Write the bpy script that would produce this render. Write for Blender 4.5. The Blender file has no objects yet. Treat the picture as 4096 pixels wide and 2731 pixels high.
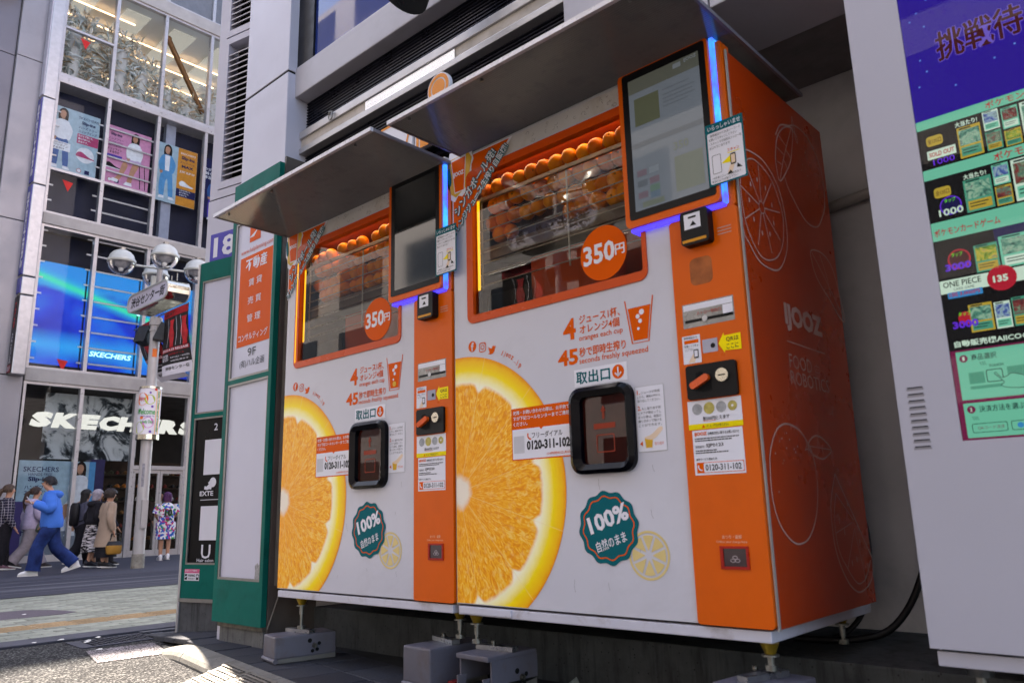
import bpy, bmesh, math, random
from mathutils import Matrix, Vector, noise
SC = bpy.context.scene
COL = SC.collection
R = math.radians
random.seed(7)

# ---------------------------------------------------------------- camera
cd = bpy.data.cameras.new('camera'); cam = bpy.data.objects.new('camera', cd); COL.objects.link(cam)
CAM = Vector((3.788, -2.296, 0.695))
def cam_axes(yaw, pitch, roll):
    f = Vector((-math.sin(yaw)*math.cos(pitch), math.cos(yaw)*math.cos(pitch), math.sin(pitch)))
    r = Vector((math.cos(yaw), math.sin(yaw), 0)); u = r.cross(f)
    return (math.cos(roll)*r+math.sin(roll)*u, -math.sin(roll)*r+math.cos(roll)*u, f)
cr, cu, cf = cam_axes(R(42.180), R(12.487), R(-1.472))
cam.matrix_world = Matrix(((cr.x, cu.x, -cf.x, CAM.x), (cr.y, cu.y, -cf.y, CAM.y), (cr.z, cu.z, -cf.z, CAM.z), (0, 0, 0, 1)))
cd.sensor_width = 36.0; cd.lens = 27.247; cd.clip_start = .05; cd.clip_end = 600
cd.dof.use_dof = True; cd.dof.focus_distance = 6.0; cd.dof.aperture_fstop = 4.5
SC.camera = cam

# ---------------------------------------------------------------- sky, sun, exposure
SUN_EL = R(55); SX, SY = -.943, .333
W = bpy.data.worlds.new('World'); SC.world = W; W.use_nodes = True
nt = W.node_tree; bg = nt.nodes['Background']
sky = nt.nodes.new('ShaderNodeTexSky'); sky.sky_type = 'NISHITA'; sky.sun_disc = False
sky.sun_elevation = SUN_EL; sky.sun_rotation = math.atan2(SX, SY) % (2*math.pi)
sky.air_density = 1.0; sky.dust_density = 1.6; sky.ozone_density = 1.5
nt.links.new(sky.outputs[0], bg.inputs[0]); bg.inputs[1].default_value = .06
sd = bpy.data.lights.new('sun', 'SUN'); sd.energy = 3.1; sd.angle = R(.55); sd.color = (1, .95, .87)
sun = bpy.data.objects.new('sun', sd); COL.objects.link(sun)
sdir = Vector((SX*math.cos(SUN_EL), SY*math.cos(SUN_EL), math.sin(SUN_EL)))
sun.rotation_euler = sdir.to_track_quat('Z', 'Y').to_euler(); sun.location = (-20, 10, 40)
vs = SC.view_settings
vs.view_transform = 'Standard'; vs.look = 'None'; vs.gamma = 1; vs.use_curve_mapping = False
vs.exposure = 3.66
vs.use_white_balance = True; vs.white_balance_temperature = 7350; vs.white_balance_tint = 13   # camera balanced for open shade
SC.render.engine = 'CYCLES'
cy = SC.cycles
cy.use_denoising = True; cy.max_bounces = 7; cy.diffuse_bounces = 3; cy.glossy_bounces = 4
cy.transmission_bounces = 4; cy.transparent_max_bounces = 10; cy.sample_clamp_indirect = 6
cy.caustics_reflective = False; cy.caustics_refractive = False

# ---------------------------------------------------------------- helpers
def lin(h):
    h = h.lstrip('#'); o = []
    for i in (0, 2, 4):
        c = int(h[i:i+2], 16)/255
        o.append(c/12.92 if c <= .04045 else ((c+.055)/1.055)**2.4)
    return (*o, 1)
def N(nt, t, **k):
    n = nt.nodes.new(t)
    for a, b in k.items(): setattr(n, a, b)
    return n
def newmat(name):
    m = bpy.data.materials.new(name); m.use_nodes = True; b = m.node_tree.nodes['Principled BSDF']
    b.inputs['Specular IOR Level'].default_value = .12
    return m, m.node_tree, b
def math_n(nt, op, a, b=None, c=None):
    n = N(nt, 'ShaderNodeMath', operation=op)
    for i, x in enumerate((a, b, c)):
        if x is None: continue
        if isinstance(x, (int, float)): n.inputs[i].default_value = x
        else: nt.links.new(x, n.inputs[i])
    return n.outputs[0]
def ramp(nt, fac, stops, interp='LINEAR'):
    n = N(nt, 'ShaderNodeValToRGB'); n.color_ramp.interpolation = interp; e = n.color_ramp.elements
    while len(e) < len(stops): e.new(.5)
    for i, (p, c) in enumerate(stops):
        e[i].position = p; e[i].color = c if len(c) == 4 else (*c, 1)
    nt.links.new(fac, n.inputs[0]); return n.outputs[0]
def mixc(nt, fac, a, b, mode='MIX'):
    n = N(nt, 'ShaderNodeMix', data_type='RGBA', blend_type=mode)
    for sock, x in ((n.inputs[0], fac), (n.inputs[6], a), (n.inputs[7], b)):
        if isinstance(x, (int, float)): sock.default_value = x
        elif isinstance(x, tuple): sock.default_value = x
        else: nt.links.new(x, sock)
    return n.outputs[2]
def noise_n(nt, scale, detail=3, rough=.55, vec=None, dist=0):
    n = N(nt, 'ShaderNodeTexNoise'); n.inputs['Scale'].default_value = scale
    n.inputs['Detail'].default_value = detail; n.inputs['Roughness'].default_value = rough
    n.inputs['Distortion'].default_value = dist
    if vec is not None: nt.links.new(vec, n.inputs['Vector'])
    return n.outputs[0]
def coords(nt, which='Object', scale=(1, 1, 1)):
    tc = N(nt, 'ShaderNodeTexCoord'); mp = N(nt, 'ShaderNodeMapping'); mp.inputs['Scale'].default_value = scale
    nt.links.new(tc.outputs[which], mp.inputs[0]); return mp.outputs[0]
def bump_n(nt, b, h, strength=.3, dist=.01):
    n = N(nt, 'ShaderNodeBump'); n.inputs['Strength'].default_value = strength; n.inputs['Distance'].default_value = dist
    nt.links.new(h, n.inputs['Height']); nt.links.new(n.outputs[0], b.inputs['Normal'])
MATS = {}
EK = .195     # screens and lamps are balanced against the exposure of the shade
def pm(name, col, rough=.5, metal=0., var=.12, scale=6., bump=0., bscale=60., coat=0., spec=.28, rvar=.1, dirt=None, dscale=2.5, damt=.5):
    """a plain procedural material: base colour with soft mottling, varied roughness, optional dirt stains"""
    if name in MATS: return MATS[name]
    m, nt, b = newmat(name)
    c = lin(col) if isinstance(col, str) else (*col, 1)
    v = coords(nt)
    n1 = noise_n(nt, scale, 4, .6, v)
    dk = tuple(x*(1-var) for x in c[:3])+(1,); lt = tuple(min(1, x*(1+var*.6)) for x in c[:3])+(1,)
    cc = ramp(nt, n1, [(.3, dk), (.7, lt)])
    if dirt:
        n2 = noise_n(nt, dscale, 8, .68, v, .4)
        f = ramp(nt, n2, [(.52, (0, 0, 0, 1)), (.72, (damt, damt, damt, 1))])
        cc = mixc(nt, f, cc, lin(dirt))
    nt.links.new(cc, b.inputs['Base Color'])
    rr = ramp(nt, noise_n(nt, scale*1.7, 5, .6, v), [(.3, (max(0, rough-rvar),)*3+(1,)), (.7, (min(1, rough+rvar),)*3+(1,))])
    nt.links.new(rr, b.inputs['Roughness'])
    b.inputs['Metallic'].default_value = metal; b.inputs['Coat Weight'].default_value = coat
    b.inputs['Specular IOR Level'].default_value = spec; b.inputs['Coat Roughness'].default_value = .06
    if bump: bump_n(nt, b, noise_n(nt, bscale, 4, .6, v), bump, .004)
    MATS[name] = m; return m
def em(name, col, strength):
    if name in MATS: return MATS[name]
    m, nt, b = newmat(name); c = lin(col) if isinstance(col, str) else (*col, 1)
    b.inputs['Base Color'].default_value = (c[0]*.3, c[1]*.3, c[2]*.3, 1)
    b.inputs['Emission Color'].default_value = c; b.inputs['Emission Strength'].default_value = strength*EK
    b.inputs['Roughness'].default_value = .25; MATS[name] = m; return m
def glass(name, tint=(1, 1, 1), ior=1.45, rough=0., mul=1.):
    """flat sheet glass: clear pass-through plus Fresnel mirror reflection"""
    if name in MATS: return MATS[name]
    m = bpy.data.materials.new(name); m.use_nodes = True; nt = m.node_tree; nt.nodes.clear()
    out = N(nt, 'ShaderNodeOutputMaterial'); mx = N(nt, 'ShaderNodeMixShader')
    tr = N(nt, 'ShaderNodeBsdfTransparent'); tr.inputs[0].default_value = (*tint, 1)
    gl = N(nt, 'ShaderNodeBsdfGlossy'); gl.inputs['Roughness'].default_value = rough
    fr = N(nt, 'ShaderNodeFresnel'); fr.inputs[0].default_value = ior
    f = math_n(nt, 'MULTIPLY', fr.outputs[0], mul); n = N(nt, 'ShaderNodeClamp'); nt.links.new(f, n.inputs[0])
    nt.links.new(n.outputs[0], mx.inputs[0]); nt.links.new(tr.outputs[0], mx.inputs[1]); nt.links.new(gl.outputs[0], mx.inputs[2])
    nt.links.new(mx.outputs[0], out.inputs[0]); MATS[name] = m; return m

FRONT = Matrix(((1, 0, 0, 0), (0, 0, -1, 0), (0, 1, 0, 0), (0, 0, 0, 1)))   # u=+X v=+Z n=-Y
EAST = Matrix(((0, 0, 1, 0), (1, 0, 0, 0), (0, 1, 0, 0), (0, 0, 0, 1)))     # u=+Y v=+Z n=+X
def at(M, x=0, y=0, z=0): return Matrix.Translation((x, y, z)) @ M
ORG = {}
def wloc(o): return ORG.get(o.name, Vector((0, 0, 0))) if o else Vector((0, 0, 0))

_T = {}
def tmesh(s, bold):
    k = (s, bold)
    if k not in _T:
        c = bpy.data.curves.new('lettering', 'FONT'); c.body = s; c.size = 1; c.offset = bold; c.resolution_u = 2
        o = bpy.data.objects.new('lettering', c); COL.objects.link(o)
        m = o.to_mesh(); vs = [(v.co.x, v.co.y) for v in m.vertices]; fs = [tuple(p.vertices) for p in m.polygons]
        o.to_mesh_clear(); bpy.data.objects.remove(o); bpy.data.curves.remove(c)
        xs = [v[0] for v in vs]; ys = [v[1] for v in vs]
        _T[k] = (vs, fs, min(xs), max(xs), min(ys), max(ys))
    return _T[k]

class MB:
    """collects shapes into one mesh; 2-D shapes live in the frame M as (u, v, height)"""
    def __init__(s, M=None): s.v = []; s.f = []; s.mi = []; s.sm = []; s.M = M or Matrix.Identity(4)
    def add(s, vs, fs, mi=0, smooth=False, M=None):
        b = len(s.v); T = s.M @ M if M is not None else s.M
        s.v += [T @ Vector(v) for v in vs]; s.f += [tuple(b+i for i in f) for f in fs]
        s.mi += [mi]*len(fs); s.sm += [smooth]*len(fs); return s
    def box(s, x0, x1, y0, y1, z0, z1, mi=0, bev=0):
        if bev:
            bm = bmesh.new(); bmesh.ops.create_cube(bm, size=1)
            for v in bm.verts: v.co = Vector(((x0+x1)/2+v.co.x*(x1-x0), (y0+y1)/2+v.co.y*(y1-y0), (z0+z1)/2+v.co.z*(z1-z0)))
            bmesh.ops.bevel(bm, geom=bm.edges[:], offset=bev, segments=2, profile=.6, affect='EDGES')
            return s.addbm(bm, mi)
        return s.add([(x0, y0, z0), (x1, y0, z0), (x1, y1, z0), (x0, y1, z0), (x0, y0, z1), (x1, y0, z1), (x1, y1, z1), (x0, y1, z1)],
                     [(0, 3, 2, 1), (4, 5, 6, 7), (0, 1, 5, 4), (1, 2, 6, 5), (2, 3, 7, 6), (3, 0, 4, 7)], mi)
    def addbm(s, bm, mi=0, smooth=False, M=None):
        bm.verts.index_update()
        s.add([v.co.copy() for v in bm.verts], [tuple(v.index for v in f.verts) for f in bm.faces], mi, smooth, M); bm.free(); return s
    def poly(s, pts, h=0, mi=0): return s.add([(x, y, h) for x, y in pts], [tuple(range(len(pts)))], mi)
    def rect(s, x0, x1, y0, y1, h=0, mi=0): return s.poly([(x0, y0), (x1, y0), (x1, y1), (x0, y1)], h, mi)
    def disc(s, x, y, r, h=0, mi=0, n=32, ry=None): return s.poly(ell(x, y, r, ry or r, n), h, mi)
    def ring(s, outer, inner, h=0, mi=0):
        n = len(outer)
        return s.add([(x, y, h) for x, y in outer]+[(x, y, h) for x, y in inner], [(i, (i+1) % n, n+(i+1) % n, n+i) for i in range(n)], mi)
    def prism(s, pts, h0, h1, mi=0, smooth=False):
        n = len(pts)
        s.add([(x, y, h1) for x, y in pts], [tuple(range(n))], mi)
        s.add([(x, y, h0) for x, y in pts], [tuple(range(n-1, -1, -1))], mi)
        return s.add([(x, y, h0) for x, y in pts]+[(x, y, h1) for x, y in pts], [(i, (i+1) % n, n+(i+1) % n, n+i) for i in range(n)], mi, smooth)
    def frame(s, outer, inner, h0, h1, mi=0):
        n = len(outer); s.ring(outer, inner, h1, mi)
        for P, q in ((outer, 1), (inner, -1)):
            s.add([(x, y, h0) for x, y in P]+[(x, y, h1) for x, y in P],
                  [((i, (i+1) % n, n+(i+1) % n, n+i) if q > 0 else (i, n+i, n+(i+1) % n, (i+1) % n)) for i in range(n)], mi)
        return s
    def ribbon(s, pts, w, h=0, mi=0, closed=False):
        n = len(pts); L = []; Rr = []
        for i in range(n):
            a = Vector(pts[(i-1) % n] if closed or i else pts[0]); b = Vector(pts[(i+1) % n] if closed or i < n-1 else pts[-1])
            d = b-a
            if d.length < 1e-9: d = Vector((1, 0))
            d.normalize(); q = Vector((-d.y, d.x))*w/2; c = Vector(pts[i]); L.append(c+q); Rr.append(c-q)
        k = n if closed else n-1
        return s.add([(p.x, p.y, h) for p in L]+[(p.x, p.y, h) for p in Rr], [(n+i, n+(i+1) % n, (i+1) % n, i) for i in range(k)], mi)
    def text(s, t, x0, x1, y0, y1, h=0, mi=0, bold=.012, rot=0, fit=True, shear=0):
        if bold > .013 and any(ord(ch) > 255 for ch in t):      # embolden kanji with shifted copies, outline offsets break them
            e = (bold-.008)*(y1-y0)*.9
            for k, (du, dv) in enumerate(((e, 0), (-e, 0), (0, e), (0, -e))): s.text(t, x0+du, x1+du, y0+dv, y1+dv, h-.00006*(k+1), mi, .008, rot, fit, shear)
            bold = .008
        vs, fs, a, b, c, d = tmesh(t, bold)
        sx = (x1-x0)/(b-a); sy = (y1-y0)/(d-c) if fit else sx
        cx, cy = (x0+x1)/2, (y0+y1)/2; ca, sa = math.cos(rot), math.sin(rot); o = []
        for x, y in vs:
            X = (x-(a+b)/2)*sx; Y = (y-(c+d)/2)*sy; X += shear*Y
            o.append((cx+ca*X-sa*Y, cy+sa*X+ca*Y, h))
        return s.add(o, fs, mi)
    def cyl(s, p, q, r0, r1=None, n=16, mi=0, cap=True, smooth=True):
        p, q = Vector(p), Vector(q); r1 = r0 if r1 is None else r1
        T = (q-p).to_track_quat('Z', 'Y').to_matrix(); vs = []
        for c, r in ((p, r0), (q, r1)):
            vs += [c+T @ Vector((math.cos(2*math.pi*i/n)*r, math.sin(2*math.pi*i/n)*r, 0)) for i in range(n)]
        s.add(vs, [(i, (i+1) % n, n+(i+1) % n, n+i) for i in range(n)], mi, smooth)
        if cap: s.add(vs[:n], [tuple(range(n-1, -1, -1))], mi); s.add(vs[n:], [tuple(range(n))], mi)
        return s
    def lathe(s, prof, c=(0, 0, 0), n=24, mi=0, M=None, smooth=True):
        vs = []; k = len(prof)
        for r, z in prof: vs += [(c[0]+r*math.cos(2*math.pi*i/n), c[1]+r*math.sin(2*math.pi*i/n), c[2]+z) for i in range(n)]
        return s.add(vs, [(j*n+i, j*n+(i+1) % n, (j+1)*n+(i+1) % n, (j+1)*n+i) for j in range(k-1) for i in range(n)], mi, smooth, M)
    def tube(s, pts, rad, n=8, mi=0, smooth=True, cap=True, ell=1.):
        pts = [Vector(p) for p in pts]; k = len(pts); rad = rad if isinstance(rad, (list, tuple)) else [rad]*k
        vs = []; up = Vector((0, 0, 1)); prev = None
        for i, p in enumerate(pts):
            d = (pts[min(i+1, k-1)]-pts[max(i-1, 0)]).normalized()
            if prev is None: a = d.cross(up if abs(d.z) < .9 else Vector((1, 0, 0))).normalized()
            else: a = (prev-d*prev.dot(d)).normalized()
            prev = a; b = d.cross(a)
            vs += [p+(a*math.cos(2*math.pi*j/n)+b*math.sin(2*math.pi*j/n)*ell)*rad[i] for j in range(n)]
        s.add(vs, [(i*n+j, i*n+(j+1) % n, (i+1)*n+(j+1) % n, (i+1)*n+j) for i in range(k-1) for j in range(n)], mi, smooth)
        if cap: s.add(vs[:n], [tuple(range(n-1, -1, -1))], mi); s.add(vs[-n:], [tuple(range(n))], mi)
        return s
    def loft(s, rings, mi=0, cap0=True, cap1=True, smooth=True):
        n = len(rings[0]); vs = [v for r in rings for v in r]
        s.add(vs, [(i*n+j, i*n+(j+1) % n, (i+1)*n+(j+1) % n, (i+1)*n+j) for i in range(len(rings)-1) for j in range(n)], mi, smooth)
        if cap0: s.add(rings[0], [tuple(range(n-1, -1, -1))], mi, smooth)
        if cap1: s.add(rings[-1], [tuple(range(n))], mi, smooth)
        return s
    def ball(s, c, r, n=16, m=10, mi=0, sq=(1, 1, 1)):
        vs = [(c[0], c[1], c[2]+r*sq[2])]
        for j in range(1, m):
            t = math.pi*j/m
            vs += [(c[0]+r*sq[0]*math.sin(t)*math.cos(2*math.pi*i/n), c[1]+r*sq[1]*math.sin(t)*math.sin(2*math.pi*i/n), c[2]+r*sq[2]*math.cos(t)) for i in range(n)]
        vs.append((c[0], c[1], c[2]-r*sq[2])); fs = [(0, 1+i, 1+(i+1) % n) for i in range(n)]
        for j in range(m-2): fs += [(1+j*n+i, 1+(j+1)*n+i, 1+(j+1)*n+(i+1) % n, 1+j*n+(i+1) % n) for i in range(n)]
        e = len(vs)-1; fs += [(e, 1+(m-2)*n+(i+1) % n, 1+(m-2)*n+i) for i in range(n)]
        return s.add(vs, fs, mi, True)
    def mesh(s, name, mats, off=Vector((0, 0, 0))):
        me = bpy.data.meshes.new(name); me.from_pydata([v-off for v in s.v], [], s.f)
        for m in (mats if isinstance(mats, (list, tuple)) else [mats]): me.materials.append(m)
        me.polygons.foreach_set('material_index', s.mi); me.polygons.foreach_set('use_smooth', s.sm); me.update()
        return me
    def build(s, name, mats, parent=None, loc=None):
        off = wloc(parent) if parent else (Vector(loc) if loc is not None else Vector((0, 0, 0)))
        o = bpy.data.objects.new(name, s.mesh(name, mats, off)); COL.objects.link(o)
        if parent: o.parent = parent; ORG[o.name] = off.copy()
        else: o.location = off; ORG[o.name] = off.copy()
        return o
def ell(x, y, rx, ry, n=32, a0=0, a1=2*math.pi):
    full = abs(a1-a0-2*math.pi) < 1e-6
    return [(x+rx*math.cos(a0+(a1-a0)*i/(n if full else n-1)), y+ry*math.sin(a0+(a1-a0)*i/(n if full else n-1))) for i in range(n)]
def rrect(x0, x1, y0, y1, r, k=5):
    o = []
    for cx, cy, a in ((x1-r, y1-r, 0), (x0+r, y1-r, 90), (x0+r, y0+r, 180), (x1-r, y0+r, 270)):
        o += [(cx+r*math.cos(R(a+90*i/k)), cy+r*math.sin(R(a+90*i/k))) for i in range(k+1)]
    return o
def spline(pts, k=6, closed=False):
    P = [Vector(p) for p in pts]; n = len(P); o = []
    for i in range(n if closed else n-1):
        g = (lambda j: P[j % n]) if closed else (lambda j: P[max(0, min(n-1, j))])
        a, b, c, d = g(i-1), g(i), g(i+1), g(i+2)
        for t in range(k):
            t /= k; o.append(.5*((2*b)+(c-a)*t+(2*a-5*b+4*c-d)*t*t+(3*b-a-3*c+d)*t**3))
    if not closed: o.append(P[-1])
    return o
def thing(name, label, cat, loc=(0, 0, 0), group=None):
    o = bpy.data.objects.new(name, None); COL.objects.link(o); o.location = loc; o.empty_display_size = .1
    ORG[o.name] = Vector(loc); return tag(o, label, cat, group)
def tag(o, label, cat, group=None):
    o['label'] = label; o['category'] = cat
    if group: o['group'] = group
    return o
def struct(o): o['kind'] = 'structure'; return o
def stuff(o): o['kind'] = 'stuff'; return o
def share(me, name, loc, parent=None, rz=0, sc=None):
    """another object on the same mesh data"""
    o = bpy.data.objects.new(name, me); COL.objects.link(o); off = wloc(parent)
    o.location = Vector(loc)-off; o.rotation_euler.z = rz
    if sc: o.scale = sc
    if parent: o.parent = parent
    ORG[o.name] = Vector(loc); return o
# ================================================================ materials of the setting
def asphalt_mat():
    m, nt, b = newmat('asphalt'); v = coords(nt)
    vo = N(nt, 'ShaderNodeTexVoronoi'); vo.inputs['Scale'].default_value = 95; nt.links.new(v, vo.inputs['Vector'])
    st = ramp(nt, vo.outputs['Color'], [(.2, (.006, .006, .008)), (.55, (.026, .026, .029)), (.85, (.17, .168, .165))])
    gap = ramp(nt, vo.outputs['Distance'], [(.45, (1, 1, 1)), (.75, (.12, .12, .13))])
    c = mixc(nt, 1, st, gap, 'MULTIPLY'); big = noise_n(nt, 1.6, 5, .6, v)
    c = mixc(nt, 1, c, ramp(nt, big, [(.3, (.7, .7, .72)), (.75, (1.1, 1.08, 1.05))]), 'MULTIPLY')
    nt.links.new(c, b.inputs['Base Color']); b.inputs['Roughness'].default_value = .85
    bump_n(nt, b, gap, .9, .006); MATS['asphalt'] = m; return m
def lane_mat():
    m, nt, b = newmat('lane'); v = coords(nt, 'Object', (2.6, .06, 1)); v2 = coords(nt)
    n = noise_n(nt, 1.6, 5, .6, v)
    c = ramp(nt, n, [(.42, (.014, .014, .022)), (.56, (.030, .030, .044)), (.68, (.16, .165, .18))])
    c = mixc(nt, .35, c, ramp(nt, noise_n(nt, 40, 4, .7, v2), [(.3, (.015, .015, .024)), (.7, (.06, .06, .08))]))
    nt.links.new(c, b.inputs['Base Color']); b.inputs['Roughness'].default_value = .75; return m
def paver_mat(name, c1, c2, rnd=.3):
    m, nt, b = newmat(name); oi = N(nt, 'ShaderNodeObjectInfo'); v = coords(nt)
    base = ramp(nt, oi.outputs['Random'], [(0, tuple(x*(1-rnd) for x in c1)), (1, c2)])
    sp = ramp(nt, noise_n(nt, 90, 5, .75, v), [(.3, (.6, .6, .62)), (.7, (1.3, 1.3, 1.3))])
    c = mixc(nt, 1, base, sp, 'MULTIPLY')
    c = mixc(nt, ramp(nt, noise_n(nt, 3.1, 6, .7, v), [(.5, (0, 0, 0)), (.75, (.45, .45, .45))]), c, (.05, .048, .045, 1))
    nt.links.new(c, b.inputs['Base Color']); b.inputs['Roughness'].default_value = .7
    bump_n(nt, b, noise_n(nt, 140, 4, .7, v), .4, .003); return m
def concrete_mat(name, col, streak=True):
    m, nt, b = newmat(name); v = coords(nt); vz = coords(nt, 'Object', (9, 9, .9))
    c = ramp(nt, noise_n(nt, 5, 8, .7, v), [(.25, tuple(x*.55 for x in col)), (.55, col), (.8, tuple(x*1.25 for x in col))])
    if streak: c = mixc(nt, ramp(nt, noise_n(nt, 2.2, 6, .7, vz), [(.5, (0, 0, 0)), (.72, (.8, .8, .8))]), c, tuple(x*.22 for x in col)+(1,))
    vo = N(nt, 'ShaderNodeTexVoronoi'); vo.inputs['Scale'].default_value = 38; nt.links.new(v, vo.inputs['Vector'])
    c = mixc(nt, ramp(nt, vo.outputs['Distance'], [(.08, (.8, .8, .8)), (.16, (0, 0, 0))]), c, tuple(x*.2 for x in col)+(1,))
    nt.links.new(c, b.inputs['Base Color']); b.inputs['Roughness'].default_value = .85
    bump_n(nt, b, noise_n(nt, 60, 6, .75, v), .5, .004); return m
def worn_paint():
    m, nt, b = newmat('worn paint'); v = coords(nt); vo = N(nt, 'ShaderNodeTexVoronoi'); vo.inputs['Scale'].default_value = 95; nt.links.new(v, vo.inputs['Vector'])
    k = math_n(nt, 'ADD', vo.outputs['Distance'], math_n(nt, 'MULTIPLY', noise_n(nt, 6, 5, .7, v), .5))
    c = ramp(nt, k, [(.50, (.36, .33, .35)), (.72, (.16, .13, .14)), (.86, (.03, .03, .032))]); nt.links.new(c, b.inputs['Base Color']); b.inputs['Roughness'].default_value = .8
    bump_n(nt, b, vo.outputs['Distance'], -.5, .004); return m
ASPH = asphalt_mat(); LANE = lane_mat()
TEAL = paver_mat('teal paver', (.185, .198, .162), (.252, .266, .22), .14)
SLAB = paver_mat('slab', (.027, .028, .037), (.052, .054, .066), .2)
YEL = paver_mat('tactile', (.25, .175, .095), (.32, .22, .12), .1)
FARW = paver_mat('walkway', (.05, .05, .066), (.075, .075, .096), .1)
CONC = concrete_mat('concrete', (.072, .076, .078)); KERB = concrete_mat('kerb concrete', (.17, .163, .15), False)
GUT = concrete_mat('gutter', (.06, .06, .075), False); JOINT = pm('joint', (.03, .03, .033), .95)
WALLG = pm('grey stucco', '#b8b3b3', .8, var=.1, scale=3, bump=.25, bscale=140, dirt='#7b7672', dscale=2.2, damt=.35)
WPAN = pm('white panel', '#bab7c4', .4, var=.05, scale=1.4, spec=.4, dirt='#9b98a2', dscale=1.7, damt=.35)
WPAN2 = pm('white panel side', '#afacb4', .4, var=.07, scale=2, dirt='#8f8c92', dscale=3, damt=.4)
DARKM = pm('dark metal', '#17171c', .4, .3, .2)
BLK = pm('black gap', '#060607', .9)
ALU = pm('aluminium', '#b4b2b4', .38, .55, .1, 9)
FRMD = pm('dull trim', '#6f6964', .45, .4, .15, 12)
GALV = pm('galvanised', '#84837f', .35, .9, .25, 30)
def gz(x):
    P = [(-30, -.16), (-12, -.16), (-10.2, -.13), (-6.65, -.10), (-2.4, -.07), (40, -.07)]
    for (a, za), (b, zb) in zip(P, P[1:]):
        if x <= b: return za+(zb-za)*(max(x, a)-a)/(b-a)
    return -.07
# ================================================================ ground
struct(MB().add([(-320, -320, -.30), (320, -320, -.30), (320, 320, -.30), (-320, 320, -.30)], [(0, 1, 2, 3)]).build('ground', FARW))
struct(MB().add([(-2.2, -40, -.07), (30, -40, -.07), (30, .46, -.07), (-2.2, .46, -.07)], [(0, 1, 2, 3)]).build('road', ASPH))
b = MB()
for x0, x1 in ((-6.65, -2.2),):
    b.add([(x0, -40, gz(x0)-.014), (x1, -40, gz(x1)-.014), (x1, 30, gz(x1)-.014), (x0, 30, gz(x0)-.014)], [(0, 1, 2, 3)])
paving = struct(b.build('paving', JOINT))
struct(MB().add([(-10.2, -40, gz(-10.2)), (-6.65, -40, gz(-6.65)), (-6.65, 30, gz(-6.65)), (-10.2, 30, gz(-10.2))], [(0, 1, 2, 3)]).build('lane', LANE))
b = MB()
for x0, x1 in ((-24, -12), (-12, -10.2)):
    b.add([(x0, -40, gz(x0)+.004), (x1, -40, gz(x1)+.004), (x1, 30, gz(x1)+.004), (x0, 30, gz(x0)+.004)], [(0, 1, 2, 3)])
struct(b.build('walkway', FARW))
struct(MB().box(-2.43, -2.16, -40, 12, -.2, -.055, 0, .006).build('gutter', GUT))
# pavers (the nearest 300 each on its own, the rest joined)
def paver_mesh(name, lx, ly, h, mat, g=.007):
    x, y = lx/2-g/2, ly/2-g/2; e = .004
    return MB().add([(-x, -y, -h), (x, -y, -h), (x, y, -h), (-x, y, -h), (-x, -y, -e), (x, -y, -e), (x, y, -e), (-x, y, -e),
                     (-x+e, -y+e, 0), (x-e, -y+e, 0), (x-e, y-e, 0), (-x+e, y-e, 0)],
                    [(8, 9, 10, 11)]+[(i, (i+1) % 4, 4+(i+1) % 4, 4+i) for i in range(4)]+[(4+i, 4+(i+1) % 4, 8+(i+1) % 4, 8+i) for i in range(4)]).mesh(name, mat)
pv = paver_mesh('paver', .118, .236, .02, TEAL)
cells = []
for i in range(35):
    x = -2.50-.118*i
    if -3.48 < x < -3.13: continue
    for j in range(26):
        y = -2.0+.236*j+(.118 if i % 2 else 0)
        cells.append(((Vector((x, y, 0))-Vector((CAM.x, CAM.y, 0))).length, x, y))
inview = sorted(c for c in cells if c[2] > -.75+(-2.4-c[1])*.27 and c[2] < .95+(-2.4-c[1])*.5)
near = inview[:290]; nset = set((c[1], c[2]) for c in near); rest = [c for c in cells if (c[1], c[2]) not in nset]
for _, x, y in near: share(pv, 'paver', (x, y, gz(x)+random.uniform(-.0025, .002)), paving)
b = MB()
vs0 = [v.co.copy() for v in pv.vertices]; fs0 = [tuple(p.vertices) for p in pv.polygons]
for _, x, y in rest: b.add([v+Vector((x, y, gz(x)+random.uniform(-.0025, .002))) for v in vs0], fs0)
stuff(b.build('paver_field', TEAL, paving))
t = paver_mesh('tactile_tile', .30, .30, .02, YEL, .006); tt = MB()
tt.add([v.co.copy() for v in t.vertices], [tuple(p.vertices) for p in t.polygons])
for k in range(4):
    xx = -.105+.07*k
    tt.add([(xx-.017, -.135, 0), (xx+.017, -.135, 0), (xx+.017, .135, 0), (xx-.017, .135, 0), (xx-.011, -.125, .006), (xx+.011, -.125, .006), (xx+.011, .125, .006), (xx-.011, .125, .006)],
           [(4, 5, 6, 7), (0, 1, 5, 4), (1, 2, 6, 5), (2, 3, 7, 6), (3, 0, 4, 7)])
tme = tt.mesh('tactile_tile', YEL)
for k in range(20): share(tme, 'tactile_tile', (-3.306, -2.4+.302*k, gz(-3.3)+.002), paving)
struct(MB().prism([(-4.12, -3), (-4.86, -3), (-4.84, .25), (-4.6, .42), (-4.2, .5), (-4.12, .35)][::-1], -.12, gz(-4.5)+.004).build('paving_inlay', paver_mat('inlay', (.06, .05, .065), (.09, .075, .09), .1)))
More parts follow.
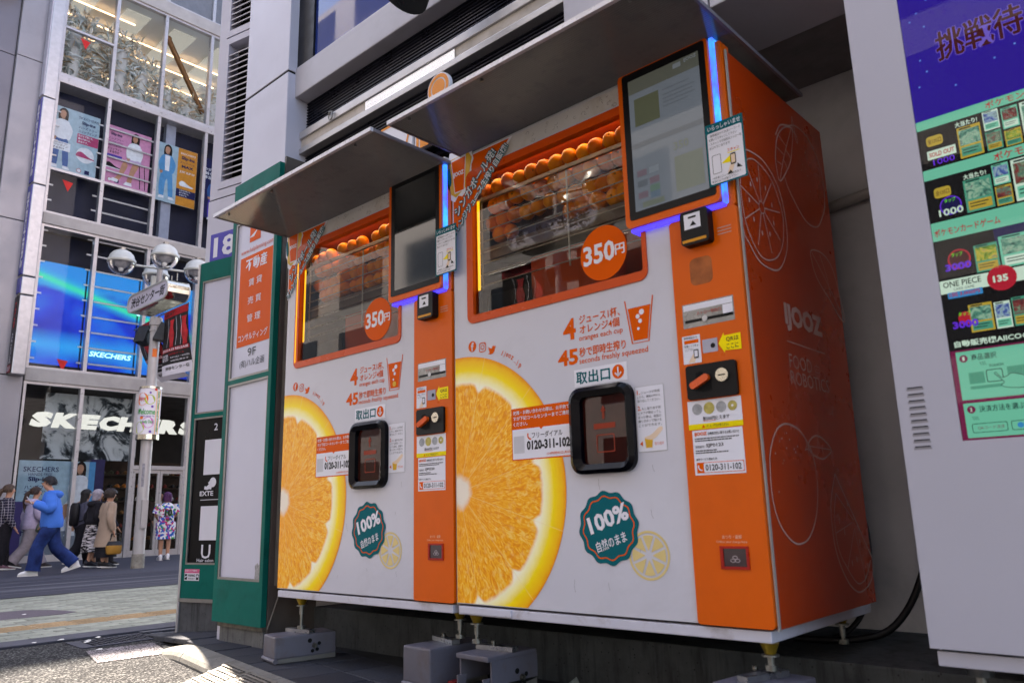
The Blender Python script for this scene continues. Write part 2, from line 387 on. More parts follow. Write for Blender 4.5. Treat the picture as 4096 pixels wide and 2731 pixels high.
# sidewalk slabs under the machines
def sz(x): return 0 if x > -1.05 else -.062*min(1, (-1.05-x)/.9)
ka = math.atan(-.172); ku = Vector((math.cos(ka), math.sin(ka))); kn = Vector((-ku.y, ku.x))
k0 = Vector((-1.25, .045))
side = MB()
P = [(-2.15, .30), (-1.55, .12), (-1.25, .045), (5.0, .045-.172*6.25), (5.0, .44), (-.62, .44), (-.62, 1.3), (-2.15, 1.6)]
side.add([(x, y, sz(x)-.012) for x, y in P], [tuple(range(len(P)))]); sidewalk = struct(side.build('sidewalk', JOINT))
sl = paver_mesh('paving_slab', .262, .262, .03, SLAB, .009)
for i in range(-6, 20):
    for j in range(0, 9):
        c = k0+ku*(.262*(i+.5))+kn*(.132+.262*j-.0)
        if c.x < -2.25 or c.x > 4.6: continue
        if c.y > .31 and c.x > -.62: continue
        if c.y > 1.2 or c.y < .30-(c.x+2.15)*.36: continue
        o = share(sl, 'paving_slab', (c.x, c.y, sz(c.x)+random.uniform(-.002, .0015)), sidewalk, ka)
        if c.x < -1.05: o.rotation_euler.y = -.066
# kerb stones
kb = struct(bpy.data.objects.new('kerb', None)); COL.objects.link(kb)
prof = [(-.125, -.12), (-.125, -.058), (-.119, -.038), (-.104, -.020), (-.080, -.007), (-.05, .0005), (-.004, .003), (-.004, -.12)]
for i in range(9):
    L0 = k0+ku*(.595*i+.004); L1 = k0+ku*(.595*(i+1)-.004); m = MB()
    rings = []
    for f_ in (0, .25, .5, .75, 1):
        L = L0.lerp(L1, f_); dz = -.068*(1-f_)**1.7 if i == 0 else 0
        rings.append([(L.x+kn.x*a, L.y+kn.y*a, z+dz) for a, z in prof])
    m.loft(rings, 0, True, True, False); o = m.build('kerb_stone', KERB); o.parent = kb
# drain grate, painted patch, ramp plates, litter
g = thing('drain_grate', 'rectangular steel drain grate set in the dark asphalt by the kerb', 'grate', (-1.92, -.02, -.07))
gm = pm('grate steel', '#3c3c44', .5, .6, .3, 20)
MB().frame(rr := [(-2.07, -.30), (-1.72, -.32), (-1.74, .30), (-2.10, .31)][::1], [(-2.045, -.22), (-1.765, -.24), (-1.785, .23), (-2.075, .24)], -.075, -.064).build('frame', GUT, g)
MB().add([(-2.05, -.23, -.0695), (-1.76, -.25, -.0695), (-1.78, .24, -.0695), (-2.08, .25, -.0695)], [(0, 1, 2, 3)]).build('pit', BLK, g)
for k in range(14):
    y = -.205+.433*k/13; MB().box(-2.06, -1.77, y-.005, y+.005, -.069, -.063).build('cross_bar', gm, g)
for k in range(5):
    x = -2.03+.055*k; MB().box(x-.004, x+.004, -.23, .235, -.0685, -.0645).build('long_bar', gm, g)
wp = MB().poly([(-1.60, -.34), (-1.09, -.46), (-1.06, -.06), (-1.57, .06)][::1], -.066).build('painted_mark', worn_paint())
struct(wp)
rp = thing('kerb_ramp', 'pale slotted steel ramp plates lying against the kerb', 'ramp', (.4, -.5, -.07))
rm = pm('ramp paint', '#716d67', .5, .5, .18, 14, bump=.2, dirt='#5a564f', damt=.5)
def ramp_pt(s, t):   # s along kerb (0..1.2), t down the slope 0..1
    p = Vector((-.01, -.245))+ku*s+Vector((.10, -.42))*t
    return Vector((p.x, p.y, .012-.07*t))
def ramp_panel(s0, s1, nm):
    m = MB(); q = [ramp_pt(s0, 0), ramp_pt(s1, 0), ramp_pt(s1, 1), ramp_pt(s0, 1)]
    m.add([*q, *[v-Vector((0, 0, .012)) for v in q]], [(3, 2, 1, 0), (4, 5, 6, 7), (0, 1, 5, 4), (1, 2, 6, 5), (2, 3, 7, 6), (3, 0, 4, 7)])
    pan = m.build('ramp_panel', rm, rp); sl_ = MB(); lug = MB()
    for a in range(7):
        for c in range(9):
            s = s0+.028+(s1-s0-.04)*(a+(.5 if c % 2 else 0))/7; t = .06+.9*c/9
            p = ramp_pt(s, t); d = .011
            pts = [(p.x+.021*math.cos(q_)*ku.x-d*math.sin(q_)*kn.x, p.y+.021*math.cos(q_)*ku.y-d*math.sin(q_)*kn.y, p.z+.0015) for q_ in [2*math.pi*i_/10 for i_ in range(10)]]
            sl_.add(pts, [tuple(range(9, -1, -1))])
            pts2 = [Vector(v)+Vector((kn.x*-.012, kn.y*-.012, .001)) for v in pts]; top = p+Vector((kn.x*-.016, kn.y*-.016, .0085))
            lug.add([*pts2, top], [((i_+1) % 10, i_, 10) for i_ in range(10)], 0, True)
    stuff(sl_.build('slots', BLK, pan)); stuff(lug.build('raised_lugs', rm, pan))
ramp_panel(0, .31, 'a'); ramp_panel(.318, .63, 'b'); ramp_panel(.638, .95, 'c')
paper = pm('litter paper', '#d8d5d0', .8)
for k, (x, y, r) in enumerate([(-2.2, -.45, .5), (-2.13, -.31, 1.2), (-2.06, -.1, .2), (-1.9, -.23, 2), (-1.96, -.2, .9), (-4.3, .1, .4), (-1.5, -.3, 1)]):
    c, s_ = math.cos(r), math.sin(r); w, h = .022, .011; zz = gz(x)+.012 if x < -2.16 else (-.05 if x < -2.1 else -.055)
    o = MB().add([(x+c*a-s_*e, y+s_*a+c*e, zz+z) for a, e, z in ((-w, -h, 0), (w, -h, .002), (w*.7, h, .005), (-w*.5, h*1.3, 0), (0, 0, .007))], [(0, 1, 4), (1, 2, 4), (2, 3, 4), (3, 0, 4)]).build('paper_scrap', paper)
    tag(o, 'small white paper scrap littered along the gutter and drain', 'litter', 'paper scraps by the gutter')
# raised platform behind the kerb pavement
struct(MB().box(-.62, 8, .44, 1.4, -.1, .19, 0, .008).build('raised_platform', CONC))

# ================================================================ the white building on the right
bld = thing('office_building', 'white panel-clad building with louvres, blue window and dark shutters above the machines', 'building', (0, .3, 0))
MB().box(-.88, -.33, .135, .9, 0, 3.555, 0, .006).build('column_panel', WPAN, bld)
MB().box(-.88, -.33, .135, .9, 3.57, 7, 0, .006).build('column_panel', WPAN, bld)
MB().box(-.875, -.335, .14, .85, 3.55, 3.575).build('column_joint', BLK, bld)
AX, AY, AT = -1.85, .37, R(13); AM = Matrix(((math.cos(AT), 0, math.sin(AT), AX), (math.sin(AT), 0, -math.cos(AT), AY), (0, 1, 0, 0), (0, 0, 0, 1)))
def ang(): return MB(AM)
ang().prism([(.012, 0), (1.2, 0), (1.2, 3.162), (.012, 3.162)], -1.2, 0).build('wall_panel', WPAN, bld)
m = ang()
m.prism([(.022, 3.172), (.108, 3.172), (.108, 7), (.022, 7)], -1.2, 0); m.prism([(.5, 3.172), (1.2, 3.172), (1.2, 7), (.5, 7)], -1.2, 0)
m.prism([(.1085, 3.172), (.4995, 3.172), (.4995, 3.238), (.1085, 3.238)], -1.2, 0); m.prism([(.11, 3.24), (.49, 3.24), (.49, 7), (.11, 7)], -1.2, -.14)
m.build('wall_panel', WPAN, bld)
ang().box(.02, 1.15, 3.155, 3.178, -1, -.006).build('panel_joint', BLK, bld)
slm = pm('louvre slat', '#bdbbc4', .4, .2, .12, 8, dirt='#6d6a70', damt=.4)
for zb, zt in ((3.245, 4.572), (4.585, 5.9)):
    lf = ang().frame([(.108, zb), (.50, zb), (.50, zt), (.108, zt)], [(.143, zb+.055), (.47, zb+.055), (.47, zt-.055), (.143, zt-.055)], -.1, .004).build('louvre_frame', WPAN, bld)
    ang().rect(.143, .47, zb+.05, zt-.05, -.099).build('louvre_back', BLK, lf)
    n = int((zt-zb-.12)/.0505)
    for k in range(n):
        z = zb+.075+.0505*k
        ang().add([(.143, z-.022, -.002), (.47, z-.022, -.002), (.47, z+.016, -.05), (.143, z+.016, -.05), (.143, z-.013, -.001), (.47, z-.013, -.001), (.47, z+.024, -.05), (.143, z+.024, -.05)],
                  [(0, 1, 2, 3)[::-1], (4, 5, 6, 7), (0, 1, 5, 4), (1, 2, 6, 5), (2, 3, 7, 6), (3, 0, 4, 7)]).build('louvre_slat', slm, lf)
# sill, window, shutters, rails
MB().box(-.372, 2.59, .19, .6, 3.385, 3.60, 0, .008).build('window_sill', WPAN2, bld)
MB().box(2.605, 8, .19, .6, 2.57, 3.60, 0, .006).build('fascia_panel', WPAN2, bld)
MB().box(1.9, 2.597, .192, .6, 2.57, 3.38, 0, .006).build('fascia_panel', WPAN2, bld)
win = MB().box(-.33, -.15, .2, .5, 3.605, 6).build('window_frame', DARKM, bld)
wg = pm('window glass', '#22357c', .03, 0, .02, 1, spec=.8, rvar=.02)
MB(at(FRONT, 0, .216)).rect(-.15, 2.3, 3.605, 6).build('window_pane', wg, win)
MB().box(2.3, 2.4, .2, .5, 3.605, 6).build('window_mullion', DARKM, win)
MB(at(FRONT, 0, .216)).rect(2.4, 6, 3.605, 6).build('window_pane', wg, win)
shm = pm('shutter', '#2a2a36', .3, .65, .15, 3)
for z0, z1 in ((3.158, 3.385), (2.57, 3.0)):
    n = round((z1-z0)/.0205)
    sh = MB().box(-.33, 1.9, .31, .36, z0, z1).build('shutter_curtain', DARKM, bld)
    for k in range(n):
        z = z0+(z1-z0)*k/n
        pr = [(.30, z+.002), (.283, z+.006), (.283, z+.013), (.30, z+.018)]
        MB().loft([[(x, a, c) for a, c in pr] for x in (-.33, 1.9)], 0, True, True, False).build('shutter_slat', shm, sh)
MB().box(-.356, 1.898, .235, .34, 3.105, 3.156, 0, .004).build('shutter_rail', ALU, bld)
MB().box(-.357, 1.898, .235, .34, 3.0, 3.038, 0, .004).build('shutter_rail', ALU, bld)
mir = pm('polished strip', '#dcdfe6', .2, .9, .02, 1, rvar=.02)
MB(at(FRONT, 0, .244)).rect(.36, 1.13, 3.038, 3.105).build('light_strip', mir, bld)
MB(at(FRONT, 0, .25)).rect(-.34, 1.89, 3.038, 3.105).build('rail_backing', pm('beige backing', '#b7aea6', .6, var=.25, dirt='#7c746d'), bld)
hk = MB(); hk.tube([(.03+.02*math.cos(a), .225, 3.13+.026*math.sin(a)) for a in [2*math.pi*i/12 for i in range(13)]], .004, 6); hk.tube([(.0, .235, 3.15), (.02, .222, 3.16), (.055, .222, 3.15), (.05, .222, 3.11)], .005, 6)
hk.build('ring_hook', GALV, bld)
MB().box(-.3299, -.312, .137, .46, .0, 2.95).build('column_cheek', pm('cheek', '#5d5652', .5, .2, .2, 5), bld)
# recess behind the machines
MB().box(-.33, 8, .51, 1.3, 2.67, 2.75).build('soffit', pm('soffit', '#8a8381', .8, var=.12, dirt='#4d4746'), bld)
MB().box(-.33, 8, .26, .51, 2.61, 2.8).build('soffit_gap', BLK, bld)
MB().box(-.33, 8, .492, .52, 2.655, 2.69).build('soffit_trim', pm('soffit trim', '#8d8784', .5), bld)
MB().box(-.33, 8, 1.2, 1.5, .185, 2.7).build('back_wall', WALLG, bld)
MB().box(-.33, -.31, .45, 1.2, .19, 2.67).build('jamb', WALLG, bld)
MB().box(-.26, -.235, .2, .235, .30, 2.0).build('jamb_trim', FRMD, bld)
tr = MB(); tr.box(-.30, -.268, .16, .185, .33, 2.35); tr.build('jamb_trim', FRMD, bld)
MB().cyl((-.255, .19, .34), (-.30, .13, .10), .006, n=6).build('loose_trim', FRMD, bld)
cp = MB(); cp.tube([(2.60, 1.17, 2.02), (2.9, 1.165, 2.05), (3.2, 1.165, 2.075)], .024, 10); cp.cyl((2.865, 1.166, 2.046), (2.93, 1.165, 2.052), .031, n=12)
cp.build('conduit_pipe', pm('conduit', '#a39a94', .6, var=.2, dirt='#6b6460'), bld)
em_ = MB(); em_.box(2.965, 3.1, 1.08, 1.2, 2.33, 2.5, 0, .015); em_.box(2.985, 3.08, 1.05, 1.085, 2.36, 2.47, 0, .01); em_.cyl((3.03, 1.13, 2.08), (3.03, 1.13, 2.34), .013, n=8)
em_.build('wall_light', pm('old fixture', '#5c5550', .5, var=.2), bld)
# upper storeys (out of frame, they shade and show in reflections)
up = MB().box(-1.6, 8.2, .62, 9, 7.0, 20).build('upper_wall', WPAN, bld)
MB().box(-1.0, 8.2, .95, 9, 2.8, 7.0).build('upper_wall', WPAN2, bld)
for k in range(4):
    for j in range(3):
        MB(at(FRONT, 0, .61)).rect(-.8+3*j, 1.8+3*j, 8.0+3*k, 9.7+3*k).build('window_pane', wg, up)
wgn = pm('dark office glass', '#2b2e32', .05, 0, .05, 1, rvar=.02)
nbd = thing('added_neighbour_block', 'unseen dark office block along the street, added to darken the shop glass reflections', 'building', (3, 20, 0))  # placed out of view so the shop glass mirrors something dark
MB().box(-1.7, 9, 9.3, 55, -.1, 26).build('wall', pm('dark cladding', '#1d1b1b', .7, var=.15), nbd)
for k in range(7):
    for j in range(9):
        MB(at(EAST @ Matrix.Rotation(math.pi, 4, 'Y'), -1.71)).rect(-(12+4.8*j), -(9.8+4.8*j+.6), 1+3.4*k, 3.2+3.4*k).build('window_pane', wgn, nbd)
# black spotlight hood over the fascia
sp = thing('spotlight', 'black conical spotlight hood jutting out above the shutter rail', 'lamp', (1.2, .1, 3.34))
spm = pm('spot black', '#121216', .35, .2, .15)
sc_ = Vector((1.19, .02, 3.52)); dd = Vector((-.28, -.45, -.85)).normalized()
MB().cyl(sc_, sc_+dd*.28, .075, .155, 28).build('hood', spm, sp)
MB().cyl(sc_-dd*.14, sc_, .06, .075, 20).build('lamp_body', spm, sp)
MB().tube([sc_-dd*.06, sc_+Vector((.02, .1, .05)), (1.23, .22, 3.58)], .012, 8).build('arm', spm, sp)
# power cables behind the card machine
cab = MB(); cab.tube(spline([(2.96, .95, 1.0), (2.945, .94, .72), (2.89, .91, .44), (2.79, .86, .26), (2.66, .8, .208), (2.45, .74, .204)], 6), .013, 8)
tag(cab.build('power_cable', pm('cable', '#0d0c10', .5)), 'black power cable drooping down the grey wall beside the white machine', 'cable')
cab = MB(); cab.tube(spline([(2.68, .93, .72), (2.705, .93, .58), (2.70, .90, .40), (2.66, .86, .27), (2.58, .8, .206), (2.45, .76, .204)], 6), .011, 8)
tag(cab.build('power_cable', pm('cable', '#0d0c10', .5)), 'black power cable running down close behind the orange side panel', 'cable')
# ================================================================ green sign boards by the building corner
GREEN = pm('green enamel', '#006056', .45, 0, .12, 4, spec=.05, dirt='#043430', dscale=5, damt=.5, bump=.05, bscale=12)
PANW = pm('sign acrylic', '#bfbccb', .4, 0, .03, 2, spec=.3)
INKO = pm('orange print', '#d45200', .5, 0, .04, 3, spec=.08); INKW = pm('white print', '#d8d5de', .5, 0, .03, spec=.2); INKG = pm('grey print', '#2a2a32', .5, spec=.2)
FRM = pm('sign frame', '#86837f', .45, .5, .15, 12)
s1 = thing('sign_board', 'green-framed signboard with orange and white property panels, standing left of the machines', 'sign', (-.6, .12, 0))
S1 = at(FRONT, 0, .10)
MB(S1).frame([(-.885, .11), (-.322, .11), (-.322, 2.905), (-.885, 2.905)], [(-.845, .352), (-.357, .352), (-.357, 2.62), (-.845, 2.62)], -.033, 0).build('frame', GREEN, s1)
MB(S1).rect(-.85, -.35, 1.535, 1.563, -.001).build('frame_bar', GREEN, s1)
MB(S1).rect(-.86, -.34, .34, 2.63, -.03).build('backing', DARKM, s1)
for z0, z1 in ((1.563, 2.62), (.352, 1.535)):
    MB(S1).frame([(-.846, z0), (-.356, z0), (-.356, z1), (-.846, z1)], [(-.824, z0+.014), (-.366, z0+.014), (-.366, z1-.014), (-.824, z1-.014)], -.02, -.002).build('panel_trim', FRM, s1)
up_ = MB(S1).rect(-.826, -.364, 1.575, 2.61, -.012).build('printed_panel', PANW, s1)
lo_ = MB(S1).rect(-.826, -.364, .362, 1.525, -.012).build('blank_panel', PANW, s1)
p = MB(S1); h = -.0105
p.poly([(-.777, 1.768), (-.374, 1.768), (-.374, 2.365), (-.777, 2.365)], h, 0)
p.poly([(-.674, 2.455), (-.54, 2.455), (-.54, 2.535), (-.6, 2.575), (-.674, 2.575)], h, 0)
p.poly([(-.69, 2.487), (-.62, 2.487), (-.575, 2.53), (-.555, 2.575), (-.563, 2.575), (-.60, 2.52), (-.69, 2.482)], h+.0008, 1)
h += .0012
p.text('www.halplanning.com', -.775, -.374, 2.378, 2.42, h, 0, 0, fit=True)
p.text('不動産', -.705, -.447, 2.262, 2.345, h, 1, .02)
for s_, z in (('賃 貸', 2.178), ('売 買', 2.058), ('管 理', 1.942)): p.text(s_, -.66, -.497, z-.024, z+.026, h, 1, .004)
p.text('コンサルティング', -.757, -.405, 1.80, 1.848, h, 1, .01)
p.text('9F', -.632, -.532, 1.694, 1.746, h, 2, .0); p.text('(有)ハル企画', -.722, -.431, 1.622, 1.678, h, 2, .0)
p.build('lettering', [INKO, INKW, INKG], up_)
MB(S1).poly([(-.43, .368), (-.378, .364), (-.376, .46), (-.385, .44), (-.40, .455), (-.43, .44), (-.425, .40)], -.0108).build('peeled_sticker', pm('peel', '#9a9797', .7, var=.4, scale=60), lo_)
MB().box(-.82, -.33, .122, .40, -.05, .085).build('concrete_base', concrete_mat('base concrete', (.15, .145, .14)), s1)
MB().box(-.835, -.325, .112, .40, .085, .108).build('base_plate', pm('rusty plate', '#5c564c', .7, .3, .4, 25, dirt='#2d2520', damt=.8), s1)
s2 = thing('sign_board', 'green-framed signboard with a black hair salon panel below a white one', 'sign', (-1.7, .4, 0))
A2 = AM @ Matrix.Translation((0, 0, .045))
MB(A2).frame([(.028, .172), (.62, .172), (.62, 2.634), (.028, 2.634)], [(.058, .40), (.59, .40), (.59, 2.487), (.058, 2.487)], -.04, 0).build('frame', GREEN, s2)
MB(A2).rect(.05, .6, 1.436, 1.466, -.001).build('frame_bar', GREEN, s2)
for z0, z1 in ((1.466, 2.487), (.40, 1.436)):
    MB(A2).frame([(.056, z0), (.592, z0), (.592, z1), (.056, z1)], [(.070, z0+.012), (.578, z0+.012), (.578, z1-.012), (.070, z1-.012)], -.02, -.002).build('panel_trim', FRM, s2)
MB(A2).rect(.066, .585, 1.474, 2.48, -.012).build('blank_panel', PANW, s2)
bp = MB(A2).rect(.066, .585, .408, 1.43, -.012).build('printed_panel', pm('black acrylic', '#05050a', .35, 0, .05, 3, spec=.1), s2)
p = MB(A2); h = -.011
p.text('2', .268, .305, 1.335, 1.385, h, 0, .01); p.rect(.18, .40, 1.02, 1.27, h); p.rect(.165, .45, .842, .846, h)
p.ribbon(spline([(.20, .93), (.235, .925), (.26, .945), (.245, .97)], 5), .022, h); p.disc(.285, .965, .034, h); p.poly([(.205, .925), (.27, .915), (.285, .95), (.25, .955)], h+.0004)
p.text('EXTE', .155, .295, .872, .905, h, 0, .025)
p.rect(.175, .395, .565, .80, h); p.text('U', .205, .30, .44, .535, h, 0, .01); p.text('Hair salon', .165, .335, .40+.018, .44, h, 0, .005)
p.build('lettering', INKW, bp)
st = MB(A2); st.rect(.062, .215, .342, .37, .001, 1); st.rect(.062, .215, .292, .342, .001, 0)
st.text('防犯カメラ作動中', .068, .19, .353, .366, .0018, 0, .01); st.text('WARNING!', .10, .175, .318, .336, .0018, 2, .03); st.rect(.066, .092, .298, .336, .0016, 2); st.rect(.184, .21, .298, .336, .0016, 2)
st.text('警備実施中', .102, .17, .299, .312, .0018, 2, .0); st.poly([(.068, .31), (.088, .318), (.09, .326), (.07, .32)], .0022, 0)
st.disc(.197, .322, .009, .0022, 0, 14); st.build('warning_sticker', [INKW, pm('pink print', '#cf5f86', .5), pm('ink black', '#101014', .5)], s2)
MB(A2).box(.02, .62, .148, .172, -.04, .006).build('base_plate', FRM, s2)
MB(AM).box(.012, .62, -.1, .15, -.3, .04).build('concrete_base', concrete_mat('base concrete b', (.10, .10, .105)), s2)
MB(A2).box(.004, .026, -.06, 2.63, -.045, .004).build('edge_trim', ALU, s2)
nb = thing('number_plate', 'blue street number plate reading 18 above the green board', 'sign', (-1.7, .4, 2.6))
pl = MB(AM @ Matrix.Translation((0, 0, .0))).box(.072, .42, 2.652, 2.873, .001, .009, 0, .003).build('plate', pm('blue plate', '#26209a', .35, 0, .05, 4, coat=.2), nb)
MB(AM @ Matrix.Translation((0, 0, .0095))).text('18', .112, .352, 2.676, 2.84, .0, 0, .03).build('lettering', INKW, pl)

# ================================================================ the glass-fronted store across the street
FX = -17.5
SB = thing('store_building', 'tall glass-fronted shoe store building with grey columns across the street', 'building', (FX, 5.5, -.16))
MUL = pm('mullion', '#b9b6b8', .35, .4, .08, 6); BAND = pm('stone band', '#a8a39f', .6, 0, .12, 3, bump=.1)
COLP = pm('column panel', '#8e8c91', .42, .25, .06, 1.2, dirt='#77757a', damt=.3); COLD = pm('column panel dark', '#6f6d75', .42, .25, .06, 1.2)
NAVY = pm('navy backing', '#0c1230', .5, 0, .1, 2); INT = pm('store interior', '#241f1e', .7, 0, .3, 1.5)
INTW = pm('white interior', '#d5d8d6', .6, 0, .05, 1.5)
SG = glass('store glass', (.86, .9, .92), 1.5, 0, .34)
ys = [3.45, 4.79, 6.16, 7.58, 8.97, 10.36, 11.75, 13.1]
for i, y in enumerate(ys):
    w = .07 if i == 0 else .045
    MB().box(FX-.12, FX+.05, y-w, y+w, -.16, 24.65).build('mullion', MUL, SB)
for z0, z1, d, mt in ((4.14, 4.47, .10, BAND), (8.2, 8.5, .10, BAND), (12.2, 12.42, .06, MUL), (15.55, 15.95, .10, BAND), (19.2, 19.6, .1, BAND)):
    MB().box(FX-.5, FX+d, 3.45, 13.1, z0, z1, 0, .02).build('floor_band', mt, SB)
for z in (4.49, 8.52, 9.73, 12.44, 15.97, 2.13, 4.11, 8.17, 15.52):
    if z == 9.73: MB().box(FX-.06, FX+.055, 3.45, 6.16, z-.035, z+.035).build('transom', MUL, SB)
    elif z == 2.13: MB().box(FX-.06, FX+.058, 6.16, 13.1, z-.05, z+.05).build('transom', MUL, SB)
    else: MB().box(FX-.06, FX+.054, 3.45, 13.1, z-.035, z+.035).build('transom', MUL, SB)
MB().box(FX-.06, FX+.055, 3.45, 4.79, 13.82, 13.88).build('transom', MUL, SB)
MB().box(FX-.3, FX+.02, 3.45, 6.1, -.2, .0).box(FX-.3, FX+.02, 6.22, 13.1, -.2, -.1).build('threshold', MUL, SB)
lv = [(-.1, 4.1), (4.52, 8.15), (8.55, 12.2), (12.47, 15.5), (16.0, 19.2), (19.6, 24.65)]
for a, b_ in zip(ys, ys[1:]):
    for z0, z1 in lv:
        if z0 < 0 and a > 6.1 and a < 7: z0 = 2.18
        MB(at(EAST, FX)).rect(a+.03, b_-.03, z0, z1).build('window_pane', SG, SB)
# interior boxes
inn = MB()
for z0, z1, xb in ((4.45, 8.2, -18.2), (8.5, 12.2, -18.0)):
    inn.add([(xb, 3.4, z0), (xb, 13, z0), (xb, 13, z1), (xb, 3.4, z1)], [(0, 1, 2, 3)])
inn.build('window_backing', NAVY, SB)
room = MB()
room.add([(-22.5, 3.4, 12.4), (-22.5, 13, 12.4), (-22.5, 13, 15.6), (-22.5, 3.4, 15.6)], [(0, 1, 2, 3)], 0)
room.add([(-22.5, 3.4, 15.5), (-22.5, 13, 15.5), (FX-.1, 13, 15.5), (FX-.1, 3.4, 15.5)], [(0, 1, 2, 3)], 0)
room.add([(-22.5, 3.4, 12.41), (FX-.1, 3.4, 12.41), (FX-.1, 13, 12.41), (-22.5, 13, 12.41)], [(0, 1, 2, 3)], 0)
room.add([(-22.5, 3.42, 12.4), (FX-.1, 3.42, 12.4), (FX-.1, 3.42, 15.6), (-22.5, 3.42, 15.6)], [(0, 1, 2, 3)], 0)
room.build('upper_room', INTW, SB)
CE = em('added ceiling glow', '#f3f5ee', .16)
for yc_ in (4.1, 5.5, 6.9, 8.3): MB().box(-21.5, -17.9, yc_-.35, yc_+.35, 15.44, 15.47).build('added_ceiling_glow', CE, SB)  # glowing panels added to brighten the upper room
gr = MB()
gr.add([(-23, 3.4, -.1), (-23, 13, -.1), (-23, 13, 4.2), (-23, 3.4, 4.2)], [(0, 1, 2, 3)]); gr.add([(-23, 3.4, 4.1), (-23, 13, 4.1), (FX-.1, 13, 4.1), (FX-.1, 3.4, 4.1)], [(0, 1, 2, 3)])
gr.add([(-23, 3.4, -.11), (FX-.1, 3.4, -.11), (FX-.1, 13, -.11), (-23, 13, -.11)], [(0, 1, 2, 3)])
gr.build('ground_floor_room', INT, SB)
MB().box(-24, FX-.1, 3.3, 13.1, 16, 24.65).build('upper_storeys', pm('upper blinds', '#8b8a90', .7), SB)
MB().box(-24, -22.6, 3.3, 13.1, -.2, 16).build('rear_wall', INT, SB)
# grey corner column with joints, darker return panel
for z0, z1 in ((-.16, 4.2), (4.22, 8.05), (8.07, 12.42), (12.44, 18), (18.02, 24.65)):
    MB().box(FX-3, FX+.25, 2.43, 3.38, z0, z1, 0, .012).build('column_panel', COLP, SB)
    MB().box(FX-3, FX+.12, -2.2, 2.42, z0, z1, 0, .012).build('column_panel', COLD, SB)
MB().box(FX-.5, FX+.05, 3.38, 3.46, -.16, 24.65).build('jamb', MUL, SB)
# bracing bars behind the second bay, stubs in the first
for k in range(17):
    z = 4.75+.417*k
    if 8.1 < z < 8.6: continue
    MB().box(-17.62, -17.60, 4.9, 6.1, z-.022, z+.022).build('brace_bar', MUL, SB)
    MB().box(-17.62, -17.60, 4.62, 4.74, z-.02, z+.02).build('brace_stub', MUL, SB)
    MB().box(-17.62, -17.60, 3.5, 3.66, z-.02, z+.02).build('brace_stub', MUL, SB)
MB().box(-17.95, -17.75, 6.5, 6.78, 4.5, 12.2).build('inner_column', pm('inner column', '#9aa0b2', .4), SB)
# warm ceiling line lights, brass beam
LL = em('warm line light', '#ffd0a0', 2.4)
for x, y0, y1, z in ((-18.4, 3.6, 5.6, 15.38), (-19.2, 3.6, 9, 15.38), (-20.1, 3.6, 9, 15.38), (-21.1, 5, 9, 15.38), (-22, 4, 9, 15.38)):
    MB().box(x-.02, x+.02, y0, y1, z-.03, z).build('line_light', LL, SB)
br = MB(); br.cyl((-18.0, 6.45, 15.1), (-18.2, 7.75, 13.2), .085, n=12); br.ball((-18.0, 6.45, 15.12), .1, 12, 8)
br.build('brass_beam', pm('brass', '#7d5632', .4, .3, .15, 8), SB)
for k, (y, z) in enumerate(((4.05, 13.55), (3.98, 9.36), (4.28, 4.62))):
    MB(at(EAST, FX+.012)).poly([(y, z-.15), (y+.11, z+.12), (y-.15, z+.15)]).build('rescue_mark', pm('red mark', '#c5201c', .5), SB)
# dried plants on the upper floor
def plant(y, x, z, r, hgt, mats, n, label):
    t = thing('dried_plant', label, 'plant', (x, y, z), 'dried plant displays upstairs')
    m = MB(); rnd = random.Random(int(y*100+z*31))
    for i in range(int(n*1.5)):
        a = rnd.uniform(0, 6.283); e = rnd.uniform(-.3, 1.3); L = r*rnd.uniform(.4, .95)
        base = Vector((x+rnd.uniform(-.2, .2), y+rnd.uniform(-r*.8, r*.8), z+rnd.uniform(.05, hgt*.8)))
        d = Vector((math.cos(a)*math.cos(e)*.5, math.sin(a)*math.cos(e), math.sin(e))).normalized()
        s_ = d.cross(Vector((rnd.uniform(-1, 1), rnd.uniform(-1, 1), rnd.uniform(-1, 1)))).normalized()*L*rnd.uniform(.03, .10)
        tip = base+d*L-Vector((0, 0, L*.25)); mid = base+d*L*.55
        m.add([base, mid+s_, tip, mid-s_], [(0, 1, 2, 3)], rnd.randrange(len(mats)))
    m.build('foliage', mats, t); k = MB(); k.cyl((x, y, z), (x, y, z+hgt*.6), r*.28, r*.34, 14)
    k.build('planter', pm('planter', '#c9c7c2', .6), t)
pb = [pm('pampas', '#ddd6c8', .8), pm('white leaf', '#d5dad6', .8), pm('silver leaf', '#b5c0bb', .7), pm('rust bloom', '#c2ab8c', .8)]
for i, (y, x, r, hh, n) in enumerate([(3.95, -18.1, .6, 2.9, 420), (4.55, -18.4, .5, 2.0, 260), (5.2, -18.2, .6, 2.9, 420), (5.85, -18.3, .55, 2.3, 320), (6.6, -18.2, .45, 1.7, 240), (7.25, -18.3, .5, 1.3, 240), (8.1, -18.3, .5, 2.0, 200)]):
    plant(y, x, 12.42, r, hh, pb, n, ['pale dried plant display behind the leftmost upper window', 'low dried plant beside the first upper mullion', 'tall white dried plant in the middle upper window', 'dried leaf display right of the tall white plant', 'brown and white dried plant under the brass beam', 'small dried plant right of the brass beam', 'dried plant behind the far right upper window'][i])
for k, (y, z) in enumerate(((4.3, 14.0), (5.5, 13.2), (5.4, 14.6))):
    MB(at(EAST, -19.4)).frame([(y-.45, z-.5), (y+.45, z-.5), (y+.45, z+.5), (y-.45, z+.5)], [(y-.38, z-.43), (y+.38, z-.43), (y+.38, z+.43), (y-.38, z+.43)], 0, .04).build('display_rack', INTW, SB)
    MB(at(EAST, -19.42)).rect(y-.45, y+.45, z-.5, z+.5).build('display_back', pm('display back', '#8f8a86', .7, var=.3, scale=3), SB)
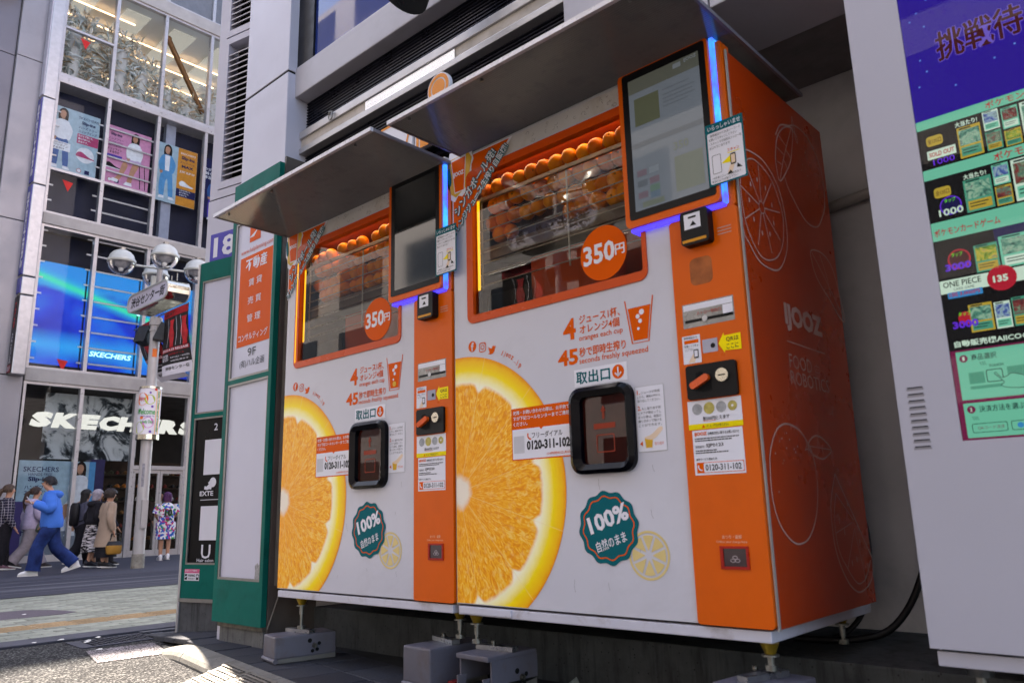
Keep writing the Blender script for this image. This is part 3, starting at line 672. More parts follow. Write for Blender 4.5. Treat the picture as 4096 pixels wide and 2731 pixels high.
# ---------------------------------------------------------------- posters behind the glass
def paper_mat(n, c): return pm('poster '+n, c, .5, 0, .16, 7, spec=.1)
PK = {k: paper_mat(k, c) for k, c in dict(aqua='#9fb9c6', white='#dfe3e8', navy='#1d2150', pink='#c98aae', rose='#b0436e', orange='#cc8a35', skin='#b98a70', hair='#241a18', denim='#2f5a96', black='#141418', cream='#e3d6c6', sky='#4f93c4', purple='#4a3a9a', grey='#7c8590', red='#b0342c', lav='#b9a2c8').items()}
PL = list(PK.values()); PI = {k: i for i, k in enumerate(PK)}
def poster(label, y0, y1, z0, z1, bgc, x=-17.66):
    t = thing('window_poster', label, 'poster', (x, (y0+y1)/2, z0)); MB(at(EAST, x)).box(y0, y1, z0, z1, -.012, 0).build('sheet', PK[bgc], t)
    return t, MB(at(EAST, x+.001))
def fig(m, cx, zb, s, top, bot, hair='hair', sit=False, h=.002):
    """a printed figure: flat shapes for hair, face, arms, top, legs, shoes"""
    I = PI
    def P(pts, c, k): m.poly([(cx+a*s, zb+b*s) for a, b in pts], h+k*.0006, I[c])
    P(spl([(-.11, 1.38), (-.1, 1.62), (0, 1.72), (.1, 1.66), (.13, 1.5), (.1, 1.3), (-.02, 1.36)]), hair, 0)
    P(spl([(-.07, 1.48), (-.06, 1.62), (.02, 1.65), (.07, 1.58), (.05, 1.46), (-.01, 1.41)]), 'skin', 1)
    P([(-.03, 1.36), (.05, 1.36), (.05, 1.46), (-.03, 1.46)], 'skin', 0)
    if not sit:
        P(spl([(-.12, .88), (-.2, .45), (-.17, .07), (-.05, .07), (-.02, .5), (.04, .6), (.1, .06), (.22, .08), (.2, .5), (.14, .88)], 3), bot, 1)
        P([(-.2, 0), (-.03, 0), (-.04, .08), (-.17, .08)], 'white', 2); P([(.1, 0), (.28, 0), (.22, .08), (.1, .08)], 'white', 2)
    else:
        P(spl([(-.12, .9), (.16, .95), (.2, .75), (-.22, .72), (-.36, .6)], 3), bot, 1)
        P(spl([(-.30, .7), (-.42, .25), (-.55, .08), (-.42, .04), (-.3, .25), (-.16, .62)], 3), 'skin', 2); P(spl([(.0, .75), (-.12, .3), (-.16, .06), (-.04, .05), (.02, .32), (.16, .7)], 3), 'skin', 2)
        P([(-.68, .02), (-.42, 0), (-.4, .1), (-.55, .12)], 'white', 3); P([(-.25, -.02), (.0, -.02), (-.02, .08), (-.18, .09)], 'white', 3)
    P(spl([(-.15, .86), (-.17, 1.2), (-.12, 1.36), (.03, 1.39), (.16, 1.34), (.18, 1.15), (.15, .86)], 3), top, 2)
    P(spl([(-.15, 1.34), (-.24, 1.1), (-.2, .85), (-.12, .88), (-.14, 1.1), (-.06, 1.3)], 3), top, 3); P(spl([(.15, 1.33), (.26, 1.12), (.2, .84), (.12, .88), (.16, 1.1), (.08, 1.3)], 3), top, 3)
    P(spl([(-.2, .86), (-.19, .77), (-.13, .77), (-.12, .86)], 3), 'skin', 3)
def spl(p, k=3): return [(v.x, v.y) for v in spline(p, k, True)]
def shoe(m, x, z, s, c, h=.004):
    m.poly(spl([(x-.5*s, z-.1*s), (x-.5*s, z+.18*s), (x-.3*s, z+.28*s), (x-.1*s, z+.2*s), (x+.2*s, z+.02*s), (x+.5*s, z-.06*s), (x+.48*s, z-.14*s)]), h, PI[c])
    m.poly([(x-.52*s, z-.16*s), (x+.5*s, z-.18*s), (x+.5*s, z-.12*s), (x-.52*s, z-.08*s)], h+.0006, PI['white'])
T_ = lambda m, s_, a, b_, c, d, col, bold=.02: m.text(s_, a, b_, c, d, .004, PI[col], bold)
t, m = poster('pale blue shoe poster with a standing woman in jeans, leftmost upstairs', 3.50, 4.66, 9.78, 11.62, 'aqua')
fig(m, 3.74, 9.88, 1.0, 'white', 'denim'); m.rect(4.12, 4.655, 10.72, 11.0, .002, PI['rose']); m.disc(4.36, 10.42, .22, .002, PI['white']); shoe(m, 4.37, 10.38, .42, 'rose')
m.rect(3.5, 3.98, 10.38, 10.62, .005, PI['white'])
T_(m, 'SKECHERS', 4.12, 4.62, 11.43, 11.5, 'navy', 0); T_(m, 'Slip-ins', 4.2, 4.55, 11.26, 11.38, 'navy', .04); T_(m, 'ハンズフリー', 4.14, 4.6, 11.15, 11.23, 'navy'); T_(m, 'スリップインズ', 4.14, 4.6, 11.04, 11.12, 'navy')
for k, s_ in enumerate(('かがまず履ける、', '触らず履ける、', '本当です。')): T_(m, s_, 4.15, 4.52-.06*k, 10.92-.085*k, 10.98-.085*k, 'white')
m.text('JUST SLIP IN', 3.52, 3.9, 10.555, 10.6, .006, PI['navy'], .01); m.text('スリップイン', 3.52, 3.92, 10.48, 10.54, .006, PI['black'], .02); m.text('するだけ', 3.56, 3.84, 10.4, 10.46, .006, PI['black'], .02)
m.disc(4.24, 9.95, .06, .003, PI['red']); m.disc(4.24, 9.95, .048, .004, PI['white']); m.rect(4.38, 4.5, 9.89, 10.0, .003, PI['navy']); m.build('print', PL, t)
t, m = poster('pink shoe poster with a woman on a stool, middle upstairs window', 4.86, 6.06, 9.79, 11.56, 'pink')
fig(m, 5.62, 9.92, .93, 'white', 'lav', sit=True)
for a, b_ in ((5.62, 5.58), (5.78, 5.84), (5.92, 5.98)): m.ribbon([(a, 10.62), (b_, 9.9)], .022, .002, PI['black'])
m.rect(5.6, 5.95, 10.6, 10.64, .002, PI['black']); m.ribbon([(5.6, 10.2), (5.95, 10.2)], .016, .002, PI['black'])
T_(m, 'SKECHERS', 4.9, 5.32, 11.4, 11.46, 'navy', 0); T_(m, 'Slip-ins', 4.96, 5.26, 11.25, 11.36, 'navy', .04); T_(m, 'ハンズフリー', 4.92, 5.3, 11.14, 11.21, 'navy'); T_(m, 'GLIDE-STEP', 4.92, 5.3, 11.05, 11.1, 'navy', 0)
T_(m, 'JUST SLIP IN', 4.9, 5.24, 10.93, 10.975, 'navy', .01); T_(m, 'スリップイン', 4.9, 5.28, 10.83, 10.9, 'black'); T_(m, 'するだけ', 4.96, 5.22, 10.74, 10.81, 'black'); m.rect(4.9, 5.3, 10.62, 10.7, .003, PI['purple']); shoe(m, 5.08, 10.36, .36, 'black')
m.disc(5.02, 9.96, .055, .003, PI['red']); m.disc(5.02, 9.96, .044, .004, PI['white']); m.rect(5.15, 5.27, 9.9, 10.01, .003, PI['navy']); m.build('print', PL, t)
t, m = poster('blue and orange shoe poster with a figure in blue, right upstairs window', 6.25, 7.44, 9.74, 11.54, 'aqua')
fig(m, 6.55, 9.84, .98, 'sky', 'sky'); m.poly([(6.5, 10.7), (6.62, 10.7), (6.63, 11.18), (6.48, 11.18)], .0045, PI['white']); m.rect(6.86, 7.435, 9.745, 11.535, .002, PI['orange']); m.rect(6.86, 7.435, 10.02, 10.26, .003, PI['navy']); shoe(m, 7.15, 10.42, .38, 'white')
T_(m, 'SKECHERS', 6.93, 7.38, 11.36, 11.42, 'white', 0); T_(m, 'Slip-ins', 6.96, 7.36, 11.17, 11.31, 'navy', .04); T_(m, 'スリップ・インズ', 6.93, 7.36, 11.06, 11.14, 'navy'); T_(m, 'MAX', 6.98, 7.34, 10.94, 11.03, 'navy', .05); T_(m, 'JUST SLIP IN', 6.93, 7.37, 10.76, 10.84, 'white', .02)
for k, s_ in enumerate(('かがまず履ける、', '触らず履ける、', '本当です。')): m.text(s_, 6.96, 7.3-.05*k, 10.195-.072*k, 10.245-.072*k, .005, PI['white'], .01)
m.build('print', PL, t)
t, m = poster('dark shoe poster with white text, cut off behind the white building', 7.66, 8.85, 9.6, 11.5, 'navy')
for k, s_ in enumerate(('かがまず', '触らず', '本当です')): T_(m, s_, 7.7, 8.1, 11.1-.13*k, 11.2-.13*k, 'white')
fig(m, 8.0, 9.55, .85, 'denim', 'purple'); m.build('print', PL, t)
t, m = poster('large pale blue street-level shoe poster with a seated woman, behind the pedestrians', 3.62, 5.35, .0, 2.25, 'aqua', -17.7)
m.rect(3.62, 5.35, .0, .9, .001, PI['grey']); m.rect(4.5, 5.35, .55, 1.1, .0015, PI['white']); fig(m, 5.0, .45, 1.05, 'white', 'white', sit=True); m.rect(5.2, 5.35, 0, 2.25, .006, PI['sky'])
T_(m, 'SKECHERS', 3.72, 4.5, 1.98, 2.1, 'navy', .01); T_(m, 'HANDS FREE', 3.84, 4.36, 1.88, 1.95, 'navy', 0); T_(m, 'Slip-ins', 3.84, 4.34, 1.72, 1.86, 'navy', .04); T_(m, 'ハンズフリー', 3.78, 4.4, 1.55, 1.66, 'navy'); T_(m, 'スリップインズ', 3.78, 4.38, 1.42, 1.53, 'navy')
for k, s_ in enumerate(('かがまず履ける、', '触らず履ける、', '本当です。')): T_(m, s_, 3.76, 4.42-.12*k, 1.22-.15*k, 1.32-.15*k, 'black', .01)
T_(m, 'JUST SLIP IN', 3.72, 4.3, .80, .87, 'navy', .02); T_(m, 'スリップイン', 3.68, 4.4, .62, .76, 'navy', .03); T_(m, 'するだけ', 3.74, 4.3, .44, .58, 'navy', .03); m.build('print', PL, t)
# ---------------------------------------------------------------- video screen, shop sign
def screen_mat():
    m, nt, b = newmat('video image'); v = coords(nt)
    sx = N(nt, 'ShaderNodeSeparateXYZ'); nt.links.new(v, sx.inputs[0]); y, z = sx.outputs[1], sx.outputs[2]
    u = math_n(nt, 'ADD', math_n(nt, 'MULTIPLY', y, .22), math_n(nt, 'MULTIPLY', z, -.05)); n = noise_n(nt, .9, 3, .5, v)
    line = math_n(nt, 'ADD', z, math_n(nt, 'MULTIPLY', y, .28))         # streak from upper left down to the right
    d1 = math_n(nt, 'ABSOLUTE', math_n(nt, 'SUBTRACT', line, .42)); d2 = math_n(nt, 'ABSOLUTE', math_n(nt, 'ADD', math_n(nt, 'ADD', z, math_n(nt, 'MULTIPLY', y, .02)), .83))
    base = ramp(nt, n, [(.3, lin('#0a1fb0')), (.5, lin('#0a3fe0')), (.7, lin('#0c74f0'))])
    base = mixc(nt, ramp(nt, math_n(nt, 'ADD', z, math_n(nt, 'MULTIPLY', n, .6)), [(.9, (0, 0, 0)), (1, (.8, .8, .8))]), base, lin('#1d9cf4'))
    base = mixc(nt, ramp(nt, d2, [(.0, (1, 1, 1)), (.42, (0, 0, 0))]), base, lin('#12a6ff'))
    base = mixc(nt, ramp(nt, d1, [(.0, (1, 1, 1)), (.26, (0, 0, 0))]), base, lin('#0fc3ef'))
    g_ = math_n(nt, 'MULTIPLY', ramp(nt, d1, [(.0, (1, 1, 1)), (.12, (0, 0, 0))]), 1)
    base = mixc(nt, g_, base, lin('#18e6b4'))
    nt.links.new(base, b.inputs['Emission Color']); b.inputs['Emission Strength'].default_value = .42*EK; b.inputs['Base Color'].default_value = (.01, .01, .02, 1); b.inputs['Roughness'].default_value = .4
    return m
vsn = thing('video_screen', 'large blue video screen behind the store windows above the shop sign', 'screen', (-17.72, 5.6, 5.95))
scr = MB(at(EAST, -17.70)).rect(3.47, 4.70, 4.64, 7.30).rect(4.74, 6.06, 4.64, 7.29).rect(6.1, 9.5, 4.64, 7.27).build('display', screen_mat(), vsn)
MB().box(-17.78, -17.71, 3.44, 9.55, 4.60, 7.34).build('housing', DARKM, vsn)
MB(at(EAST, -17.698)).text('SKECHERS', 4.95, 6.0, 4.98, 5.12, 0, 0, .03, shear=.25).build('lettering', em('screen glow', '#9fe2ff', .9), scr)
MB(at(EAST, -17.698)).text('S', 6.05, 6.2, 6.25, 6.5, 0, 0, .03).build('lettering', em('screen glow', '#9fe2ff', .9), scr)
sg = thing('shop_sign', 'big white italic shoe shop lettering behind the ground floor glass', 'sign', (-17.6, 5.7, 3.05))
LET = em('lit letters', '#eef2ee', .36)
for i, (ch, a, b_) in enumerate(zip('SKECHERS', (3.74, 4.24, 4.84, 5.32, 5.80, 6.32, 6.88, 7.42), (4.26, 4.86, 5.34, 5.84, 6.36, 6.90, 7.46, 7.88))):
    vs_, fs_, xa, xb, ya, yb = tmesh(ch, .07); m = MB(at(EAST, -17.62))
    f = lambda x, y, h: ((a+(x-xa)/(xb-xa)*(b_-a-.06))+.25*((y-ya)/(yb-ya)-.5)*.38, 3.06+(y-ya)/(yb-ya)*.38, h)
    m.add([f(x, y, .05) for x, y in vs_], fs_, 0); m.add([f(x, y, 0) for x, y in vs_], [q[::-1] for q in fs_], 0)
    m.build('letter', LET, sg)
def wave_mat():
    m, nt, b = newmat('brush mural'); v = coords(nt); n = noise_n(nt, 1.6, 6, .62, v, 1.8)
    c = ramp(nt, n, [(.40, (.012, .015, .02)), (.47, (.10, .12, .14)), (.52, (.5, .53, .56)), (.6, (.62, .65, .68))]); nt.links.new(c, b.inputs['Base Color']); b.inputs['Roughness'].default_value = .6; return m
mu = MB(at(EAST, -18.4)).rect(4.25, 6.6, 2.35, 4.05).build('reflection_panel', wave_mat()); tag(mu, 'added black and white mural panel behind the shop lettering', 'painted reflection')  # a reflection in the shop glass, painted onto an added panel behind it
# ground floor shop fittings
dr = thing('shop_door', 'glazed shop door with metal frame beside the lamp post', 'door', (FX, 6.9, -.1))
for a, b_ in ((6.22, 6.92), (6.93, 7.54)):
    MB(at(EAST, FX-.03)).frame([(a, -.1), (b_, -.1), (b_, 2.07), (a, 2.07)], [(a+.06, .0), (b_-.06, .0), (b_-.06, 1.98), (a+.06, 1.98)], 0, .05).build('door_frame', MUL, dr)
    MB(at(EAST, FX-.01)).rect(a+.05, b_-.05, -.02, 2.0).build('door_pane', SG, dr)
MB().cyl((FX+.06, 6.98, .8), (FX+.06, 6.98, 1.25), .018, n=8).build('handle', MUL, dr)
pc = MB().box(-18.5, -18.1, 5.38, 5.72, -.11, 2.35).build('display_pillar', pm('purple pillar', '#2b2456', .5)); tag(pc, 'dark purple display pillar inside the shop window', 'pillar')
pc = MB().box(-17.3, -17.05, 3.3, 3.62, -.16, 1.25, 0, .01).build('display_pillar', pm('purple pillar', '#2b2456', .5)); tag(pc, 'dark purple stand outside the shop beside the leftmost pedestrians', 'stand')
sh_cols = [pm('shoe '+k, c, .6) for k, c in dict(tan='#8a5f36', orange='#c0702a', black='#1c1b1d', white='#c9c6c0', red='#7c2d28', olive='#4b4a35').items()]
shf = thing('shoe_shelf', 'wooden shop shelf full of shoes seen through the glass', 'shelf', (-19, 6.3, -.1)); brk = pm('shelf wood', '#3c2a20', .7, var=.3)
MB().box(-19.6, -19.4, 5.75, 8.6, -.1, 2.4).build('back_panel', brk, shf)
for k in range(6): MB().box(-19.4, -19.05, 5.75, 8.6, .2+.36*k, .23+.36*k).build('shelf_board', brk, shf)
shoe_me = {}
for mi_, mt in enumerate(sh_cols):
    q = MB(); q.loft([[(.05*c_*w, yy, hh*max(0, s_)) for c_, s_ in [(math.cos(R(a)), math.sin(R(a))) for a in range(0, 360, 45)]] for yy, w, hh in ((-.13, .6, .05), (-.1, .9, .10), (-.03, .95, .11), (.04, 1, .07), (.1, .9, .05), (.14, .4, .03))]); shoe_me[mi_] = q.mesh('shoe', mt)
rnd = random.Random(3)
for k in range(6):
    for j in range(14):
        o = share(shoe_me[rnd.randrange(6)], 'shoe', (-19.2+rnd.uniform(-.03, .03), 5.88+.195*j, .232+.36*k), None, R(90)+rnd.uniform(-.3, .3)); tag(o, 'shoe standing on the wooden shelf inside the shop', 'shoe', 'shoes on the shop shelf')
# ---------------------------------------------------------------- blade signs on the corner column
BLUE = pm('sign blue', '#2a2a86', .4, 0, .06, 3, coat=.2); SGW = pm('sign white strip', '#b6b4c0', .4); SGK = pm('sign black', '#19171c', .45)
for lab, z0, z1, mt, txt, tc in (('topmost blank white blade sign on the grey corner column', 14.6, 18.5, SGW, None, None), ('blank white blade sign with pale script, second from the top', 11.4, 14.57, SGW, None, None),
                        ('uppermost blue shoe-brand blade sign on the corner column', 9.02, 11.37, BLUE, 'SKECHERS', INKW), ('middle blue shoe-brand blade sign on the corner column', 6.62, 8.99, BLUE, 'SKECHERS', INKW),
                        ('lower blue shoe-brand blade sign above the pub sign', 4.3+1.85, 6.59, BLUE, None, INKW), ('black pub blade sign with red lettering at the column foot', 4.2, 6.12, SGK, 'HUB', None)):
    t = thing('blade_sign', lab, 'sign', (FX+.3, 3.1, z0)); bx_ = MB().box(FX+.25, FX+.55, 3.04, 3.33, z0, z1, 0, .02).build('box', ALU, t)
    fcb = MB().box(FX+.27, FX+.53, 3.015, 3.039, z0+.03, z1-.03).build('face', mt, t)
    if txt == 'SKECHERS':
        M_ = at(FRONT, FX+.40, 3.012, (z0+z1)/2) @ Matrix.Rotation(-math.pi/2, 4, 'Z'); MB(M_).text('SKECHERS', -(z1-z0)*.42, (z1-z0)*.42, -.075, .075, 0, 0, .045).build('lettering', INKW, fcb)
    if txt == 'HUB':
        M_ = at(FRONT, FX+.40, 3.012, 5.2) @ Matrix.Rotation(-math.pi/2, 4, 'Z'); MB(M_).text('HUB', -.75, -.1, -.05, .06, 0, 0, .03).build('lettering', pm('red letters', '#a8262c', .5), fcb)
        MB(M_).text('ALE HOUSE', -.0, .75, -.05, .05, 0, 0, .01).build('lettering', INKW, fcb); MB(at(FRONT, FX+.4, 3.0115)).rect(-.13, .13, 4.23, 4.42).build('floor_plate', pm('red plate', '#7a2028', .5), t)
        MB(at(FRONT, FX+.4, 3.0095)).text('B1F', -.1, .1, 4.27, 4.38, 0, 0, .01).build('lettering', INKW, fcb)
fl = thing('floodlight', 'dark bracketed floodlight high on the far left column', 'lamp', (FX+.3, 2.0, 13.9))
MB().box(FX+.12, FX+.5, 1.95, 2.05, 13.9, 14.0).build('bracket', DARKM, fl); MB().cyl((FX+.5, 1.9, 14.1), (FX+.55, 2.25, 14.3), .16, .2, 14).build('lamp_head', pm('lamp grey', '#55555c', .4, .5), fl)

# ================================================================ street lamps
LW = pm('lamp paint', '#aeb1ad', .38, .15, .08, 3, dirt='#807d78', damt=.35); POLE = pm('pole paint', '#a8a5a6', .42, .25, .07, 3, dirt='#878381', damt=.4)
RUST = pm('rusty foot', '#8a867e', .7, .2, .3, 9, dirt='#4e3c28', dscale=6, damt=.9); CLR = glass('lamp glass', (.86, .87, .89), 1.4, .12, .8)
CHROME = pm('chrome', '#b9b4a8', .16, 1., .15, 4)
KANJI = '渋谷センター街'
def street_lamp(px, py, pz, label, wrap=True):
    t = thing('street_lamp', label, 'street lamp', (px, py, pz), 'street lamps of the shopping street')
    Z = pz
    MB().cyl((px, py, Z), (px, py, Z+.27), .122, .116, 24).build('foot', RUST, t)
    MB().cyl((px, py, Z+.27), (px, py, Z+2.5), .108, .108, 24).build('pole', POLE, t)
    MB().cyl((px, py, Z+2.5), (px, py, Z+5.0), .10, .098, 24).build('pole', POLE, t)
    MB().cyl((px, py, Z+5.4), (px, py, Z+6.15), .06, .058, 18).build('mast', POLE, t)
    for z_, z2_, r_, r2_ in ((4.82, 4.98, .125, .125), (4.70, 4.73, .115, .115), (3.48, 3.60, .125, .105)): MB().cyl((px, py, Z+z_), (px, py, Z+z2_), r_, r2_, 24).build('collar', POLE, t)
    MB().box(px+.10, px+.16, py-.06, py+.06, Z+.75, Z+1.3, 0, .01).build('service_hatch', POLE, t)
    MB().box(px+.05, px+.11, py-.2, py-.1, Z+5.55, Z+5.85, 0, .012).build('junction_box', LW, t)
    # cross arms and four globes
    ca = math.atan2(.924, .382)+.10
    for k in range(4):
        a = ca+k*math.pi/2; d = Vector((math.cos(a), math.sin(a), 0)); g0 = Vector((px, py, Z+6.06)); c = g0+d*.73
        MB().tube([g0, g0+d*.47], .024, 10).build('arm', LW, t)
        g = MB(); cz = c.z+.02
        g.lathe([(.02, .285), (.10, .262), (.17, .222), (.225, .158), (.252, .07), (.256, .06), (.272, .055), (.272, -.01), (.256, -.014), (.25, -.014)], (c.x, c.y, cz), 28)
        hd = g.build('lamp_cap', LW, t)
        fin = MB(); fin.cyl((c.x, c.y, cz+.28), (c.x, c.y, cz+.315), .045, .04, 14)
        for q in range(10): fin.box(c.x-.05+.01*q, c.x-.046+.01*q, c.y-.04, c.y+.04, cz+.27, cz+.325)
        fin.build('finial', GALV, hd)
        MB().lathe([(.252, -.012), (.240, -.085), (.205, -.152), (.145, -.210), (.075, -.243), (0.001, -.252)], (c.x, c.y, cz), 28).build('glass_bowl', CLR, hd)
        MB().lathe([(.15, -.01), (.11, -.06), (.07, -.11), (.001, -.115)], (c.x, c.y, cz), 18).lathe([(.235, -.008), (.15, -.012), (.001, -.012)], (c.x, c.y, cz), 18).build('reflector', pm('reflector', '#a9a9ac', .5, .1), hd)
        MB().ball((c.x, c.y, cz-.13), .05, 12, 8, 0, (1, 1, 1.3)).build('bulb', pm('bulb', '#d9d9d6', .3), hd)
    # stadium-shaped name sign along X
    zc = Z+5.40; Lh, Hh, D0 = .98, .20, .21; prof = []
    for sg_ in (1, -1):
        for i in range(9):
            a = R(90-180*i/8) if sg_ > 0 else R(270-180*i/8); prof.append(((Lh-Hh)*sg_+Hh*math.cos(a), zc+Hh*math.sin(a)))
    body = MB(at(FRONT, px, py)); body.prism(prof[::-1], -D0, D0); bo = body.build('name_box', CHROME, t)
    inn_ = [((x*.975), zc+(z-zc)*.86) for x, z in prof]
    for sgn in (1, -1):
        Mx = at(FRONT, px, py) if sgn > 0 else at(FRONT @ Matrix.Rotation(math.pi, 4, 'Y'), px, py)
        MB(Mx).frame(prof[::-1], inn_[::-1], D0, D0+.025).build('name_rim', LW, bo)
        MB(Mx).poly(inn_[::-1], D0+.004).build('name_face', PANW, bo)
        MB(Mx).text(KANJI, -.80, .80, zc-.105, zc+.11, D0+.006, 0, .03, shear=.18).build('lettering', pm('ink black', '#101014', .5), bo)
    for x in (-.85, -.6, .6, .85): MB().cyl((px+x, py, zc+.2), (px+x, py, zc+.36), .012, n=8).build('bird_spike', GALV, t)
    # loudspeakers
    for sx_, rz in ((-.30, .5), (.30, -.4)):
        Mr = Matrix.Translation((px+sx_*.9, py+sx_*.25, Z+4.62)) @ Matrix.Rotation(rz, 4, 'Z') @ Matrix.Rotation(R(-18), 4, 'X')
        sp_ = MB(Mr); sp_.add([(-.13, -.16, -.19), (.13, -.16, -.19), (.13, .12, -.15), (-.13, .12, -.15), (-.13, -.14, .19), (.13, -.14, .19), (.13, .10, .15), (-.13, .10, .15)], [(0, 3, 2, 1), (4, 5, 6, 7), (0, 1, 5, 4), (1, 2, 6, 5), (2, 3, 7, 6), (3, 0, 4, 7)])
        so = sp_.build('loudspeaker', spm, t); MB().tube([(px, py, Z+4.75), (px+sx_*.9, py+sx_*.25, Z+4.7)], .02, 8).build('speaker_bracket', DARKM, so)
    if wrap:
        n = 28; wr = MB(); rr_ = .205
        def cp_(a, z, r=rr_): return (px+r*math.cos(a), py+r*math.sin(a), z)
        a0 = math.atan2(CAM.y-py, CAM.x-px)
        wv = [cp_(2*math.pi*i/n, Z+2.56) for i in range(n)]+[cp_(2*math.pi*i/n, Z+3.5) for i in range(n)]
        wr.add(wv, [(i, (i+1) % n, n+(i+1) % n, n+i) for i in range(n)], 0, True); wo = wr.build('welcome_wrap', INKW, t)
        for z0, z1 in ((Z+2.47, Z+2.57), (Z+3.49, Z+3.53)):
            q = MB(); q.add([cp_(2*math.pi*i/n, z0, .215) for i in range(n)]+[cp_(2*math.pi*i/n, z1, .215) for i in range(n)], [(i, (i+1) % n, n+(i+1) % n, n+i) for i in range(n)], 0, True)
            q.add([cp_(2*math.pi*i/n, z1, .215) for i in range(n)], [tuple(range(n))]); q.build('steel_band', CHROME, t)
        cm = [pm('print '+c, c, .5, 0, .03) for c in ('#e0702a', '#a9b83c', '#c873b8', '#6a3fa0', '#3b9a4a', '#e9b98a', '#d03a36')]
        q = MB()
        def on(u, z, dr=.003): return cp_(a0+u/rr_, z, rr_+dr)
        def blob(u, z, r, c, dr): q.add([on(u+r*math.cos(w_), z+r*math.sin(w_), dr) for w_ in [2*math.pi*i/16 for i in range(16)]], [tuple(range(16))], c)
        for u, z, r, c in ((-.16, Z+3.27, .13, 0), (-.0, Z+3.26, .10, 1), (-.01, Z+2.80, .11, 2), (-.19, Z+2.70, .12, 1), (.0, Z+3.4, .02, 3), (.05, Z+3.12, .025, 3), (-.2, Z+3.05, .03, 4), (.04, Z+2.62, .025, 3), (-.14, Z+2.9, .035, 0), (.10, Z+3.47, .03, 6)): blob(u, z, r, c, .004)
        q.add([on(.12, Z+2.57, .0035), on(.22, Z+2.57, .0035), on(.22, Z+3.46, .0035), on(.12, Z+3.46, .0035)], [(0, 1, 2, 3)], 5)
        def wt(s_, u0, u1, z0, z1, c, rot=False):
            vs_, fs_, xa, xb, ya, yb = tmesh(s_, .02)
            def f(x, y):
                A, B = (x-xa)/(xb-xa), (y-ya)/(yb-ya)
                return on(u0+(u1-u0)*A, z0+(z1-z0)*B, .006) if not rot else on(u0+(u1-u0)*B, z1-(z1-z0)*A, .006)
            q.add([f(x, y) for x, y in vs_], fs_, c)
        for s_, u0, u1, z0, z1, c in (('Enjoy', -.24, -.09, Z+3.22, Z+3.33, 6), ('Welcome', -.26, .11, Z+2.96, Z+3.08, 4), ('Shibuya Center Gai', -.17, .10, Z+2.91, Z+2.94, 3), ('Lovely Day!', -.16, .09, Z+2.77, Z+2.85, 4)): wt(s_, u0, u1, z0, z1, c)
        wt('Safe, Clean and Friendly', .135, .205, Z+2.62, Z+3.44, 4, True)
        q.build('print', cm, wo)
        j = MB(); j.add([cp_(a0+.2+.22*i, Z+4.15, .103) for i in range(-2, 3)]+[cp_(a0+.2+.22*i, Z+4.32, .103) for i in range(-2, 3)], [(i, i+1, 6+i, 5+i) for i in range(4)], 0); j.build('orange_label', cm[0], t)
        j = MB(); j.add([cp_(a0+.15*i, Z+1.55, .112) for i in range(-3, 1)]+[cp_(a0+.15*i, Z+2.0, .112) for i in range(-3, 1)], [(i, i+1, 5+i, 4+i) for i in range(3)], 0); j.build('paper_sticker', pm('sticker grey', '#8b8a92', .6, var=.5, scale=40), t)
    return t
BRED = pm('banner red', '#a01520', .55, 0, .1, 4); BBLK = pm('banner black', '#121114', .5); 
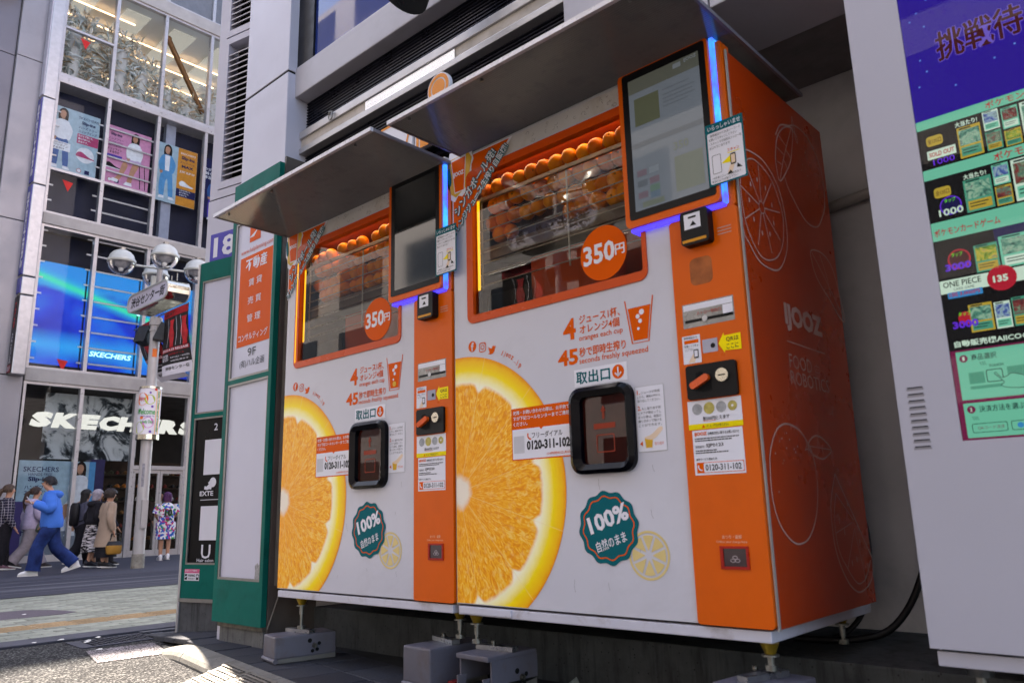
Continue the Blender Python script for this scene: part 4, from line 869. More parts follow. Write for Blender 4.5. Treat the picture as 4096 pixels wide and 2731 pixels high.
def banner(label, P0, P1, hgt, sway, curl, txt):
    """cloth banner hung from a bar P0-P1, swaying and curling"""
    P0, P1 = Vector(P0), Vector(P1); t = thing('banner', label, 'banner', P0-Vector((0, 0, hgt)), 'red and black banners on the lamp posts')
    MB().tube([P0-(P1-P0)*.3, P1+(P1-P0)*.04], .014, 8).build('pole', GALV, t)
    nn = (P1-P0).cross(Vector((0, 0, 1))).normalized()
    def S(u, v, d=0):
        p = P0.lerp(P1, u)-Vector((0, 0, v*hgt))+Vector(sway)*v*v; w = math.sin(u*3.1+v*1.4)*curl*(.25+v)
        return p+nn*(w+d)
    def patch(u0, u1, v0, v1, mt, d, nm, par, nu=8, nv=10):
        m = MB(); vs_ = [S(u0+(u1-u0)*i/nu, v0+(v1-v0)*j/nv, d) for j in range(nv+1) for i in range(nu+1)]
        m.add(vs_, [(j*(nu+1)+i, j*(nu+1)+i+1, (j+1)*(nu+1)+i+1, (j+1)*(nu+1)+i) for j in range(nv) for i in range(nu)], 0, True); return m.build(nm, mt, par)
    cl = patch(0, 1, 0, 1, BBLK, 0, 'cloth', t)
    for d in (.006, -.006):
        patch(0, 1, 0, .115, BRED, d, 'red_header', cl, 8, 2); patch(0, 1, .845, 1, INKW, d, 'white_footer', cl, 8, 2); patch(.02, .98, .60, .655, BRED, d, 'red_stripe', cl, 8, 2)
        for k, (a, b_) in enumerate(((.30, .52), (.74, .98))):
            m = MB(); pts = [S(a+(b_-a)*(.5+.5*math.sin(j*1.3+i*2.5)*.25+(i-.5)*.75), .17+.42*j/7, d*1.2) for i in (0, 1) for j in range(8)]
            m.add(pts, [(j, j+1, 9+j, 8+j) for j in range(7)], 0, True); m.build('red_figure', pm('banner figure', '#b8232a', .6, 0, .5, 6), cl)
        for a in (.24, .56, .72):
            m = MB(); pts = [S(a+.05*math.sin(j*.5)+(.009*i), .14+.44*j/7, d*1.4) for i in (0, 1) for j in range(8)]
            m.add(pts, [(j, j+1, 9+j, 8+j) for j in range(7)]); m.build('white_line', INKW, cl)
        def tx(s_, u0, u1, v0, v1, mt):
            vs_, fs_, xa, xb, ya, yb = tmesh(s_, .02); m = MB()
            fl_ = (lambda q: q)
            m.add([S(u0+(u1-u0)*(x-xa)/(xb-xa), v1-(v1-v0)*(y-ya)/(yb-ya), d*1.6) for x, y in vs_], fs_); m.build('lettering', mt, cl)
        tx('GLAY', .06, .5, .03, .09, BBLK); tx('2025.4.23 RELEASE', .06, .95, .61, .645, INKW); tx('30周年ドーム', .3, .8, .68, .715, BRED); tx('5/31(土)・6/1(日)', .36, .95, .735, .765, INKW); tx('6/8(日)京セラ', .36, .9, .785, .815, INKW); tx('渋谷センター街', .15, .9, .875, .93, BBLK); tx('GLAY EXPO', .05, .28, .69, .79, INKW)
    return t
street_lamp(-12.1, 4.28, -.16, 'four-globed street lamp with a shopping street name sign and wrapped pole')
banner('red and black concert banner hanging right of the lamp pole', (-11.75, 4.30, 4.86), (-10.75, 4.32, 4.88), 1.32, (.05, .10, .0), .06, 0)
banner('twisted red and black concert banner half hidden behind the lamp pole', (-13.3, 4.42, 4.86), (-12.3, 4.36, 4.88), 1.3, (.30, .55, .1), .08, 0)
street_lamp(-3.87, -7.38, -.09, 'second four-globed street lamp, seen mirrored in the machine window', False)
banner('red and black concert banner mirrored in the right machine window', (-3.52, -7.38, 4.9), (-2.55, -7.40, 4.9), 1.32, (.02, .05, 0), .06, 0)
banner('red and black concert banner on the far side of the mirrored lamp', (-5.2, -7.38, 4.9), (-4.2, -7.38, 4.9), 1.32, (-.02, .05, 0), .06, 0)
# building on the opposite side of the street (behind the camera), seen in reflections
ob = thing('opposite_building', 'pale panelled building across the street, seen mirrored in the machine glass', 'building', (2, -14, 0))
MB().box(-45, 16, -20, -14, -.1, 22).build('wall', pm('opposite wall', '#aba6a2', .6, var=.08), ob)
for k in range(9):
    for j in range(15):
        xo = -43+3.9*j; MB().add([(xo, -13.99, 1.0+2.4*k), (xo, -13.99, 2.5+2.4*k), (xo+2.5, -13.99, 2.5+2.4*k), (xo+2.5, -13.99, 1.0+2.4*k)], [(0, 1, 2, 3)]).build('window_pane', wgn, ob)
# ================================================================ juice vending machines
DOORW = pm('machine white', '#c6c3cc', .2, 0, .03, 1.2, spec=.45, bump=.02, bscale=2.2, rvar=.06, dirt='#aeaab0', dscale=1.9, damt=.4)
DOORT = pm('stained white', '#c2bdba', .4, 0, .06, 4, dirt='#a3917b', dscale=4, damt=.7)
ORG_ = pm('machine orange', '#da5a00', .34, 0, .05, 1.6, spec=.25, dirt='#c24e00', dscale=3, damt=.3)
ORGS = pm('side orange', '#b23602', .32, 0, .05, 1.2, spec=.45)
RIM = pm('window rim orange', '#c84605', .3, 0, .06, 2)
BASEW = pm('base white', '#c4c1cc', .4, 0, .06, 3, dirt='#7a5a3a', dscale=7, damt=.6)
PRO = pm('print orange', '#dc5600', .5, 0, .03, 4, spec=.08); PRT = pm('print teal', '#005c64', .5, 0, .03, 4, spec=.06)
PRW = pm('print white', '#dcd9e0', .5, 0, .02, 4, spec=.2); PRY = pm('print pale yellow', '#d8bf80', .5, 0, .03, 4, spec=.2)
STW = pm('sticker white', '#dddae2', .45, 0, .03, 3, spec=.3); INKB = pm('ink black', '#070709', .6, spec=.06); YLW = pm('sticker yellow', '#f2d800', .5, spec=.2)
PRG = pm('print gold', '#d9a62c', .5); SKN = pm('print skin', '#e6c9ae', .6); LINEW = pm('line art', '#c4a096', .5, spec=.2); 
BZL = pm('bezel black', '#03030a', .16, 0, .1, 3, spec=.16); PLB = pm('black plastic', '#08080c', .4, 0, .1, 10, spec=.2)
MG = glass('machine glass', (.9, .9, .9), 1.52, 0, 1.2); PG = glass('flap glass', (.75, .62, .6), 1.5, 0, 1.0)
SHEET = None
def citrus_mat():
    """printed orange slice: polar bands from object coordinates (centre at the object origin)"""
    m, nt, b = newmat('orange slice print'); v = coords(nt); sx = N(nt, 'ShaderNodeSeparateXYZ'); nt.links.new(v, sx.inputs[0]); x, z = sx.outputs[0], sx.outputs[2]
    r = math_n(nt, 'SQRT', math_n(nt, 'ADD', math_n(nt, 'MULTIPLY', x, x), math_n(nt, 'MULTIPLY', z, z))); a = math_n(nt, 'ARCTAN2', z, x)
    seg = math_n(nt, 'PINGPONG', math_n(nt, 'ADD', a, 3.95), .2618)      # 0 on a membrane
    cmb = N(nt, 'ShaderNodeCombineXYZ'); nt.links.new(math_n(nt, 'MULTIPLY', a, 9), cmb.inputs[0]); nt.links.new(math_n(nt, 'MULTIPLY', r, 9), cmb.inputs[1])
    ves = noise_n(nt, 1.9, 3, .5, cmb.outputs[0], 2.2); ves2 = noise_n(nt, 30, 3, .6, v)
    fl = ramp(nt, ves, [(.34, lin('#ef8c00')), (.46, lin('#f9a200')), (.56, lin('#ffb41c')), (.66, lin('#ffcb62'))])
    fl = mixc(nt, math_n(nt, 'MULTIPLY', ramp(nt, ves2, [(.52, (0, 0, 0)), (.72, (1, 1, 1))]), .45), fl, lin('#ffd888'))
    fl = mixc(nt, ramp(nt, math_n(nt, 'ADD', r, math_n(nt, 'MULTIPLY', ves, .05)), [(.0, (.55, .55, .55)), (.36, (0, 0, 0))]), fl, lin('#f69600'))
    notch = math_n(nt, 'MULTIPLY', math_n(nt, 'POWER', 2.718, math_n(nt, 'MULTIPLY', math_n(nt, 'MULTIPLY', seg, seg), -520)), .030)
    edge = math_n(nt, 'ADD', math_n(nt, 'ADD', r, notch), math_n(nt, 'MULTIPLY', ves2, .012))
    rind = ramp(nt, math_n(nt, 'ADD', r, math_n(nt, 'MULTIPLY', ves2, .018)), [(.460, lin('#fff8dc')), (.492, lin('#fff0a0')), (.520, lin('#ffdc00')), (.562, lin('#fabc00')), (.582, lin('#f08800'))])
    c = mixc(nt, ramp(nt, edge, [(.452, (0, 0, 0)), (.468, (1, 1, 1))]), fl, rind)
    core = math_n(nt, 'ADD', r, math_n(nt, 'MULTIPLY', noise_n(nt, 14, 3, .5, v), .07))
    mem = math_n(nt, 'LESS_THAN', math_n(nt, 'MULTIPLY', seg, r), .0016)
    c = mixc(nt, math_n(nt, 'MULTIPLY', mem, .35), c, lin('#f4dc9c'))
    c = mixc(nt, ramp(nt, core, [(.085, (1, 1, 1)), (.115, (0, 0, 0))]), c, lin('#f0e2d0'))
    nt.links.new(c, b.inputs['Base Color']); b.inputs['Roughness'].default_value = .35; b.inputs['Specular IOR Level'].default_value = .3; return m
CIT = citrus_mat()
def sheet_mat():
    """ribbed twin-wall polycarbonate, dirty, letting some light through"""
    m, nt, b = newmat('ribbed polycarbonate'); v = coords(nt); tc = coords(nt)
    c = ramp(nt, noise_n(nt, 2.2, 6, .65, v), [(.3, (.030, .022, .019)), (.7, (.085, .066, .058))])
    spot = ramp(nt, noise_n(nt, 11, 4, .7, v), [(.53, (0, 0, 0)), (.64, (.85, .85, .85))]); c = mixc(nt, spot, c, (.014, .010, .008, 1))
    c = mixc(nt, ramp(nt, noise_n(nt, 2.9, 5, .7, v), [(.55, (0, 0, 0)), (.7, (.5, .5, .5))]), c, (.085, .04, .02, 1))
    nt.links.new(c, b.inputs['Base Color']); b.inputs['Roughness'].default_value = .13; b.inputs['Specular IOR Level'].default_value = 1.0
    w = N(nt, 'ShaderNodeTexWave', wave_type='BANDS', bands_direction='Y'); w.inputs['Scale'].default_value = 30; nt.links.new(v, w.inputs['Vector'])
    bump_n(nt, b, w.outputs['Fac'], .6, .004)
    tl = N(nt, 'ShaderNodeBsdfTranslucent'); nt.links.new(mixc(nt, .72, c, (.85, .80, .72, 1)), tl.inputs[0]); mx = N(nt, 'ShaderNodeMixShader'); mx.inputs[0].default_value = .19
    out = nt.nodes['Material Output']; nt.links.new(b.outputs[0], mx.inputs[1]); nt.links.new(tl.outputs[0], mx.inputs[2]); nt.links.new(mx.outputs[0], out.inputs[0]); return m
SHEET = sheet_mat()
def display_mat():
    m, nt, b = newmat('faint display'); b.inputs['Base Color'].default_value = (.075, .09, .11, 1); b.inputs['Roughness'].default_value = .1
    b.inputs['Emission Color'].default_value = (.26, .32, .40, 1); b.inputs['Emission Strength'].default_value = .10*EK; b.inputs['Coat Weight'].default_value = .5; return m
def ui_mat(n, c):
    m, nt, b = newmat('ui '+n); c = lin(c); b.inputs['Base Color'].default_value = c; b.inputs['Roughness'].default_value = .1; b.inputs['Coat Weight'].default_value = .5
    b.inputs['Emission Color'].default_value = (c[0]*2.3, c[1]*2.3, c[2]*2.3, 1); b.inputs['Emission Strength'].default_value = .10*EK; return m
def led_mat():
    m, nt, b = newmat('led blue'); v = coords(nt); c = ramp(nt, noise_n(nt, 9, 3, .6, v), [(.38, (.045, .05, 1)), (.55, (.012, .17, 1)), (.7, (.02, .30, 1))])
    nt.links.new(c, b.inputs['Emission Color']); b.inputs['Emission Strength'].default_value = 1.1*EK; b.inputs['Base Color'].default_value = (.02, .04, .3, 1); return m
DISP = display_mat(); OFF = pm('dead display', '#0a0f10', .05, 0, .1, 2, spec=.8, coat=.5, rvar=.02)
LEDB = led_mat(); LEDP = em('led violet', (.05, .035, 1.0), .9); LEDY = em('led amber', '#f0b01c', .75)
INTD = pm('machine interior', '#38241a', .7, 0, .2, 3); INTO = pm('interior orange', '#b04210', .4, 0, .15, 2); INTG = pm('chute grey', '#6e5f52', .5, .1, .15, 4)
WIRE = pm('rack wire', '#a9a597', .35, .5, .15, 10)
def orange_mat():
    m, nt, b = newmat('orange peel'); v = coords(nt); oi = N(nt, 'ShaderNodeObjectInfo')
    c = ramp(nt, math_n(nt, 'ADD', math_n(nt, 'MULTIPLY', oi.outputs['Random'], .5), math_n(nt, 'MULTIPLY', noise_n(nt, 14, 3, .5, v), .5)), [(.25, lin('#dc6600')), (.7, lin('#fa9a05'))])
    nt.links.new(c, b.inputs['Base Color']); b.inputs['Roughness'].default_value = .4; bump_n(nt, b, noise_n(nt, 160, 2, .5, v), .25, .002); return m
OPEEL = orange_mat(); ome = MB().lathe([(.0001, .0325), (.003, .0328), (.004, .0345), (.010, .0365), (.020, .0325), (.030, .0235), (.0365, .011), (.039, -.002), (.036, -.015), (.028, -.027), (.016, -.0345), (.006, -.0365), (.0001, -.036)], n=16).cyl((0, 0, .030), (0, 0, .0345), .003, n=6, mi=1).mesh('orange', [OPEEL, pm('stem', '#4d5a24', .7)])
def bird(cx, cz, s):
    return [(cx+a*s, cz+b*s) for a, b in [(-1, -.62), (-.45, -.48), (-.85, -.2), (-.55, -.18), (-.95, .2), (-.7, .15), (-.95, .62), (-.45, .3), (0, .18), (.05, .45), (.35, .66), (.65, .5), (.98, .55), (.8, .32), (.98, .2), (.72, .12), (.62, -.35), (.2, -.75), (-.4, -.85)]]
def machine(X0, label, serial, live, side):
    t = thing('juice_vending_machine', label, 'vending machine', (X0+.68, .43, .30)); WD, D = 1.362, .862
    F0 = at(FRONT, X0, 0)
    f = lambda: MB(F0)
    # ---- carcass, base bar, feet
    c = MB(); c.box(X0+.012, X0+WD-.012, .52, D, .34, 2.24); c.box(X0+.012, X0+.03, .055, .52, .34, 2.26); c.box(X0+1.10, X0+WD-.012, .055, .52, .34, 2.26)
    c.box(X0+.03, X0+1.10, .055, .52, .34, 1.44); c.box(X0+.03, X0+1.10, .055, .52, 2.24, 2.29); c.build('cabinet', pm('cabinet', '#a34312', .5), t)
    MB().box(X0+.004, X0+WD-.022, .002, D, .30, .334, 0, .004).build('base_rail', BASEW, t)
    if side: MB().box(X0+.02, X0+.30, -.006, .003, .305, .332, 0, .003).build('base_patch', BASEW, t)
    for fx, fy, low in (((X0+.07, .04, .190), (X0+1.32, .026, .222), (X0+.2, D-.1, .195), (X0+WD-.10, D-.10, .195)) if side else ((X0+.19, .03, .152), (X0+1.29, .09, .19), (X0+.2, D-.1, .195), (X0+WD-.10, D-.10, .195))):
        lg = MB(); lg.cyl((fx, fy, low), (fx, fy, .30), .0075, n=12); lg.cyl((fx, fy, .222), (fx, fy, .262), .0115, n=6); lg.cyl((fx, fy, low), (fx, fy, low+.016), .02, n=6); lg.cyl((fx, fy, .262), (fx, fy, .267), .026, n=18)
        go = lg.build('levelling_foot', GALV, t); MB().cyl((fx, fy, .268), (fx, fy, .30), .016, .030, 8).build('brass_socket', pm('brass socket', '#a88a2e', .4, .8, .2, 15), go)
    # ---- side panels, edge trim
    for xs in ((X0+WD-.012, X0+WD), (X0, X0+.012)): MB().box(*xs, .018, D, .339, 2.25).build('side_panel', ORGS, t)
    MB().box(X0+WD-.002, X0+WD+.003, .006, .018, .336, 2.25).build('edge_trim', pm('edge trim', '#b8b4ae', .4, .4), t)
    # ---- door with window opening
    op = rrect(.087, 1.0, 1.50, 2.20, .035, 5); do = rrect(.0, 1.102, .343, 2.287, .004, 5)
    dr = f().frame(do, op, -.05, 0).build('door', DOORW, t)
    f().rect(.004, 1.098, 2.212, 2.284, .0012).build('stained_header', DOORT, dr)
    ds = pm('scratch ink', '#4a3b2e', .7); sc = f(); rn = random.Random(int(X0*10)+2)
    for k in range(26):
        u, z = rn.uniform(.45, .92), rn.uniform(2.218, 2.27); r_ = rn.uniform(.003, .011); a0 = rn.uniform(0, 6)
        sc.ribbon(ell(u, z, r_, r_*.8, 9, a0, a0+rn.uniform(2, 5)), .0011, .002)
    sc.build('grime_marks', ds, dr)
    sc = f()
    for k in range(9):
        u, z = rn.uniform(.45, 1.05), rn.uniform(.4, .85); a_ = rn.uniform(-1.9, -1.2); L_ = rn.uniform(.01, .045); sc.ribbon([(u, z), (u+L_*math.cos(a_)*.5, z+L_*math.sin(a_)*.5), (u+L_*math.cos(a_+.15), z+L_*math.sin(a_+.15))], .0012, .0006)
    sc.build('scuff_marks', pm('scuff', '#77747a', .6), dr)
    # window rim, glass, interior
    f().frame(rrect(.085, 1.003, 1.497, 2.203, .036, 5), rrect(.122, .985, 1.532, 2.168, .012, 5), -.03, .006).build('window_rim', RIM, t)
    f().rect(.118, .99, 1.528, 2.172, -.012).build('window_glass', MG, t)
    i_ = MB(); i_.box(X0+.04, X0+1.09, .50, .515, 1.45, 2.24); i_.box(X0+.031, X0+.06, .06, .5, 1.45, 2.24); i_.box(X0+1.07, X0+1.099, .06, .5, 1.45, 2.24); i_.box(X0+.04, X0+1.09, .06, .5, 1.442, 1.46)
    it = i_.build('interior', INTD, t)
    MB().box(X0+.30, X0+1.06, .18, .2, 1.46, 1.79).build('inner_panel', INTO, it); MB().box(X0+.06, X0+.31, .15, .165, 1.46, 1.66).build('inner_mesh', DARKM, it)
    MB().add([(X0+.07, .085, 1.86), (X0+1.06, .085, 1.86), (X0+1.06, .48, 1.95), (X0+.07, .48, 1.95), (X0+.07, .085, 1.80), (X0+1.06, .085, 1.80), (X0+1.06, .48, 1.90), (X0+.07, .48, 1.90)], [(0, 1, 2, 3), (7, 6, 5, 4), (4, 5, 1, 0), (3, 2, 6, 7)]).build('fruit_chute', INTG, it)
    MB().box(X0+.1, X0+1.04, .07, .10, 2.215, 2.225).build('added_fill_strip', em('added rack fill', '#ffe6c0', 5.0), it); f().rect(.128, .145, 1.645, 2.06, -.02).build('amber_light', LEDY, it); f().rect(.128, .15, 1.55, 1.64, -.021).build('light_cover', DARKM, it)  # unseen glowing top strip added to brighten the oranges
    if not side: f().rect(.098, .106, 1.53, 2.10, .0075).build('amber_edge_light', LEDY, it)
    for k in range(9):
        z = 1.68+.051*k; MB().tube([(X0+.10, .068, z), (X0+1.05, .068, z)], .0026, 6).build('rack_wire', WIRE, it)
    for x in (.11, .60, 1.04): MB().tube([(X0+x, .070, 1.66), (X0+x, .070, 2.10)], .004, 6).build('rack_post', WIRE, it)
    MB().box(X0+.07, X0+1.07, .058, .072, 2.074, 2.090).build('rack_rail', WIRE, it)
    rn = random.Random(11+int(side)); n = 0
    for row, (z, y) in enumerate(((2.140, .106), (2.068, .122), (1.993, .138), (1.928, .150), (2.135, .19))):
        for k in range(14):
            if rn.random() < (.10, .03, .05, .12, .3)[row]: continue
            x = .112+.0695*k+(.033 if row % 2 else 0)+rn.uniform(-.006, .006)
            if x > 1.04: continue
            zz = 1.80+.286*(y-.20)+.045+.068*(3-row) if row < 4 else z
            o = share(ome, 'orange', (X0+x, y+rn.uniform(-.01, .01), z+rn.uniform(-.006, .006)))
            o.rotation_euler = (rn.uniform(0, 6), rn.uniform(0, 6), 0); o.scale = (rn.uniform(.9, 1.07),)*3
            tag(o, f'orange piled in the wire racks of the {"right, larger-looking" if side else "left, farther"} juice machine', 'orange', f'oranges inside the {"right" if side else "left"} machine')
    # ---- screen unit
    su = f().prism(rrect(.942, 1.318, 1.690, 2.305, .022, 5), -.04, .032).build('screen_housing', ORG_, t)
    f().frame(rrect(.962, 1.306, 1.717, 2.293, .010, 4), rrect(.988, 1.283, 1.744, 2.262, .003, 4), .028, .0345).build('screen_bezel', PLB, su)
    dsp = f().rect(.985, 1.286, 1.74, 2.266, .0335).build('display', DISP if live else OFF, su)
    if live:
        q = f(); h = .0342
        dm = [ui_mat(k, c) for k, c in dict(bar='#474b46', photo='#44493b', grey='#495058', light='#5e6770', yell='#515953', pink='#564d57', green='#485c56', blue='#475664').items()]
        q.rect(.988, 1.283, 2.205, 2.262, h, 0); q.text('IJOOZ', 1.225, 1.275, 2.24, 2.257, h+.0003, 3, .03); q.rect(1.18, 1.212, 2.234, 2.252, h+.0003, 3)
        q.rect(1.01, 1.115, 2.07, 2.18, h, 1); q.rect(.988, 1.283, 1.985, 2.005, h, 2)
        for z_, w in ((2.17, .11), (2.15, .13), (2.135, .12), (2.12, .13), (2.105, .10)): q.rect(1.13, 1.13+w, z_, z_+.004, h, 2)
        q.text('350', 1.16, 1.22, 1.925, 1.955, h+.0003, 4, .02)
        q.rect(1.16, 1.27, 1.77, 1.90, h, 4)
        for k, (u, z_, c_) in enumerate(((1.025, 1.885, 5), (1.075, 1.885, 3), (1.025, 1.845, 2), (1.075, 1.845, 5), (1.025, 1.80, 5), (1.075, 1.815, 6), (1.075, 1.79, 7))): q.rect(u-.02, u+.02, z_-.012, z_+.012, h, c_)
        q.rect(1.02, 1.11, 1.752, 1.772, h, 4); q.build('display_image', dm, su)
    # LED edges right and below
    f().prism(rrect(1.3185, 1.333, 1.685, 2.303, .006, 3), -.03, .020).build('led_strip', LEDB, su)
    f().prism(rrect(.955, 1.325, 1.676, 1.690, .005, 3), -.03, .020).build('led_strip', LEDP, su)
    f().prism(rrect(.94, 1.345, 2.305, 2.315, .003, 3), -.04, .030).build('screen_cap', ALU, su)
    # ---- orange control column
    cpan = f().prism(rrect(1.104, 1.358, .341, 1.675, .012, 4), -.05, .008)
    cc = cpan.build('control_column', ORG_, t); f().prism(rrect(1.300, 1.356, 1.676, 2.285, .01, 4), -.05, .004).build('control_column_head', ORG_, cc)
    # card reader
    rd = f().prism(rrect(1.168, 1.272, 1.563, 1.683, .012, 4), .008, .045).build('card_reader', PLB, t)
    q = f(); q.rect(1.184, 1.245, 1.618, 1.672, .0455, 0); q.rect(1.173, 1.262, 1.572, 1.582, .0455, 1); q.rect(1.20, 1.23, 1.655, 1.662, .046, 2); q.poly([(1.205, 1.628), (1.23, 1.628), (1.2175, 1.645)], .046, 2); q.build('reader_marks', [STW, pm('reader amber', '#d08a1c', .4), PLB], rd)
    sl_ = f(); 
    for k in range(3): sl_.rect(1.285, 1.335, 1.606-.011*k, 1.609-.011*k, .009, 0)
    sl_.build('small_print', LINEW, cc)
    if side: f().poly(rrect(1.172, 1.255, 1.43, 1.525, .02, 4), .0086).build('adhesive_ghost', pm('adhesive ghost', '#a55a2c', .6, 0, .35, 20), cc)
    # straw dispenser
    st_ = f(); st_.rect(1.132, 1.320, 1.288, 1.371, .0088, 0); st_.rect(1.136, 1.316, 1.347, 1.367, .0095, 1); st_.rect(1.14, 1.316, 1.305, 1.315, .0095, 2); st_.rect(1.28, 1.316, 1.31, 1.345, .0095, 1)
    sd_ = st_.build('straw_dispenser', [pm('straw box', '#8f8c88', .25, .2, .3, 9, coat=.4), STW, PLB], t); q = f(); q.text('ストロー取出口', 1.185, 1.275, 1.327, 1.339, .0102, 0, .01); q.build('lettering', pm('dull red', '#a83a2c', .5), sd_)
    q = f(); q.disc(1.215, 1.311, .010, .013, 0, 16); q.build('knob', ALU, sd_)
    # qr reader and stickers
    q = f(); q.rect(1.123, 1.19, 1.167, 1.262, .009, 0); q.rect(1.13, 1.184, 1.235, 1.247, .0094, 1); q.text('携帯電話から', 1.13, 1.18, 1.25, 1.259, .0096, 2, .0); q.text('を開いてスキャ', 1.13, 1.182, 1.222, 1.231, .0096, 2, .0); q.text('ンして下さい', 1.13, 1.165, 1.21, 1.219, .0096, 2, .0)
    q.poly(rrect(1.163, 1.181, 1.183, 1.213, .003, 2), .0098, 2); q.rect(1.166, 1.178, 1.188, 1.209, .0101, 0); q.poly([(1.14, 1.17), (1.165, 1.17), (1.175, 1.195), (1.162, 1.2)], .0095, 3); q.build('scan_sticker', [STW, PRO, INKB, SKN], t)
    q = f(); q.rect(1.197, 1.252, 1.195, 1.240, .0095, 0); q.disc(1.235, 1.216, .0085, .0103, 1, 16); q.build('scanner_window', [pm('scanner pane', '#9a98a8', .15, .1, .1, 8, coat=.5), PLB], t)
    q = f(); q.poly([(1.255, 1.218), (1.276, 1.184), (1.276, 1.193), (1.334, 1.189), (1.334, 1.243), (1.276, 1.242), (1.276, 1.252)], .0098, 0); q.text('QRは', 1.283, 1.327, 1.219, 1.236, .0105, 1, .02); q.text('ここに', 1.283, 1.325, 1.196, 1.213, .0105, 1, .02); q.build('arrow_sticker', [YLW, pm('brown ink', '#4a2c10', .5)], t)
    # coin unit
    cu_ = f().prism(rrect(1.133, 1.313, 1.045, 1.158, .01, 4), .008, .020).build('coin_unit', PLB, t)
    q = f(); q.poly([(1.165, 1.075), (1.195, 1.065), (1.225, 1.07), (1.225, 1.105), (1.19, 1.135), (1.17, 1.13)], .0205, 0); q.build('lever_recess', BLK, cu_)
    lv_ = MB(F0 @ Matrix.Translation((1.168, 1.093, .02)) @ Matrix.Rotation(R(25), 4, 'Z')); lv_.prism(rrect(-.016, .056, -.013, .010, .009, 4), 0, .016); lv_.build('return_lever', pm('lever orange', '#d8500f', .3, coat=.4), cu_)
    q = f(); q.prism(ell(1.265, 1.113, .022, .022, 24), .02, .027, 0); co = q.build('coin_slot', pm('coin plate', '#c9c2b2', .25, .9), cu_); f().rect(1.252, 1.278, 1.1105, 1.1145, .0275).build('slot', BLK, cu_)
    # coin label and info label
    q = f(); q.rect(1.125, 1.316, .965, 1.041, .009, 0); q.rect(1.124, 1.316, .947, .965, .0091, 1)
    for k, u in enumerate((1.160, 1.203, 1.246, 1.285)): q.disc(u, 1.013, (.0185, .0195, .018, .016)[k], .0098, 2+k % 2, 20)
    q.disc(1.285, 1.013, .004, .0102, 0, 10); q.text('新500円使えます', 1.178, 1.272, .974, .987, .0098, 4, .02); q.rect(1.178, 1.225, .9715, .973, .0098, 5); q.text('10、5、1円玉は使えません', 1.19, 1.268, .951, .961, .0098, 4, 0); q.poly([(1.172, .951), (1.184, .951), (1.178, .961)], .0098, 5)
    q.build('coin_label', [STW, YLW, pm('coin silver', '#8f939b', .35, .7, .3, 60), pm('coin brass', '#a39a5a', .35, .7, .3, 60), INKB, PRO], t)
    q = f(); q.rect(1.135, 1.312, .80, .944, .0089, 0); q.text('IJOOZ', 1.143, 1.188, .924, .938, .0095, 1, .05); q.text('自動販売機に関するお問い合わせ', 1.192, 1.300, .926, .936, .0095, 2, .01)
    for k, (u, w, z_) in enumerate(((1.143, .155, .915), (1.143, .13, .908), (1.143, .075, .876), (1.143, .115, .869))):
        s_ = u
        while s_ < u+w: e_ = random.uniform(.004, .012); q.rect(s_, min(s_+e_, u+w), z_, z_+.0035, .0095, 2); s_ += e_+.0015
    q.text('管理番号:', 1.143, 1.176, .886, .895, .0095, 2, .0); q.text(serial, 1.182, 1.243, .885, .899, .0095, 2, .02); q.text('顧客サービス電話番号:', 1.143, 1.218, .846, .854, .0095, 2, .01)
    q.rect(1.143, 1.308, .806, .840, .0093, 1); q.poly(rrect(1.168, 1.306, .808, .838, .004, 3), .0096, 0); q.text('0120-311-102', 1.174, 1.299, .813, .833, .0100, 2, .02); q.ribbon(spline([(1.150, .832), (1.149, .824), (1.155, .817), (1.162, .815)], 4), .004, .0098, 0)
    q.build('info_label', [STW, PRO, INKB], t)
    # coin return
    q = f(); q.rect(1.208, 1.291, .517, .572, .0086, 0); ch = q.build('coin_return', pm('return pocket', '#3d2b30', .15, 0, .2, 9, coat=.6), t)
    f().frame([(1.202, .510), (1.297, .510), (1.297, .579), (1.202, .579)], [(1.212, .518), (1.289, .518), (1.289, .572), (1.212, .572)], .006, .0125).build('return_frame', pm('red frame', '#a81c10', .3), ch)
    q = f()
    for u, z_ in ((1.25, .545), (1.242, .536), (1.258, .536)): q.ring(ell(u, z_, .0085, .0058, 16), ell(u, z_, .0065, .0040, 16), .0092, 0)
    q.build('coin_symbol', pm('coin symbol', '#b9a9ab', .5), ch)
    q = f(); q.text('おつり・返却', 1.212, 1.277, .601, .613, .0088, 0, .01); q.text('Collect your change here.', 1.191, 1.296, .587, .596, .0088, 0, .0); q.build('return_lettering', pm('peach print', '#e2b49a', .5), cc)
    # ---- printed decorations on the door
    sl = MB(); Cx, Cz, Ra = .02, .787, .572; pts = []
    for k in range(73):
        a = R(-90+180*k/72); u, z = Cx+Ra*math.cos(a), Cz+Ra*math.sin(a); pts.append((u, z))
    P_ = [(u, z) for u, z in pts if z > .346]; uu = Cx+math.sqrt(Ra**2-(Cz-.346)**2); P_ = [(.002, .346), (uu, .346)]+P_+[(.002, Cz+Ra)]
    sl.M = at(FRONT, X0, -.0012); sl.poly(P_, 0); so = sl.build('orange_slice_print', CIT, t)
    off = Vector((X0+Cx, 0, Cz)); d_ = off-wloc(t)
    for v in so.data.vertices: v.co -= d_
    so.location = d_; ORG[so.name] = off
    q = f(); h = .0012
    q.text('4', .606, .668, 1.336, 1.420, h, 0, .03); q.text('ジュース1杯、', .686, .872, 1.388, 1.424, h, 0, .02); q.text('オレンジ4個', .686, .868, 1.350, 1.384, h, 0, .02); q.text('oranges each cup', .682, .881, 1.318, 1.345, h, 0, .008)
